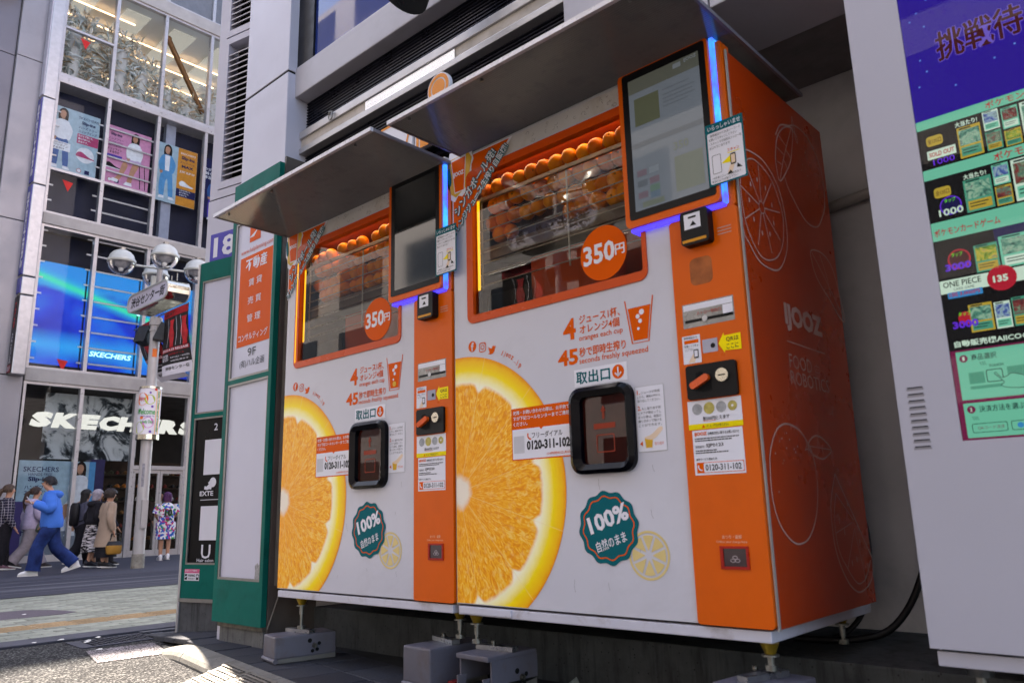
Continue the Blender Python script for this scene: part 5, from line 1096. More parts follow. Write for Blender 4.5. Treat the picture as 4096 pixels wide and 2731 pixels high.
    q.text('45', .576, .674, 1.238, 1.300, h, 0, .035); q.text('秒で即時生搾り', .680, .890, 1.262, 1.298, h, 0, .02); q.text('seconds freshly squeezed', .678, .982, 1.230, 1.258, h, 0, .008); q.build('slogan', PRO, t)
    q = f(); q.poly([(.907, 1.405), (1.003, 1.405), (.984, 1.284), (.925, 1.284)], h, 0); q.ribbon([(.896, 1.436), (.919, 1.275), (.988, 1.275), (1.014, 1.436)], .005, h, 0)
    for u, z, r_ in ((.965, 1.384, .0105), (.948, 1.370, .0085), (.957, 1.352, .008), (.948, 1.325, .0055)): q.disc(u, z, r_, h+.0008, 1, 16)
    if not side: q.disc(.955, 1.303, .013, h+.0008, 2, 18)
    q.build('cup_icon', [PRO, PRW, PRG], t)
    q = f(); q.disc(.108, 1.397, .0235, h, 0, 24); q.text('f', .101, .117, 1.378, 1.414, h+.0008, 1, .04); q.build('round_icon', [PRO, DOORW], t); q = f()
    q.ring(rrect(.148, .190, 1.363, 1.405, .012, 4), rrect(.152, .186, 1.367, 1.401, .009, 4), h, 0); q.ring(ell(.169, 1.384, .0105, .0105, 20), ell(.169, 1.384, .0072, .0072, 20), h, 0); q.disc(.181, 1.396, .0026, h, 0, 8); q.build('camera_icon', PRO, t); f().poly(bird(.224, 1.366, .024), h, 0).build('bird_icon', PRO, t); q = f()
    for k, ch_ in enumerate('ijooz_jp'):
        u, z = .283+.0135*k, 1.339-.0032*k-.00085*k*k; w = .005 if ch_ in 'ij' else .0125
        q.text(ch_, u-w/2, u+w/2, z-(.0135 if ch_ in 'jp' else .008)-(.003 if ch_ == '_' else 0), z+(.0125 if ch_ in 'ij' else .008)-(.0175 if ch_ == '_' else 0), h, 0, .02, R(-32))
    q.build('account_name', PRO, t)
    # pick-up sign, hatch, stickers
    q = f(); q.rect(.651, .890, 1.150, 1.216, .0015, 0); q.text('取出口', .661, .815, 1.160, 1.207, .0022, 1, .03); q.disc(.851, 1.184, .026, .0021, 2, 26); q.ribbon([(.851, 1.202), (.851, 1.168)], .0055, .0028, 0); q.ribbon([(.838, 1.181), (.851, 1.167), (.864, 1.181)], .0055, .0028, 0); q.build('pickup_sticker', [STW, PRT, PRO], t)
    hz = f(); ob_, ib_ = rrect(.634, .914, .826, 1.142, .05, 6), rrect(.686, .886, .860, 1.104, .022, 6); mid = rrect(.652, .898, .840, 1.126, .04, 6); n_ = len(ob_)
    ringv = lambda P, hh: [(x, y, hh) for x, y in P]
    hz.add(ringv(ob_, 0)+ringv(ob_, .022)+ringv(mid, .034)+ringv(ib_, .024)+ringv(ib_, -.04), [(r_*n_+i, r_*n_+(i+1) % n_, (r_+1)*n_+(i+1) % n_, (r_+1)*n_+i) for r_ in range(4) for i in range(n_)], 0, False)
    hb = hz.build('pickup_hatch', BZL, t)
    f().rect(.68, .892, .855, 1.11, .006).build('hatch_flap', PG, hb); f().rect(.68, .892, .855, 1.11, .003).build('hatch_back', pm('hatch back', '#5c1c0b', .6, var=.4, scale=8), hb)
    q = f(); q.rect(.775, .785, 1.02, 1.05, .0075, 0); q.poly([(.768, 1.048), (.792, 1.048), (.78, 1.07)], .0075, 0); q.rect(.735, .83, .985, 1.005, .0075, 0); q.ring(rrect(.745, .825, .90, .965, .006, 3), rrect(.749, .821, .904, .961, .005, 3), .0075, 0); q.build('hatch_marks', pm('hatch marks', '#8e2a0c', .5), hb)
    q = f(); q.rect(.325, .632, .897, 1.103, .0015, 0); q.rect(.329, .628, .902, 1.019, .002, 1); q.poly([(.47, 1.0195), (.49, 1.0195), (.48, 1.010)], .0026, 0)
    for k, s_ in enumerate(('故障・お問い合わせの際は、お手数で', 'すが下記コールセンターまでご連絡', 'ください。')): q.text(s_, .336, (.622, .622, .410)[k], 1.077-.0225*k, 1.093-.0225*k, .0022, 1, .015)
    q.text('フリーダイアル', .432, .585, .978, 1.002, .0026, 2, .01); q.text('0120-311-102', .404, .620, .934, .971, .0026, 2, .045); q.text('(24時間対応)対応', .505, .622, .908, .920, .0026, 0, .005); q.ribbon(spline([(.412, 1.0), (.411, .987), (.419, .978), (.428, .977)], 4), .006, .0026, 0); q.rect(.336, .392, .925, .992, .0026, 3); q.build('call_centre_sticker', [PRO, STW, INKB, pm('pale grey print', '#c3c0c6', .5)], t)
    q = f(); q.rect(.917, 1.034, .889, 1.118, .0012, 1); q.rect(.919, 1.032, .891, 1.116, .0016, 0)
    for k, s_ in enumerate(('ジュースが完成', 'したら、機械の中から', '取り出してください。', None, 'もし取り出す前', 'にドアが閉まってし', 'まった際は、画面の', '開くボタンで開ける', 'ことができます。')):
        if s_: z_ = 1.090-.0142*k; q.text(s_, .926 if k not in (0, 4) else .942, 1.018, z_, z_+.0095, .0022, 2, .0)
    q.text('1.', .925, .939, 1.089, 1.105, .0022, 3, .02); q.text('2.', .925, .939, 1.033, 1.049, .0022, 3, .02)
    q.poly([(.95, .903), (.975, .903), (.98, .936), (.946, .936)], .0022, 4); q.poly(spl([(.945, .938), (.975, .948), (1.01, .972), (1.02, .962), (.99, .935), (.97, .93)], 3), .0023, 5); q.poly([(.926, .918), (.938, .909), (.938, .927)], .0022, 3); q.text('取り出す', .985, 1.022, .91, .921, .0022, 3, .0); q.build('instruction_sticker', [STW, pm('sticker edge', '#a8a5a6', .5), INKB, PRO, PRG, SKN], t)
    # 100 percent badge and pale slice
    q = f(); Lc = (.934, .546); q.ring(ell(*Lc, .081, .081, 40), ell(*Lc, .073, .073, 40), .0012, 0)
    for k in range(8):
        a0, a1 = R(45*k+26), R(45*k+64); q.poly([(Lc[0]+.014*math.cos((a0+a1)/2), Lc[1]+.014*math.sin((a0+a1)/2))]+[(Lc[0]+.066*math.cos(a0+(a1-a0)*i/6), Lc[1]+.066*math.sin(a0+(a1-a0)*i/6)) for i in range(7)], .0012, 0)
    q.build('pale_slice_print', PRY, t)
    sca = lambda r_, am: [(.773+(r_+am*math.cos(12*a))*math.cos(a+.13), .637+(r_+am*math.cos(12*a))*math.sin(a+.13)) for a in [2*math.pi*i/96 for i in range(96)]]
    q = f(); q.poly(sca(.1255, .0045), .0022, 0); q.ring(sca(.109, .004), sca(.1045, .004), .0028, 1); q.text('100%', .684, .862, .638, .700, .0029, 2, .035, R(18)); q.text('自然のまま', .716, .850, .570, .608, .0029, 2, .016, R(18)); q.build('badge', [PRT, PRO, PRW], t)
    # price disc on the glass
    q = f(); q.disc(.805, 1.648, .107, -.0105, 0, 48); q.text('350', .712, .858, 1.610, 1.690, -.0095, 1, .03); q.text('円', .860, .902, 1.625, 1.665, -.0095, 1, .03); q.build('price_disc', [PRO, PRW], t)
    # corner sticker with cup
    q = f(); q.poly([(-.006, 2.285), (-.006, 1.905), (.372, 2.285)], .0015, 2); q.poly([(.0, 2.28), (.0, 1.925), (.352, 2.28)], .0021, 0)
    for s_, cu2, cz2, L2, H2, an in (('シンガポール発!', .142, 2.140, .335, .050, R(43)), ('オレンジジュース生搾り自販機!', .168, 2.090, .475, .040, R(44))):
        for k in range(8):
            du, dv = .0042*math.cos(k*math.pi/4), .0042*math.sin(k*math.pi/4); q.text(s_, cu2-L2/2+du, cu2+L2/2+du, cz2-H2/2+dv, cz2+H2/2+dv, .0062+.00006*k, 1, .012, an)
        q.text(s_, cu2-L2/2, cu2+L2/2, cz2-H2/2, cz2+H2/2, .0074, 2, .018, an)
    q.poly([(-.027, 2.312), (-.02, 2.335), (.005, 2.33), (.03, 2.34), (.055, 2.332), (.075, 2.338), (.098, 2.318), (.13, 2.305), (.125, 2.29), (.136, 2.26), (.122, 2.235), (.12, 2.19), (.10, 2.16), (.085, 2.115), (.06, 2.10), (.035, 2.11), (.012, 2.085), (-.012, 2.10), (-.02, 2.15), (-.035, 2.17), (-.04, 2.235), (-.03, 2.26)], .0040, 2)
    q.poly([(-.022, 2.30), (.105, 2.30), (.125, 2.27), (.108, 2.2), (.09, 2.14), (.02, 2.105), (-.015, 2.13), (-.02, 2.18)], .0044, 3); q.poly(spl([(-.036, 2.25), (-.02, 2.26), (-.008, 2.20), (-.014, 2.17), (-.03, 2.19)], 3), .0052, 1)
    q.poly([(-.012, 2.295), (.088, 2.300), (.076, 2.125), (.012, 2.125)], .0050, 2); q.poly([(-.007, 2.285), (.083, 2.289), (.072, 2.13), (.015, 2.13)], .0055, 0); q.text('IJOOZ', .004, .074, 2.20, 2.228, .006, 2, .05)
    q.build('corner_sticker', [PRO, PRT, PRW, PRG], t)
    # laminated flyer at the right of the screen
    fl_ = f(); h = .037; fl_.rect(1.286, 1.423, 1.745, 1.968, h, 0); fl_.poly(rrect(1.292, 1.417, 1.751, 1.935, .006, 3), h+.0006, 1); fl_.text('いらっしゃいませ', 1.295, 1.414, 1.942, 1.960, h+.0006, 1, .015)
    for k, s_ in enumerate(('・携帯電話から決済バーコード', 'を開いてスキャンして下さい', '・スキャンする場所はストロー取', '出口の下にあります')): fl_.text(s_, 1.297, (1.412, 1.398, 1.414, 1.372)[k], 1.919-.0145*k, 1.929-.0145*k, h+.0011, 2, .0)
    fl_.text('スキャン', 1.36, 1.402, 1.848, 1.860, h+.0012, 3, .02); fl_.rect(1.36, 1.402, 1.843, 1.846, h+.0011, 4); fl_.ring(rrect(1.303, 1.335, 1.785, 1.852, .004, 3), rrect(1.3045, 1.3335, 1.7865, 1.8505, .003, 3), h+.0011, 2); fl_.poly([(1.335, 1.815), (1.368, 1.835), (1.368, 1.81)], h+.0011, 4)
    fl_.poly(rrect(1.368, 1.388, 1.80, 1.84, .004, 3), h+.0013, 2); fl_.rect(1.371, 1.385, 1.805, 1.835, h+.0017, 5); fl_.poly([(1.355, 1.775), (1.372, 1.775), (1.386, 1.81), (1.368, 1.806)], h+.0012, 5); fl_.poly([(1.352, 1.77), (1.374, 1.77), (1.366, 1.783)], h+.0016, 2); fl_.poly([(1.388, 1.785), (1.408, 1.782), (1.392, 1.80)], h+.0012, 2)
    for k, s_ in enumerate(('・45秒後にジュースが出来ます。', '取出口よりお取り下さい')): fl_.text(s_, 1.297, 1.405-.015*k, 1.7665-.0120*k, 1.7755-.0120*k, h+.0011, 2, .0)
    fl_.build('laminated_flyer', [PRT, STW, INKB, PRO, YLW, SKN], su)
    # canopy sheet and its fixings
    zc = 2.298 if side else 2.285; x0, x1, y0, y1 = (X0+.055, X0+1.395, -.425, .60) if side else (X0-.005, X0+1.352, -.46, .5)
    ca_ = MB().box(x0, x1, y0, y1, zc, zc+.008).build('canopy_sheet', SHEET, t); off = Vector((x0, y0, zc)); d_ = off-wloc(t)
    for v in ca_.data.vertices: v.co -= d_
    ca_.location = d_; ORG[ca_.name] = off
    e = MB(); e.box(x0-.004, x1+.004, y0-.006, y0+.010, zc-.004, zc+.014); e.build('canopy_edge', pm('edge profile', '#c9c6cc', .3, .3), ca_)
    for xa_, xb_ in ((x0-.006, x0+.004), (x1-.004, x1+.006)): MB().box(xa_, xb_, y0+.011, y1, zc-.003, zc+.012).build('canopy_edge', pm('edge profile dark', '#77747a', .4, .3), ca_)
    MB().tube([(X0+.03, .006, 2.292), (X0+.94, .006, 2.294)], .006, 8).build('canopy_support', ALU, t)
    for x in (x0+.1, x0+.52, x1-.15): MB().cyl((x, y0+.03, zc-.010), (x, y0+.03, zc+.02), .006, n=8).build('canopy_bolt', GALV, ca_)
    return t
mL = machine(0.0, 'left orange juice vending machine with a dark screen, behind the larger-looking one', 'SJP0220', False, False)
mR = machine(1.370, 'right orange juice vending machine, nearest, with a pale lit screen and orange side', 'SJP0123', True, True)
# ---- line art on the right side panel
SX_ = 1.370+1.362; q = MB(at(EAST, SX_+.001)); h = 0; LWD = .0058
def rib(pts, w=LWD, closed=False, k=6): q.ribbon([(v.x, v.y) for v in spline(pts, k, closed)], w, h, 0, closed)
rib([(.02, 1.60), (.02, 1.80), (.08, 1.89), (.142, 1.91), (.25, 1.905), (.349, 1.839), (.385, 1.73), (.376, 1.622), (.32, 1.54), (.248, 1.499), (.131, 1.502), (.06, 1.55)], LWD, True)
rib([(.04, 1.64), (.035, 1.78), (.10, 1.865), (.178, 1.887), (.28, 1.86), (.333, 1.804), (.362, 1.74), (.36, 1.695), (.337, 1.619), (.267, 1.549), (.162, 1.522), (.09, 1.56)], LWD*.8, True)
cx, cz = .185, 1.715
for a in range(0, 360, 40): q.ribbon([(cx+.022*math.cos(R(a+8)), cz+.022*math.sin(R(a+8))), (cx+.155*math.cos(R(a+8)), cz+.165*math.sin(R(a+8)))], LWD*.7, h)
for a in range(20, 380, 40): q.poly(ell(cx+.095*math.cos(R(a)), cz+.10*math.sin(R(a)), .005, .010, 8), h)
rib(ell(cx, cz, .022, .022, 12)[:], LWD*.6, True, 2)
rib([(.377, 2.061), (.43, 2.12), (.509, 2.148), (.583, 2.175), (.68, 2.175), (.751, 2.142), (.815, 2.07), (.828, 1.987), (.815, 1.91), (.794, 1.868), (.72, 1.79), (.648, 1.768), (.58, 1.775), (.522, 1.806), (.45, 1.86), (.421, 1.904)])
rib([(.372, 1.873), (.352, 1.93), (.359, 1.983), (.392, 2.059), (.46, 2.12), (.543, 2.151), (.545, 2.11), (.531, 2.072), (.50, 2.0), (.451, 1.942)], LWD, True); rib([(.375, 1.88), (.44, 2.0), (.54, 2.148)], LWD*.7)
for a, b_ in (((.41, 1.95), (.365, 1.95)), ((.44, 2.0), (.375, 2.01)), ((.47, 2.045), (.40, 2.07)), ((.43, 1.975), (.455, 1.95)), ((.46, 2.03), (.50, 2.01))): q.ribbon([a, b_], LWD*.6, h)
rib([(.56, 2.207), (.566, 2.18), (.571, 2.162), (.573, 2.12), (.585, 2.10), (.593, 2.117), (.575, 2.14), (.557, 2.142), (.552, 2.175)], LWD*.8, True)
for u, z in ((.63, 2.09), (.66, 2.085), (.62, 2.02), (.65, 2.01), (.60, 1.99), (.66, 1.985), (.67, 1.92)): q.disc(u, z, .0035, h, 0, 8)
rib([(.603, 1.656), (.692, 1.673), (.77, 1.66), (.823, 1.618), (.86, 1.53), (.887, 1.425), (.83, 1.43), (.745, 1.486), (.68, 1.52), (.625, 1.561), (.60, 1.61)], LWD, True); rib([(.61, 1.65), (.73, 1.56), (.88, 1.43)], LWD*.6); rib([(.69, 1.66), (.74, 1.58), (.76, 1.50)], LWD*.6)
q.text('IJOOZ', .287, .628, 1.292, 1.394, h, 0, .05); q.rect(.283, .626, 1.2505, 1.2545, h)
q.text('FOOD', .286, .482, 1.160, 1.209, h, 0, -.005); q.text('ROBOTICS', .284, .628, 1.102, 1.151, h, 0, -.005)
q.ring(rrect(.508, .552, 1.168, 1.193, .006, 3), rrect(.5105, .5495, 1.1705, 1.1905, .004, 3), h); q.rect(.5285, .5315, 1.193, 1.203, h); q.disc(.522, 1.18, .003, h, 0, 8); q.disc(.538, 1.18, .003, h, 0, 8)
rib([(.219, .961), (.15, .948), (.101, .914), (.062, .86), (.05, .803), (.046, .745), (.056, .69), (.085, .64), (.132, .603), (.175, .583), (.219, .576), (.28, .585), (.329, .613), (.375, .66), (.403, .715), (.416, .77), (.416, .817), (.405, .86), (.378, .899), (.31, .945)], LWD, True)
rib([(.369, .896), (.41, .925), (.465, .935), (.53, .92), (.58, .891), (.54, .868), (.49, .855), (.44, .86), (.40, .87)], LWD, True); q.ribbon([(.369, .896), (.58, .891)], LWD*.6, h); q.ribbon([(.45, .894), (.47, .932)], LWD*.5, h); rib([(.345, .93), (.36, .90), (.34, .88), (.365, .885), (.37, .86)], LWD*.6)
for u, z in ((.20, .93), (.16, .91), (.14, .90), (.10, .86), (.22, .91), (.25, .88), (.28, .89), (.19, .88), (.16, .84), (.15, .83), (.10, .74), (.26, .87)): q.disc(u, z, .0035, h, 0, 8)
rib([(.588, .805), (.54, .74), (.513, .685), (.508, .62), (.514, .554), (.545, .49), (.593, .436), (.64, .405), (.699, .387), (.77, .395), (.831, .418), (.865, .455), (.872, .495)]); q.ribbon([(.588, .805), (.734, .647), (.872, .495)], LWD, h)
rib([(.579, .738), (.555, .70), (.54, .666), (.534, .61), (.54, .558), (.565, .515), (.606, .477), (.65, .44), (.70, .416), (.75, .42), (.779, .431), (.82, .46), (.85, .49)], LWD*.7)
for a, b_ in (((.575, .735), (.72, .64)), ((.54, .60), (.70, .63)), ((.61, .475), (.72, .61)), ((.72, .61), (.775, .43))): q.ribbon([a, b_], LWD*.6, h)
for u, z in ((.58, .64), (.62, .60), (.68, .70), (.66, .49), (.71, .50), (.76, .56)): q.poly(ell(u, z, .004, .012, 8), h)
la = q.build('line_drawing', LINEW, mR)

# ================================================================ steel anchor mounts under the feet
MNT = pm('mount paint', '#625f69', .5, .2, .1, 6, dirt='#5a4a40', dscale=7, damt=.6); DKB = pm('bolt steel', '#77736c', .3, .9, .2, 20)
def mount(label, x, y, w, l, ang, hgt, openf=False, rot=0.):
    t = thing('anchor_mount', label, 'mount', (x, y, 0), 'steel anchor mounts under the machines'); M = Matrix.Translation((x, y, 0)) @ Matrix.Rotation(ang, 4, 'Z')
    if not openf:
        MB(M).box(-w/2, w/2, -l/2, l/2, .022, hgt, 0, .008).build('mount_box', MNT, t)
    else:
        m = MB(M); m.box(-w/2, w/2, -l/2, l/2, hgt-.02, hgt, 0, .005); m.box(w/2-.008, w/2, -l/2+.02, l/2, .06, hgt-.018); m.box(-w/2, -w/2+.008, -l/2+.02, l/2, .06, hgt-.018); m.build('mount_box', MNT, t)
        m = MB(M)
        for sx in (-1, 1): m.box(sx*(w/2-.02)-.004, sx*(w/2-.02)+.004, -l/2-.01, -l/2+.035, .004, .085, 0, .002); m.box(sx*(w/2-.02)-.004, sx*(w/2-.02)+.004, -l/2, l/2, .004, .03)
        m.build('fork_arm', MNT, t); MB(M).box(-w/2, w/2, -l/2-.02, l/2, .0005, .006).build('base_plate', pm('old paint plate', '#5a5562', .5, .2, .3, 20), t)
    MB(M).cyl((-w/2-.004, -l/2+.006, .0135), (w/2+.004, -l/2+.006, .0135), .0125, n=12).build('hinge_tube', MNT, t) if not openf else None
    MB(M).add([(w/2-.004, -l/2+.02, .003), (w/2-.004, l/2, .003), (w/2-.004, l/2, .055), (w/2-.004, -l/2+.02, .022)], [(0, 1, 2, 3)]).box(-w/2+.01, w/2-.01, -l/2+.03, l/2, .0, .0215).build('wedge_plate', pm('wedge', '#6e6a66', .6, .3), t)
    for k, (yy, zz, r_) in enumerate(((.06, .095, .011), (.085, .07, .013), (.11, .078, .009), (.10, .05, .009), (.075, .045, .009))):
        m = MB(M)
        if k == 1: m.cyl((w/2, yy-.04, zz), (w/2+.012, yy-.04, zz), r_, r_*.8, 12)
        else: m.cyl((w/2-.002, yy-.04, zz), (w/2+.0012, yy-.04, zz), r_, n=12)
        m.build('bolt' if k == 1 else 'bolt_hole', DKB if k == 1 else BLK, t)
    c = MB(M @ Matrix.Translation((0, 0, hgt+.0005)) @ Matrix.Rotation(rot, 4, 'Z')); c.add([(-.09, -.02, 0), (.09, -.02, 0), (.09, -.02, .018), (-.09, -.02, .018), (-.09, .02, 0), (.09, .02, 0), (.09, .02, .018), (-.09, .02, .018)], [(0, 1, 2, 3), (7, 6, 5, 4), (3, 2, 6, 7), (0, 3, 7, 4), (1, 5, 6, 2)])
    c.build('channel_bar', pm('zinc channel', '#9a9ba0', .3, .9, .25, 14), t); MB(M).cyl((-.04, .02, hgt+.018), (-.04, .02, hgt+.03), .009, n=6).build('channel_nut', DKB, t)
    return t
mount('grey steel anchor mount under the left end of the left machine', .135, .06, .17, .32, R(-12), .128, False, R(20))
mount('closed grey anchor mount between the two machines', 1.19, .10, .18, .32, R(-3), .165, False, R(-12))
mount('open forked anchor mount with exposed bolts between the machines', 1.515, .075, .185, .27, R(-3), .165, True, R(10))
mount('grey anchor mount under the front right corner of the right machine', 2.67, .01, .19, .26, R(-6), .198, False, R(80))
tr_ = MB(); tr_.add([(1.66, .27, .004), (1.76, .23, .002), (1.79, .26, .03), (1.72, .32, .05), (1.68, .31, .02), (1.725, .27, .035)], [(0, 1, 5), (1, 2, 5), (2, 3, 5), (3, 4, 5), (4, 0, 5)])
tag(tr_.build('crumpled_bag', pm('crumpled print', '#8f9a96', .5, 0, .7, 30)), 'crumpled checked wrapper lying beside the open mount', 'litter')
rt = MB().box(1.33, 1.37, -.02, .02, .002, .045); rt.cyl((1.29, -.06, .006), (1.35, .0, .02), .004, n=6); tag(rt.build('red_tag', pm('red tag', '#7a1f22', .5)), 'small red tag on a stick beside the middle mount', 'tag')

# ================================================================ orange pictogram board on the fascia between the canopies
pb_ = thing('pictogram_sign', 'orange and white shaped sign on the fascia, half hidden between the canopies', 'sign', (.9, .2, 2.6)); OR2 = pm('pictogram orange', '#dd8413', .4, 0, .05, 3)
PF = at(FRONT, 0, .195)
MB(PF).prism([(.56, 2.60), (.86, 2.60), (.86, 2.80), (.60, 2.80), (.50, 2.72)], -.01, .012).build('white_plate', PRW, pb_)
MB(PF).ribbon([(.50, 2.72), (.60, 2.80), (.86, 2.80)], .014, .0135).ribbon([(.86, 2.80), (.80, 2.60)], .014, .0135).build('orange_outline', OR2, pb_)
MB(PF).prism([(.885, 2.58), (1.20, 2.58), (1.20, 2.82), (.885, 2.82)], -.01, .012).build('white_plate', PRW, pb_)
MB(PF).rect(.895, .915, 2.58, 2.81, .014).rect(.925, 1.13, 2.58, 2.81, .014).rect(1.14, 1.16, 2.58, 2.81, .014).build('orange_panel', OR2, pb_)
MB(PF).prism(ell(1.07, 2.87, .085, .085, 28), -.01, .012).build('white_disc', PRW, pb_); MB(PF).ring(ell(1.07, 2.87, .078, .078, 28), ell(1.07, 2.87, .058, .058, 28), .014).disc(1.07, 2.87, .05, .014, 0, 24).build('orange_disc', OR2, pb_)
# ================================================================ white card vending machine at the right edge
CW = pm('cabinet white', '#aeabb6', .4, 0, .03, 1.5, spec=.4)
cm_ = thing('card_vending_machine', 'tall white card vending machine with a bright screen, cut by the right edge', 'vending machine', (3.6, .35, .28))
CF = at(FRONT, 0, 0)
MB(CF).frame([(3.14, .328), (4.05, .328), (4.05, 2.45), (3.14, 2.45)], [(3.2855, .850), (3.90, .850), (3.90, 2.36), (3.2855, 2.36)], -.10, 0).build('front_panel', CW, cm_)
MB().box(3.141, 4.049, .06, .70, .33, 2.449).build('cabinet', CW, cm_)
MB().box(3.152, 4.05, .012, .70, .284, .321, 0, .003).build('plinth', CW, cm_); MB().box(3.16, 4.04, .03, .69, .318, .33).build('gap', BLK, cm_)
for x in (3.235, 3.95): MB().cyl((x, .06, .0), (x, .06, .275), .014, n=12).cyl((x, .06, .262), (x, .06, .285), .03, .034, 14).cyl((x, .06, 0), (x, .06, .012), .035, n=14).build('levelling_foot', GALV, cm_)
for x in (3.235, 3.95): MB().cyl((x, .62, .19), (x, .62, .285), .014, n=12).build('levelling_foot', GALV, cm_)
vt = MB(CF)
for k in range(10):
    z = 1.0025-.0178*k; MB(CF).rect(3.170, 3.209, z-.0014, z+.0018, .0012).build('vent_slot', BLK, cm_)
    MB(CF).add([(3.168, z-.0075, .0005), (3.211, z-.0075, .0005), (3.211, z-.002, .0035), (3.168, z-.002, .0035)], [(0, 1, 2, 3)]).build('vent_lip', CW, cm_)
SE = dict(viol=('#2a10a8', .33), green=('#63c2aa', .42), black=('#06060c', .3), red=('#b01c34', .4), gold=('#b6a23c', .4), purple=('#5a24d0', .5), white=('#bfe0d6', .45), mag=('#7a1850', .32), navy=('#101050', .35), dark=('#0c2a30', .3), teal2=('#3f9c86', .38), star=('#4f7ae0', .55), star2=('#6a5ad0', .42), blue=('#2a8ad0', .4), lime=('#5ad62c', .5), brown=('#4a1420', .3))
SEM = {k: em('scr '+k, c, s_*.72) for k, (c, s_) in SE.items()}; SL = list(SEM.values()); SI = {k: i for i, k in enumerate(SEM)}
def art_mat(seed, cols):
    m, nt, b = newmat('card art'); v = coords(nt); mp = N(nt, 'ShaderNodeMapping'); mp.inputs['Location'].default_value = (seed*3.7, seed, seed*1.3); nt.links.new(v, mp.inputs[0])
    c = ramp(nt, noise_n(nt, 34, 4, .6, mp.outputs[0], 2.0), [(.3, lin(cols[0])), (.45, lin(cols[1])), (.57, lin(cols[2])), (.72, lin(cols[3]))]); nt.links.new(c, b.inputs['Emission Color']); b.inputs['Emission Strength'].default_value = .27*EK; b.inputs['Base Color'].default_value = (.01, .01, .01, 1); b.inputs['Roughness'].default_value = .25; return m
ARTS = [art_mat(1, ('#12323a', '#4f9a8a', '#9fd0b8', '#3a2a5a')), art_mat(2, ('#2a4a28', '#7aa83a', '#d8c84a', '#2f7a8a')), art_mat(3, ('#3a1c2a', '#8a3a3a', '#4a8a7a', '#c9b08a')), art_mat(4, ('#1a2a6a', '#4a6ac0', '#a0c8d8', '#203040'))]
scn = MB(at(FRONT, 0, .006)).rect(3.284, 3.902, .848, 2.362).build('screen', SEM['black'], cm_)
q = MB(at(FRONT, 0, .005)); S_ = SI
def sr(x0, x1, z0, z1, c, h=0.): q.rect(x0, x1, z0, z1, h, S_[c])
sr(3.286, 3.90, 1.756, 2.36, 'viol'); sr(3.286, 3.90, 1.728, 1.756, 'green'); sr(3.286, 3.90, 1.576, 1.607, 'green'); sr(3.286, 3.90, 1.397, 1.450, 'green'); sr(3.286, 3.90, 1.246, 1.283, 'white'); sr(3.286, 3.90, .85, 1.088, 'mag'); sr(3.299, 3.89, .955, 1.083, 'green', .0006); sr(3.299, 3.89, .856, .946, 'green', .0006); sr(3.43, 3.9, 1.35, 1.397, 'navy')
for k, (x, z) in enumerate(((3.33, 2.09), (3.345, 2.04), (3.322, 1.94), (3.335, 1.90), (3.31, 1.86), (3.31, 2.07), (3.40, 1.83), (3.5, 1.87), (3.36, 2.12), (3.55, 1.89), (3.53, 2.06))): q.disc(x, z, .0028, .0006, S_['star'], 10)
for k in range(8): q.text('挑戦待', 3.367+.0028*math.cos(k*.785), 3.578+.0028*math.cos(k*.785), 1.915+.0028*math.sin(k*.785), 2.005+.0028*math.sin(k*.785), .0012+.00006*k, S_['star2'], .012)
q.text('挑戦待', 3.367, 3.578, 1.915, 2.005, .0018, S_['brown'], .022); q.text('ポケモンカード', 3.459, 3.62, 1.732, 1.752, .0012, S_['red'], .012); q.text('ポケモンカード', 3.459, 3.62, 1.579, 1.603, .0012, S_['red'], .012); q.text('ポケモンカードゲーム', 3.292, 3.450, 1.408, 1.430, .0012, S_['red'], .015)
for z0 in (1.607, 1.452): 
    q.poly(rrect(3.306, 3.348, z0+.066, z0+.096, .008, 3), .0008, S_['gold']); q.text('全135口', 3.310, 3.344, z0+.074, z0+.088, .0014, S_['brown'], .01)
    q.text('大当たり!', 3.382, 3.436, z0+.098, z0+.113, .0014, S_['white'], .03)
sr(3.304, 3.376, 1.634, 1.660, 'white', .0018); q.text('SOLD OUT', 3.309, 3.372, 1.640, 1.654, .0024, S_['red'], .03); q.text('1000', 3.316, 3.370, 1.615, 1.632, .0012, S_['purple'], .01)
q.disc(3.342, 1.490, .027, .0008, S_['purple'], 24); q.disc(3.342, 1.490, .024, .0011, S_['navy'], 24); q.text('タップ', 3.328, 3.356, 1.499, 1.511, .0016, S_['lime'], .01); q.text('1000', 3.311, 3.371, 1.463, 1.483, .0016, S_['white'], .02)
q.disc(3.342, 1.335, .028, .0008, S_['red'], 24); q.disc(3.342, 1.335, .024, .0011, S_['brown'], 24); q.text('タップ', 3.325, 3.352, 1.343, 1.355, .0016, S_['lime'], .01); q.text('3000', 3.306, 3.369, 1.306, 1.326, .0016, S_['purple'], .04)
q.text('ONE PIECE', 3.294, 3.385, 1.262, 1.278, .0012, S_['black'], .01); q.text('CARD GAME', 3.318, 3.367, 1.251, 1.258, .0012, S_['dark'], 0); q.text('1回 3,000円', 3.306, 3.378, 1.234, 1.245, .0016, S_['red'], .02); sr(3.302, 3.385, 1.230, 1.247, 'blue', .0012)
q.disc(3.432, 1.262, .034, .0014, S_['red'], 20); q.text('135', 3.412, 3.446, 1.252, 1.270, .002, S_['white'], .04)
q.text('タップ', 3.320, 3.350, 1.178, 1.190, .0016, S_['lime'], .01); q.text('3000', 3.303, 3.364, 1.146, 1.166, .0016, S_['purple'], .04); q.disc(3.336, 1.172, .018, .0010, S_['red'], 16)
q.text('自動販売機AIICOの利用方法', 3.300, 3.555, 1.096, 1.113, .0012, S_['white'], .03)
for z, n_ in ((1.064, '1'), (.929, '2')): q.disc(3.316, z, .010, .0012, S_['mag'], 18); q.text(n_, 3.3135, 3.3185, z-.005, z+.005, .0018, S_['white'], .03)
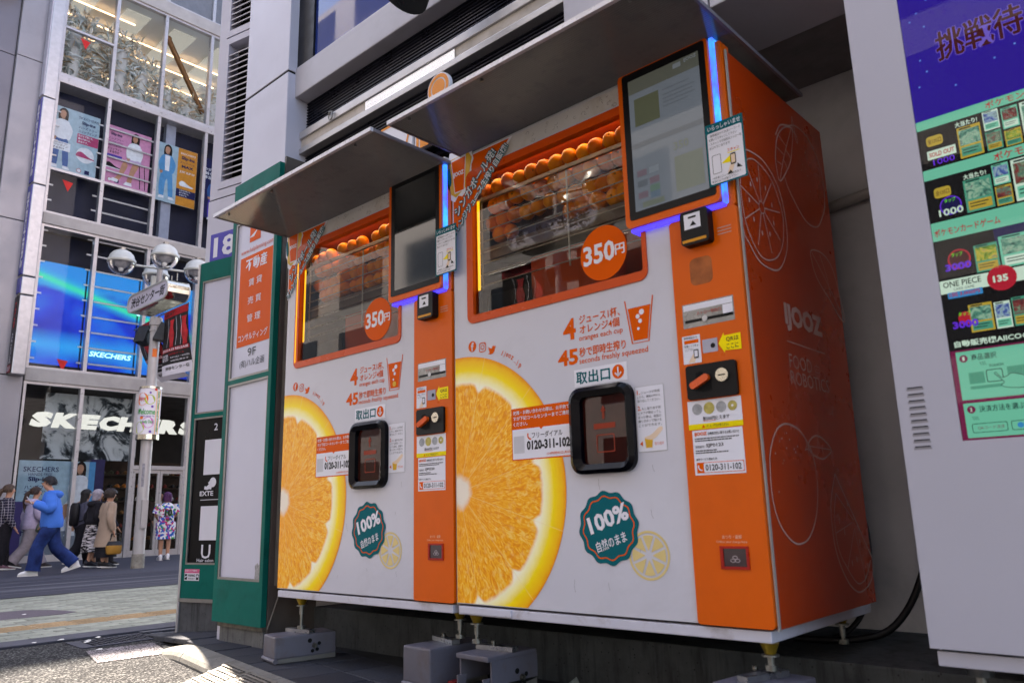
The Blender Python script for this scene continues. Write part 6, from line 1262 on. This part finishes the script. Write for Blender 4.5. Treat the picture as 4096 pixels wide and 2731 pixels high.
q.text('商品選択', 3.334, 3.392, 1.056, 1.073, .0014, S_['dark'], .01); q.text('決済方法を選ぶ', 3.334, 3.436, .920, .937, .0014, S_['dark'], .01); q.text('TOUCH', 3.371, 3.404, 1.034, 1.041, .0014, S_['dark'], .02)
sr(3.322, 3.358, .995, 1.025, 'teal2', .0010); sr(3.41, 3.45, 1.0, 1.03, 'teal2', .0010); sr(3.322, 3.43, .981, .989, 'teal2', .0010); q.ring(rrect(3.362, 3.400, .995, 1.028, .005, 3), rrect(3.364, 3.398, .997, 1.026, .004, 3), .0012, S_['dark'])
hand_ = spl([(3.385, 1.018), (3.395, 1.004), (3.408, 1.006), (3.42, 1.012), (3.45, 1.0), (3.46, .98), (3.44, .973), (3.405, .977), (3.392, .985), (3.40, .992), (3.382, 1.014)], 3)
q.poly(hand_, .0014, S_['green']); q.ribbon(hand_, .0016, .0018, S_['dark'], True)
q.ring(rrect(3.312, 3.392, .868, .892, .004, 3), rrect(3.3135, 3.3905, .8695, .8905, .003, 3), .0012, S_['dark']); q.text('QRコード決済', 3.325, 3.385, .875, .885, .0014, S_['mag'], 0); q.ring(rrect(3.40, 3.48, .868, .892, .004, 3), rrect(3.4015, 3.4785, .8695, .8905, .003, 3), .0012, S_['dark']); q.disc(3.42, .880, .007, .0014, S_['blue'], 14)
for x0, z0 in ((3.316, .915-.012), (3.352, 1.043)):
    for k in range(3): q.ribbon([(x0+.005*k, z0+.008), (x0+.004+.005*k, z0-.002)], .0012, .0014, S_['dark'])
q.build('screen_image', SL, scn)
for k, (x0, x1, z0, z1) in enumerate(((3.384, 3.441, 1.612, 1.702), (3.449, 3.486, 1.67, 1.725), (3.449, 3.486, 1.612, 1.666), (3.492, 3.53, 1.66, 1.72), (3.492, 3.53, 1.61, 1.655), (3.535, 3.6, 1.61, 1.72), (3.379, 3.445, 1.456, 1.548), (3.450, 3.488, 1.512, 1.57), (3.450, 3.488, 1.455, 1.508), (3.494, 3.56, 1.455, 1.57), (3.379, 3.434, 1.287, 1.362), (3.438, 3.52, 1.287, 1.372), (3.345, 3.40, 1.13, 1.205), (3.404, 3.44, 1.13, 1.2), (3.444, 3.48, 1.13, 1.205), (3.485, 3.56, 1.13, 1.21))):
    cw, chh = x1-x0, z1-z0; MB(at(FRONT, 0, .0040)).rect(x0, x1, z0, z1, 0, 0).rect(x0+cw*.06, x1-cw*.06, z0+chh*.40, z1-chh*.10, .0004, 1).rect(x0+cw*.08, x1-cw*.08, z0+chh*.06, z0+chh*.34, .0004, 2).rect(x0+cw*.10, x0+cw*.6, z1-chh*.075, z1-chh*.03, .0005, 3).rect(x0+cw*.14, x1-cw*.2, z0+chh*.24, z0+chh*.27, .0006, 3).rect(x0+cw*.14, x1-cw*.3, z0+chh*.15, z0+chh*.18, .0006, 3).build('card_image', [SEM[('gold', 'white', 'teal2', 'green')[k % 4]], ARTS[(k*7+k//3) % 4], SEM[('teal2', 'green', 'gold', 'white')[k % 4]], SEM['dark']], scn)
MB(at(FRONT, 0, .002)).rect(3.284, 3.902, .848, 2.362).build('screen_glass', glass('screen cover', (1, 1, 1), 1.4), cm_)

# ================================================================ pedestrians
def skinmesh(verts, edges, rad, name):
    me = bpy.data.meshes.new(name); me.from_pydata(verts, edges, []); o = bpy.data.objects.new(name, me); COL.objects.link(o)
    md = o.modifiers.new('skin', 'SKIN'); md.branch_smoothing = .6
    for i, r_ in enumerate(rad): me.skin_vertices[0].data[i].radius = r_ if isinstance(r_, tuple) else (r_, r_)
    me.skin_vertices[0].data[0].use_root = True
    s_ = o.modifiers.new('sub', 'SUBSURF'); s_.levels = 2; s_.render_levels = 2
    dg = bpy.context.evaluated_depsgraph_get(); dg.update(); out = bpy.data.meshes.new_from_object(o.evaluated_get(dg))
    bpy.data.objects.remove(o); bpy.data.meshes.remove(me); return out
def ering(c, rx, ry, n=20, tilt=(0, 0), nz=.0, seed=0, rot=0):
    o = []
    for i in range(n):
        a = 2*math.pi*i/n; k = 1+nz*noise.noise(Vector((math.cos(a)*2+seed, math.sin(a)*2, c[2]*5+seed)))
        x, y = rx*math.cos(a)*k, ry*math.sin(a)*k; x, y = x*math.cos(rot)-y*math.sin(rot), x*math.sin(rot)+y*math.cos(rot)
        o.append(Vector((c[0]+x, c[1]+y, c[2]+tilt[0]*x+tilt[1]*y)))
    return o
def tubes(m, pts, rad, n=14, mi=0, nz=.06, seed=0, cap=True):
    P = spline(pts, 5); kk = len(pts)-1; Rr = []
    for i in range(len(P)):
        t = i/5; j = min(int(t), kk-1); f_ = t-j; Rr.append(rad[j]*(1-f_)+rad[j+1]*f_)
    vs_ = []; prev = None; k = len(P)
    for i, p in enumerate(P):
        d = (P[min(i+1, k-1)]-P[max(i-1, 0)]).normalized()
        a = d.cross(Vector((0, 1, 0)) if abs(d.y) < .9 else Vector((1, 0, 0))).normalized() if prev is None else (prev-d*prev.dot(d)).normalized()
        prev = a; b = d.cross(a)
        for j in range(n):
            w = 2*math.pi*j/n; q_ = 1+nz*noise.noise(Vector((math.cos(w)*1.6+seed, math.sin(w)*1.6, i*.8+seed*3)))
            vs_.append(p+(a*math.cos(w)+b*math.sin(w))*Rr[i]*q_)
    m.add(vs_, [(i*n+j, i*n+(j+1) % n, (i+1)*n+(j+1) % n, (i+1)*n+j) for i in range(k-1) for j in range(n)], mi, True)
    if cap: m.add(vs_[:n], [tuple(range(n-1, -1, -1))], mi, True); m.add(vs_[-n:], [tuple(range(n))], mi, True)
def fabric(name, col, var=.18, scale=14): return pm('cloth '+name, col, .85, 0, var, scale, bump=.25, bscale=90, spec=.25)
SKIN = pm('skin', '#b98a72', .5, 0, .06, 12)
def jersey_mat():
    m, nt, b = newmat('cloth jersey'); v = coords(nt); vo = N(nt, 'ShaderNodeTexVoronoi'); vo.inputs['Scale'].default_value = 24; nt.links.new(v, vo.inputs['Vector'])
    hs = N(nt, 'ShaderNodeSeparateColor'); nt.links.new(vo.outputs['Color'], hs.inputs[0])
    c = ramp(nt, hs.outputs[0], [(.0, lin('#2d5fb8')), (.22, lin('#d8d8dc')), (.45, lin('#c23a6a')), (.58, lin('#dcdce0')), (.78, lin('#3f9a52')), (.9, lin('#7a4ab0'))], 'CONSTANT'); nt.links.new(c, b.inputs['Base Color']); b.inputs['Roughness'].default_value = .8; return m
def stripe_mat():
    m, nt, b = newmat('cloth zebra'); v = coords(nt, 'Object', (3, 3, 16)); c = ramp(nt, noise_n(nt, 2.6, 3, .5, v, .6), [(.47, lin('#17151a')), (.53, lin('#bdb6b8'))]); nt.links.new(c, b.inputs['Base Color']); b.inputs['Roughness'].default_value = .85; return m
def plaid_mat():
    m, nt, b = newmat('cloth plaid'); v = coords(nt); sx = N(nt, 'ShaderNodeSeparateXYZ'); nt.links.new(v, sx.inputs[0]); c = (.018, .016, .035, 1)
    for k, s_ in ((1, 60), (2, 60)):
        w = math_n(nt, 'PINGPONG', math_n(nt, 'MULTIPLY', sx.outputs[k], s_), 1.6); c = mixc(nt, math_n(nt, 'MULTIPLY', math_n(nt, 'LESS_THAN', w, .22), .55), c, (.5, .46, .5, 1))
    nt.links.new(c, b.inputs['Base Color']); b.inputs['Roughness'].default_value = .85; return m
def denim_mat():
    m, nt, b = newmat('cloth denim'); v = coords(nt); c = ramp(nt, noise_n(nt, 4, 4, .6, v), [(.3, lin('#141c40')), (.6, lin('#24386e')), (.8, lin('#4a6494'))]); nt.links.new(c, b.inputs['Base Color']); b.inputs['Roughness'].default_value = .85; bump_n(nt, b, noise_n(nt, 9, 3, .5, v), .5, .02); return m
def person(label, x, y, heading, H, top, bottom, hair, hairc, stride=.0, lean=.0, armL=None, armR=None, legs='trousers', look=0., topkind='shirt', extra=None, shoes='#26242a', wide=1., headtilt=0., hem=None, legF=None, legB=None, shoe2=None):
    """one pedestrian; local frame: +Y forward, X right, Z up, metres scaled by H"""
    z0 = gz(x)+.005 if x > -17 else -.1; t = thing('person', label, 'person', (x, y, z0), 'pedestrians across the street'); t.rotation_euler.z = heading
    base = Vector((x, y, z0)); s = H
    def V(a, b, c): return Vector((a*s, b*s, c*s))
    pel = V(0, 0, .525); ch = V(0, lean*.6, .72); nk = V(0, lean, .835); hd = V(math.sin(look)*.01, lean+.012+headtilt, .93-headtilt*.4)
    hipL, hipR = V(-.052, 0, .50), V(.052, 0, .50)
    if legF is None: legF = [(.5, stride*.55, .275), (.5, stride, .045)]
    if legB is None: legB = [(.5, -stride*.25, .275), (.5, -stride*1.05, .055+abs(stride)*.14)]
    kL, aL = V(-.052, legF[0][1], legF[0][2]), V(-.05, legF[1][1], legF[1][2]); kR, aR = V(.052, legB[0][1], legB[0][2]), V(.05, legB[1][1], legB[1][2])
    shL, shR = V(-.112, lean*.9, .805), V(.112, lean*.9, .805)
    armL = armL or [(-.15, lean-.05*1, .64), (-.14, lean+.02-stride*.4, .49)]; armR = armR or [(.15, lean-.03, .64), (.14, lean+.04+stride*.5, .49)]
    eL, wL, eR, wR = V(*armL[0]), V(*armL[1]), V(*armR[0]), V(*armR[1])
    toe = lambda a, up: a+V(0, .10, -.025-up)
    vt, ed, rd = [], [], []
    def av(p, r_, par=None):
        vt.append(p); rd.append(r_); i = len(vt)-1
        if par is not None: ed.append((par, i))
        return i
    p = av(pel, (.085*s, .065*s)); c1 = av(ch, (.09*s, .06*s), p); n0 = av(nk-V(0, 0, .02), .034*s, c1); n1 = av(nk+V(0, .003, .02), .031*s, n0)
    h0 = av(hd+V(0, .008, -.042), (.042*s, .045*s), n1); h1 = av(hd, (.047*s, .056*s), h0); h2 = av(hd+V(0, -.004, .038), (.040*s, .046*s), h1)
    av(hd+V(0, .062, -.008), .008*s, h1)
    for sh, e_, w_, sg in ((shL, eL, wL, -1), (shR, eR, wR, 1)):
        a = av(sh, .036*s, c1); b_ = av(e_, .025*s, a); w0 = av(w_, .016*s, b_); d = (w_-e_).normalized(); k = av(w_+d*.032*s, (.021*s, .014*s), w0)
        sd_ = d.cross(V(0, 1, 0).normalized()); sd_ = sd_.normalized() if sd_.length > .1 else Vector((0, 0, 1))
        for f_ in (-1.2, -.4, .4, 1.2):
            f1 = av(w_+d*.058*s+sd_*f_*.009*s, .0062*s, k); av(w_+d*.085*s+sd_*f_*.009*s+V(0, .006, -.002), .005*s, f1)
        av(w_+d*.045*s+V(-sg*.02, .018, 0), .0068*s, k)
    for hp, k_, a_ in ((hipL, kL, aL), (hipR, kR, aR)):
        a = av(hp, .06*s, p); b_ = av(k_, .038*s, a); c_ = av(a_, .024*s, b_); av(a_+V(0, .06, -.022), .02*s, c_)
    bm_ = skinmesh(vt, ed, rd, 'body'); bm_.materials.clear(); bm_.materials.append(SKIN); bm_.polygons.foreach_set('use_smooth', [True]*len(bm_.polygons))
    o = bpy.data.objects.new('body', bm_); COL.objects.link(o); o.parent = t; ORG[o.name] = base.copy()
    def part(m, name, mats): 
        ob = bpy.data.objects.new(name, m.mesh(name, mats)); COL.objects.link(ob); ob.parent = t; return ob
    # shoes
    for a_, f_, nm in ((aL, 0, 'shoe'), (aR, 1, 'shoe')):
        up_ = 0 if f_ == 0 else max(0., (a_.z/s-.05))*1.2; ang_ = -math.atan2(up_*6, 1) if f_ else 0
        Mx = Matrix.Translation(a_+V(0, 0, -.0)) @ Matrix.Rotation(ang_, 4, 'X'); m = MB(Mx); rings = []
        for yy, w, hh in ((-.045, .018, .03), (-.03, .027, .048), (.0, .028, .046), (.04, .028, .034), (.08, .029, .024), (.11, .022, .018), (.125, .010, .012)):
            rings.append([Vector((w*s*math.cos(R(q_)), yy*s, max(-.040, -.040+hh*(1+math.sin(R(q_)))*.9)*s)) for q_ in range(0, 360, 30)])
        m.loft(rings); so = part(m, 'shoe', [pm('shoe '+shoes, shoes, .5)])
        m = MB(Mx); m.loft([[Vector((w*s*math.cos(R(q_)), yy*s, (-.0465 if math.sin(R(q_)) < 0 else -.033)*s)) for q_ in range(15, 375, 30)] for yy, w in ((-.05, .02), (-.03, .030), (.03, .030), (.085, .031), (.128, .013))], smooth=False); sl_ = bpy.data.objects.new('sole', m.mesh('sole', [pm('sole', '#c9c7c4' if shoe2 is None else shoe2, .6)])); COL.objects.link(sl_); sl_.parent = so
    # lower garment
    if legs in ('trousers', 'shorts'):
        m = MB(); end = 1. if legs == 'trousers' else .05
        for hp, k_, a_, sd in ((hipL, kL, aL, 1), (hipR, kR, aR, 5)):
            if legs == 'trousers': tubes(m, [hp+V(0, 0, .06), hp, k_, a_.lerp(k_, .35), a_.lerp(k_, .02)], [.062*s, .074*s*wide**.5, .056*s*wide, .056*s*wide**1.5, .058*s*wide**1.8], 16, 0, .10, sd)
            else: tubes(m, [hp+V(0, 0, .06), hp, hp.lerp(k_, .55), hp.lerp(k_, .85)], [.085*s, .088*s, .085*s, .09*s], 16, 0, .08, sd)
        m.loft([ering(V(0, 0, .49), .10*s, .072*s), ering(V(0, 0, .54), .104*s, .078*s), ering(V(0, .0, .60), .094*s, .068*s)]); part(m, 'trousers' if legs == 'trousers' else 'shorts', [bottom])
    else:
        m = MB(); bz = legs; k = 12; rg = []
        for i in range(9):
            f_ = i/8; zz = .60-(.60-bz)*f_; rr_ = .098+(.035+wide*.04)*f_**.8
            rg.append([Vector((v.x*(1+.05*f_*math.sin(7*math.atan2(v.y, v.x))), v.y*(1+.05*f_*math.sin(7*math.atan2(v.y, v.x)+1))+stride*.12*f_*s, v.z)) for v in ering(V(0, 0, zz), rr_*s, rr_*.8*s, 28, (0, 0), .04, 3)])
        m.loft(rg); part(m, 'skirt', [bottom])
    # upper garment
    m = MB(); hz = hem or (.50 if topkind == 'shirt' else .47)
    rg = []
    prof = [(hz, .118, .088), (hz+.05, .118, .088), (.60, .112, .082), (.66, .112, .082), (.73, .122, .082), (.785, .118, .072), (.815, .085, .058), (.842, .047, .045)]
    if topkind == 'coat': prof = [(.27, .165, .135), (.36, .150, .12), (.47, .135, .105), (.58, .122, .092), (.68, .120, .088), (.75, .124, .084), (.79, .115, .072), (.82, .078, .056), (.845, .046, .046)]
    if topkind == 'hoodie': prof = [(hz, .126, .098), (hz+.02, .134, .106), (hz+.07, .138, .108), (.62, .130, .098), (.70, .134, .094), (.76, .130, .084), (.80, .108, .072), (.835, .062, .056)]
    for zz, rx, ry in prof: rg.append(ering(V(0, lean*max(0, (zz-.52)/.31), zz), rx*s, ry*s, 24, (0, 0), .07, zz*9))
    m.loft(rg, 0, True, True); sw = 1.25 if topkind in ('hoodie', 'coat') else 1.0; slv = .93 if topkind != 'tee' else .0
    for sh, e_, w_, sd in ((shL, eL, wL, 2), (shR, eR, wR, 7)):
        if topkind == 'tee': tubes(m, [sh+V(0, 0, .012), sh.lerp(e_, .4), sh.lerp(e_, .85)], [.050*s, .056*s, .058*s], 14, 0, .08, sd)
        else: tubes(m, [sh+V(0, 0, .01), sh.lerp(e_, .5), e_, e_.lerp(w_, .55), e_.lerp(w_, slv)], [.050*s, .046*s*sw, .042*s*sw, .038*s*sw, .031*s*sw], 14, 0, .14, sd)
    if topkind == 'hoodie':
        rg = [ering(V(0, lean-.05, .775), .075*s, .05*s, 20), ering(V(0, lean-.055, .805), .092*s, .065*s, 20), ering(V(0, lean-.035, .835), .085*s, .07*s, 20), ering(V(0, lean-.02, .85), .055*s, .05*s, 20)]; m.loft(rg, 0)
    part(m, {'shirt': 'shirt', 'coat': 'coat', 'hoodie': 'hoodie', 'tee': 'jersey'}[topkind], [top])
    # hair
    hm = pm('hair '+hairc, hairc, .55, 0, .35, 40, bump=.5, bscale=120); m = MB(); hc = hd+V(0, -.010, .012); n, k = 24, 14; vs_ = []
    for j in range(k+1):
        th = math.pi*.62*j/k
        for i in range(n):
            a = 2*math.pi*i/n; fwd = math.sin(a); lim = 1-.0*fwd
            drop = {'short': (1.0 if fwd < .25 else .72), 'bob': (1.35 if fwd < .45 else .7), 'long': (1.35 if fwd < .4 else .68), 'tail': (1.05 if fwd < .3 else .68), 'curly': (1.1 if fwd < .35 else .75)}[hair]
            tt_ = th*drop; r_ = (.063 if hair != 'curly' else .075)*(1+(.14 if hair in ('short', 'curly') else .06)*noise.noise(Vector((math.cos(a)*3, math.sin(a)*3, tt_*4+H))))
            vs_.append(hc+V(r_*.95*math.sin(min(tt_, 1.9))*math.cos(a), r_*1.12*math.sin(min(tt_, 1.9))*math.sin(a), r_*math.cos(tt_)*(1.0 if tt_ < 1.57 else 1.25)))
    m.add(vs_, [(j*n+i, j*n+(i+1) % n, (j+1)*n+(i+1) % n, (j+1)*n+i) for j in range(k) for i in range(n)], 0, True)
    rn = random.Random(int(H*1000))
    for i in range(90):
        a = rn.uniform(0, 6.28); tt_ = rn.uniform(.1, 1.7 if math.sin(a) < .3 else 1.0); d = Vector((math.sin(tt_)*math.cos(a), 1.15*math.sin(tt_)*math.sin(a), math.cos(tt_)))
        b0 = hc+d*.062*s; tip = b0+d*.012*s+V(rn.uniform(-.01, .01), rn.uniform(-.012, .012), -.03); w = d.cross(Vector((0, 0, 1))).normalized()*.007*s; m.add([b0-w, b0+w, tip], [(0, 1, 2)], 0, True)
    if hair in ('bob', 'long'):
        ln = {'bob': .075, 'long': .16}[hair]; rg = []
        for i in range(6):
            f_ = i/5; rg.append(ering(hc+V(0, -.022-.012*f_, -.01-ln*f_), (.060-.006*f_)*s, (.045-.012*f_)*s, 18, (0, 0), .15, H))
        m.loft(rg)
    if hair == 'tail': tubes(m, [hd+V(0, -.055, .02), hd+V(.0, -.10, -.02), hd+V(0, -.12, -.12), hd+V(0, -.115, -.23)], [.02*s, .028*s, .024*s, .008*s], 10, 0, .2, 3)
    part(m, 'hair', [hm])
    if extra: extra(part, V, s, dict(wL=wL, wR=wR, nk=nk, hd=hd, ch=ch, lean=lean))
    return t
def bag_tote(part, V, s, J):
    w = J['wR']; m = MB(); c = w+Vector((0, .03, -.30))
    m.loft([[Vector((c.x+a*wd*.5, c.y+b*ln*.5, c.z+z)) for a, b in ((-1, -1), (-.6, -1.06), (.6, -1.06), (1, -1), (1, 1), (.6, 1.06), (-.6, 1.06), (-1, 1))] for z, wd, ln in ((-.15, .09, .20), (-.13, .13, .25), (.02, .12, .27))], 0); part(m, 'handbag', [pm('bag tan', '#b0813a', .6, 0, .1, 9)])
    m = MB(); m.loft([[Vector((c.x+a*wd*.5, c.y+b*ln*.5, c.z+z)) for a, b in ((-1, -1), (-.6, -1.06), (.6, -1.06), (1, -1), (1, 1), (.6, 1.06), (-.6, 1.06), (-1, 1))] for z, wd, ln in ((.02, .122, .272), (.08, .09, .22), (.10, .06, .18))], 0)
    for e in (-.03, .03): m.tube([c+Vector((e, -.08, .12)), c+Vector((e*.5, -.05, .24)), w+Vector((0, .02, -.06)), c+Vector((e*.5, .09, .24)), c+Vector((e, .09, .12))], .010, 6)
    part(m, 'handbag_top', [pm('bag black', '#1a181c', .5)])
def backpack(part, V, s, J):
    c = V(0, J['lean']*.6-.115, .675); m = MB(); m.loft([[Vector((c.x+a*.15*k_, c.y+b*.085*k_, c.z+z)) for a, b in [(math.cos(R(q_))*(1 if abs(math.cos(R(q_))) < .7 else .9), math.sin(R(q_))) for q_ in range(0, 360, 30)]] for z, k_ in ((-.25, .7), (-.22, 1), (0, 1.05), (.17, .95), (.23, .6))]); part(m, 'backpack', [pm('pack black', '#131217', .6, 0, .2, 9)])
    m = MB()
    for sx in (-.085, .085): m.tube([V(sx, J['lean']-.05, .80), V(sx, J['lean']+.035, .825), V(sx, J['lean']*.6+.085, .75), V(sx*1.15, .06, .62), V(sx*1.1, -.08, .58)], .018, 8, ell=.5)
    part(m, 'strap', [pm('pack black', '#131217', .6, 0, .2, 9)])
def crossbag(part, V, s, J):
    c = V(.10, .10, .50); m = MB(); m.loft([[Vector((c.x+.05*k_*math.cos(R(q_)), c.y+.15*k2*math.sin(R(q_)), c.z+z)) for q_ in range(0, 360, 30)] for z, k_, k2 in ((-.11, .5, .45), (-.08, .9, .8), (-.02, 1, 1), (.05, .9, .95), (.07, .5, .9))]); part(m, 'shoulder_bag', [pm('bag green', '#3f463c', .45, 0, .1, 9)])
    m = MB(); m.tube([c+Vector((0, -.12, .05)), V(.02, -.09, .70), V(-.08, -.02, .82), V(-.02, .09, .72), c+Vector((0, .13, .05))], .011, 6); part(m, 'strap', [pm('bag green', '#3f463c', .45, 0, .1, 9)])
def phone(part, V, s, J):
    d = J['wL']; m = MB(Matrix.Translation(d+Vector((.0, .075, .06))) @ Matrix.Rotation(R(55), 4, 'X')); m.box(-.036, .036, -.075, .075, -.005, .005, 0, .003); part(m, 'phone', [pm('phone', '#b9b4bc', .3)])
    m = MB(); c = J['nk']; m.loft([ering(c+V(0, .02, -.05), .052*s, .052*s, 16), ering(c+V(0, .012, .0), .042*s, .044*s, 16)]); part(m, 'inner_shirt', [fabric('pink', '#b98f96')])
    m = MB(); e = J['hd']; 
    for sx in (-1, 1): m.tube([e+V(sx*.046, .02, .004), e+V(sx*.048, .058, .004), e+V(sx*.018, .068, .004), e+V(.0, .07, .004)], .0035, 6)
    part(m, 'glasses', [pm('glasses', '#1a1a1e', .3)])
def jersey_text(part, V, s, J):
    M_ = Matrix(((1, 0, 0, 0), (0, 0, -1, -.112*s), (0, 1, 0, 0), (0, 0, 0, 1)))
    m = MB(M_); m.text('10', -.085, .085, .98, 1.15, 0, 0, .06); m.text('KANYA', -.09, .09, .88, .93, 0, 0, .03); part(m, 'lettering', [pm('jersey ink', '#2c3a26', .7)])
PLD, ZEB, DEN, JER = plaid_mat(), stripe_mat(), denim_mat(), jersey_mat()
BLKC = fabric('black', '#15131a')
person('pedestrian in a dark plaid shirt cut by the left edge, facing right', -14.555, 2.62, 0, 1.68, PLD, BLKC, 'tail', '#4a382c', .05, .0, shoes='#6a4a58')
person('pedestrian with a ponytail, pale jacket and green shoulder bag, walking right', -14.7, 3.12, R(-4), 1.64, fabric('lavender', '#a79bb4'), fabric('grey trousers', '#857c82'), 'tail', '#3a2a24', .17, .02, armR=[(.15, .06, .63), (.08, .16, .60)], topkind='hoodie', wide=1.12, extra=crossbag, shoes='#3a3438')
person('man in a bright blue hoodie and wide jeans walking left, looking at his phone', -11.77, 2.60, R(160), 1.71, fabric('blue hoodie', '#3a6fc8', .14, 5), DEN, 'short', '#17141a', .20, .035, armL=[(-.165, .02, .66), (-.12, .17, .715)], armR=[(.165, -.03, .64), (.13, .07, .52)], topkind='hoodie', wide=1.10, extra=phone, legF=[(.5, .10, .285), (.5, .125, .045)], legB=[(.5, -.05, .285), (.5, -.235, .095)], shoes='#d6d6d8', headtilt=.02, shoe2='#3f7f74')
person('pedestrian in black with a large black backpack, walking right behind the man in blue', -14.3, 3.98, 0, 1.58, fabric('slate', '#4a4a5a'), BLKC, 'long', '#191619', .15, .015, extra=backpack, wide=1.2, shoes='#8a8478')
person('grey-haired woman in a black sweater and black and white patterned skirt', -13.3, 3.86, R(-3), 1.54, BLKC, ZEB, 'bob', '#9a929c', .05, .012, legs=.20, shoes='#1d1a24', wide=1., hem=.545, topkind='hoodie')
person('dark-clothed pedestrian mostly hidden behind the woman in the beige coat', -13.95, 4.35, 0, 1.58, fabric('navy', '#17182a'), BLKC, 'short', '#16131a', .08, 0., shoes='#1b191d')
person('woman in a knee-length beige coat carrying a tan and black handbag', -12.823, 3.93, R(-2), 1.52, fabric('beige coat', '#9c8776', .1, 6), BLKC, 'curly', '#2a211e', .045, .01, armR=[(.155, -.02, .63), (.15, .03, .47)], legs=.14, topkind='coat', extra=bag_tote, shoes='#131216', wide=.7)
person('purple-haired person in a colourful number 10 jersey and shorts, seen from behind', -14.625, 5.9, R(80), 1.54, JER, JER, 'bob', '#4a2350', .0, 0., legs='shorts', topkind='tee', shoes='#dcdade', extra=jersey_text, armL=[(-.15, .02, .66), (-.10, .10, .60)], armR=[(.15, .02, .66), (.10, .10, .60)])
person('dim figure in grey trousers standing inside the shop doorway', -18.6, 7.45, R(-80), 1.66, fabric('brown top', '#4a3a34'), fabric('pale trousers', '#7c7570'), 'short', '#1c1816', .03, 0.)
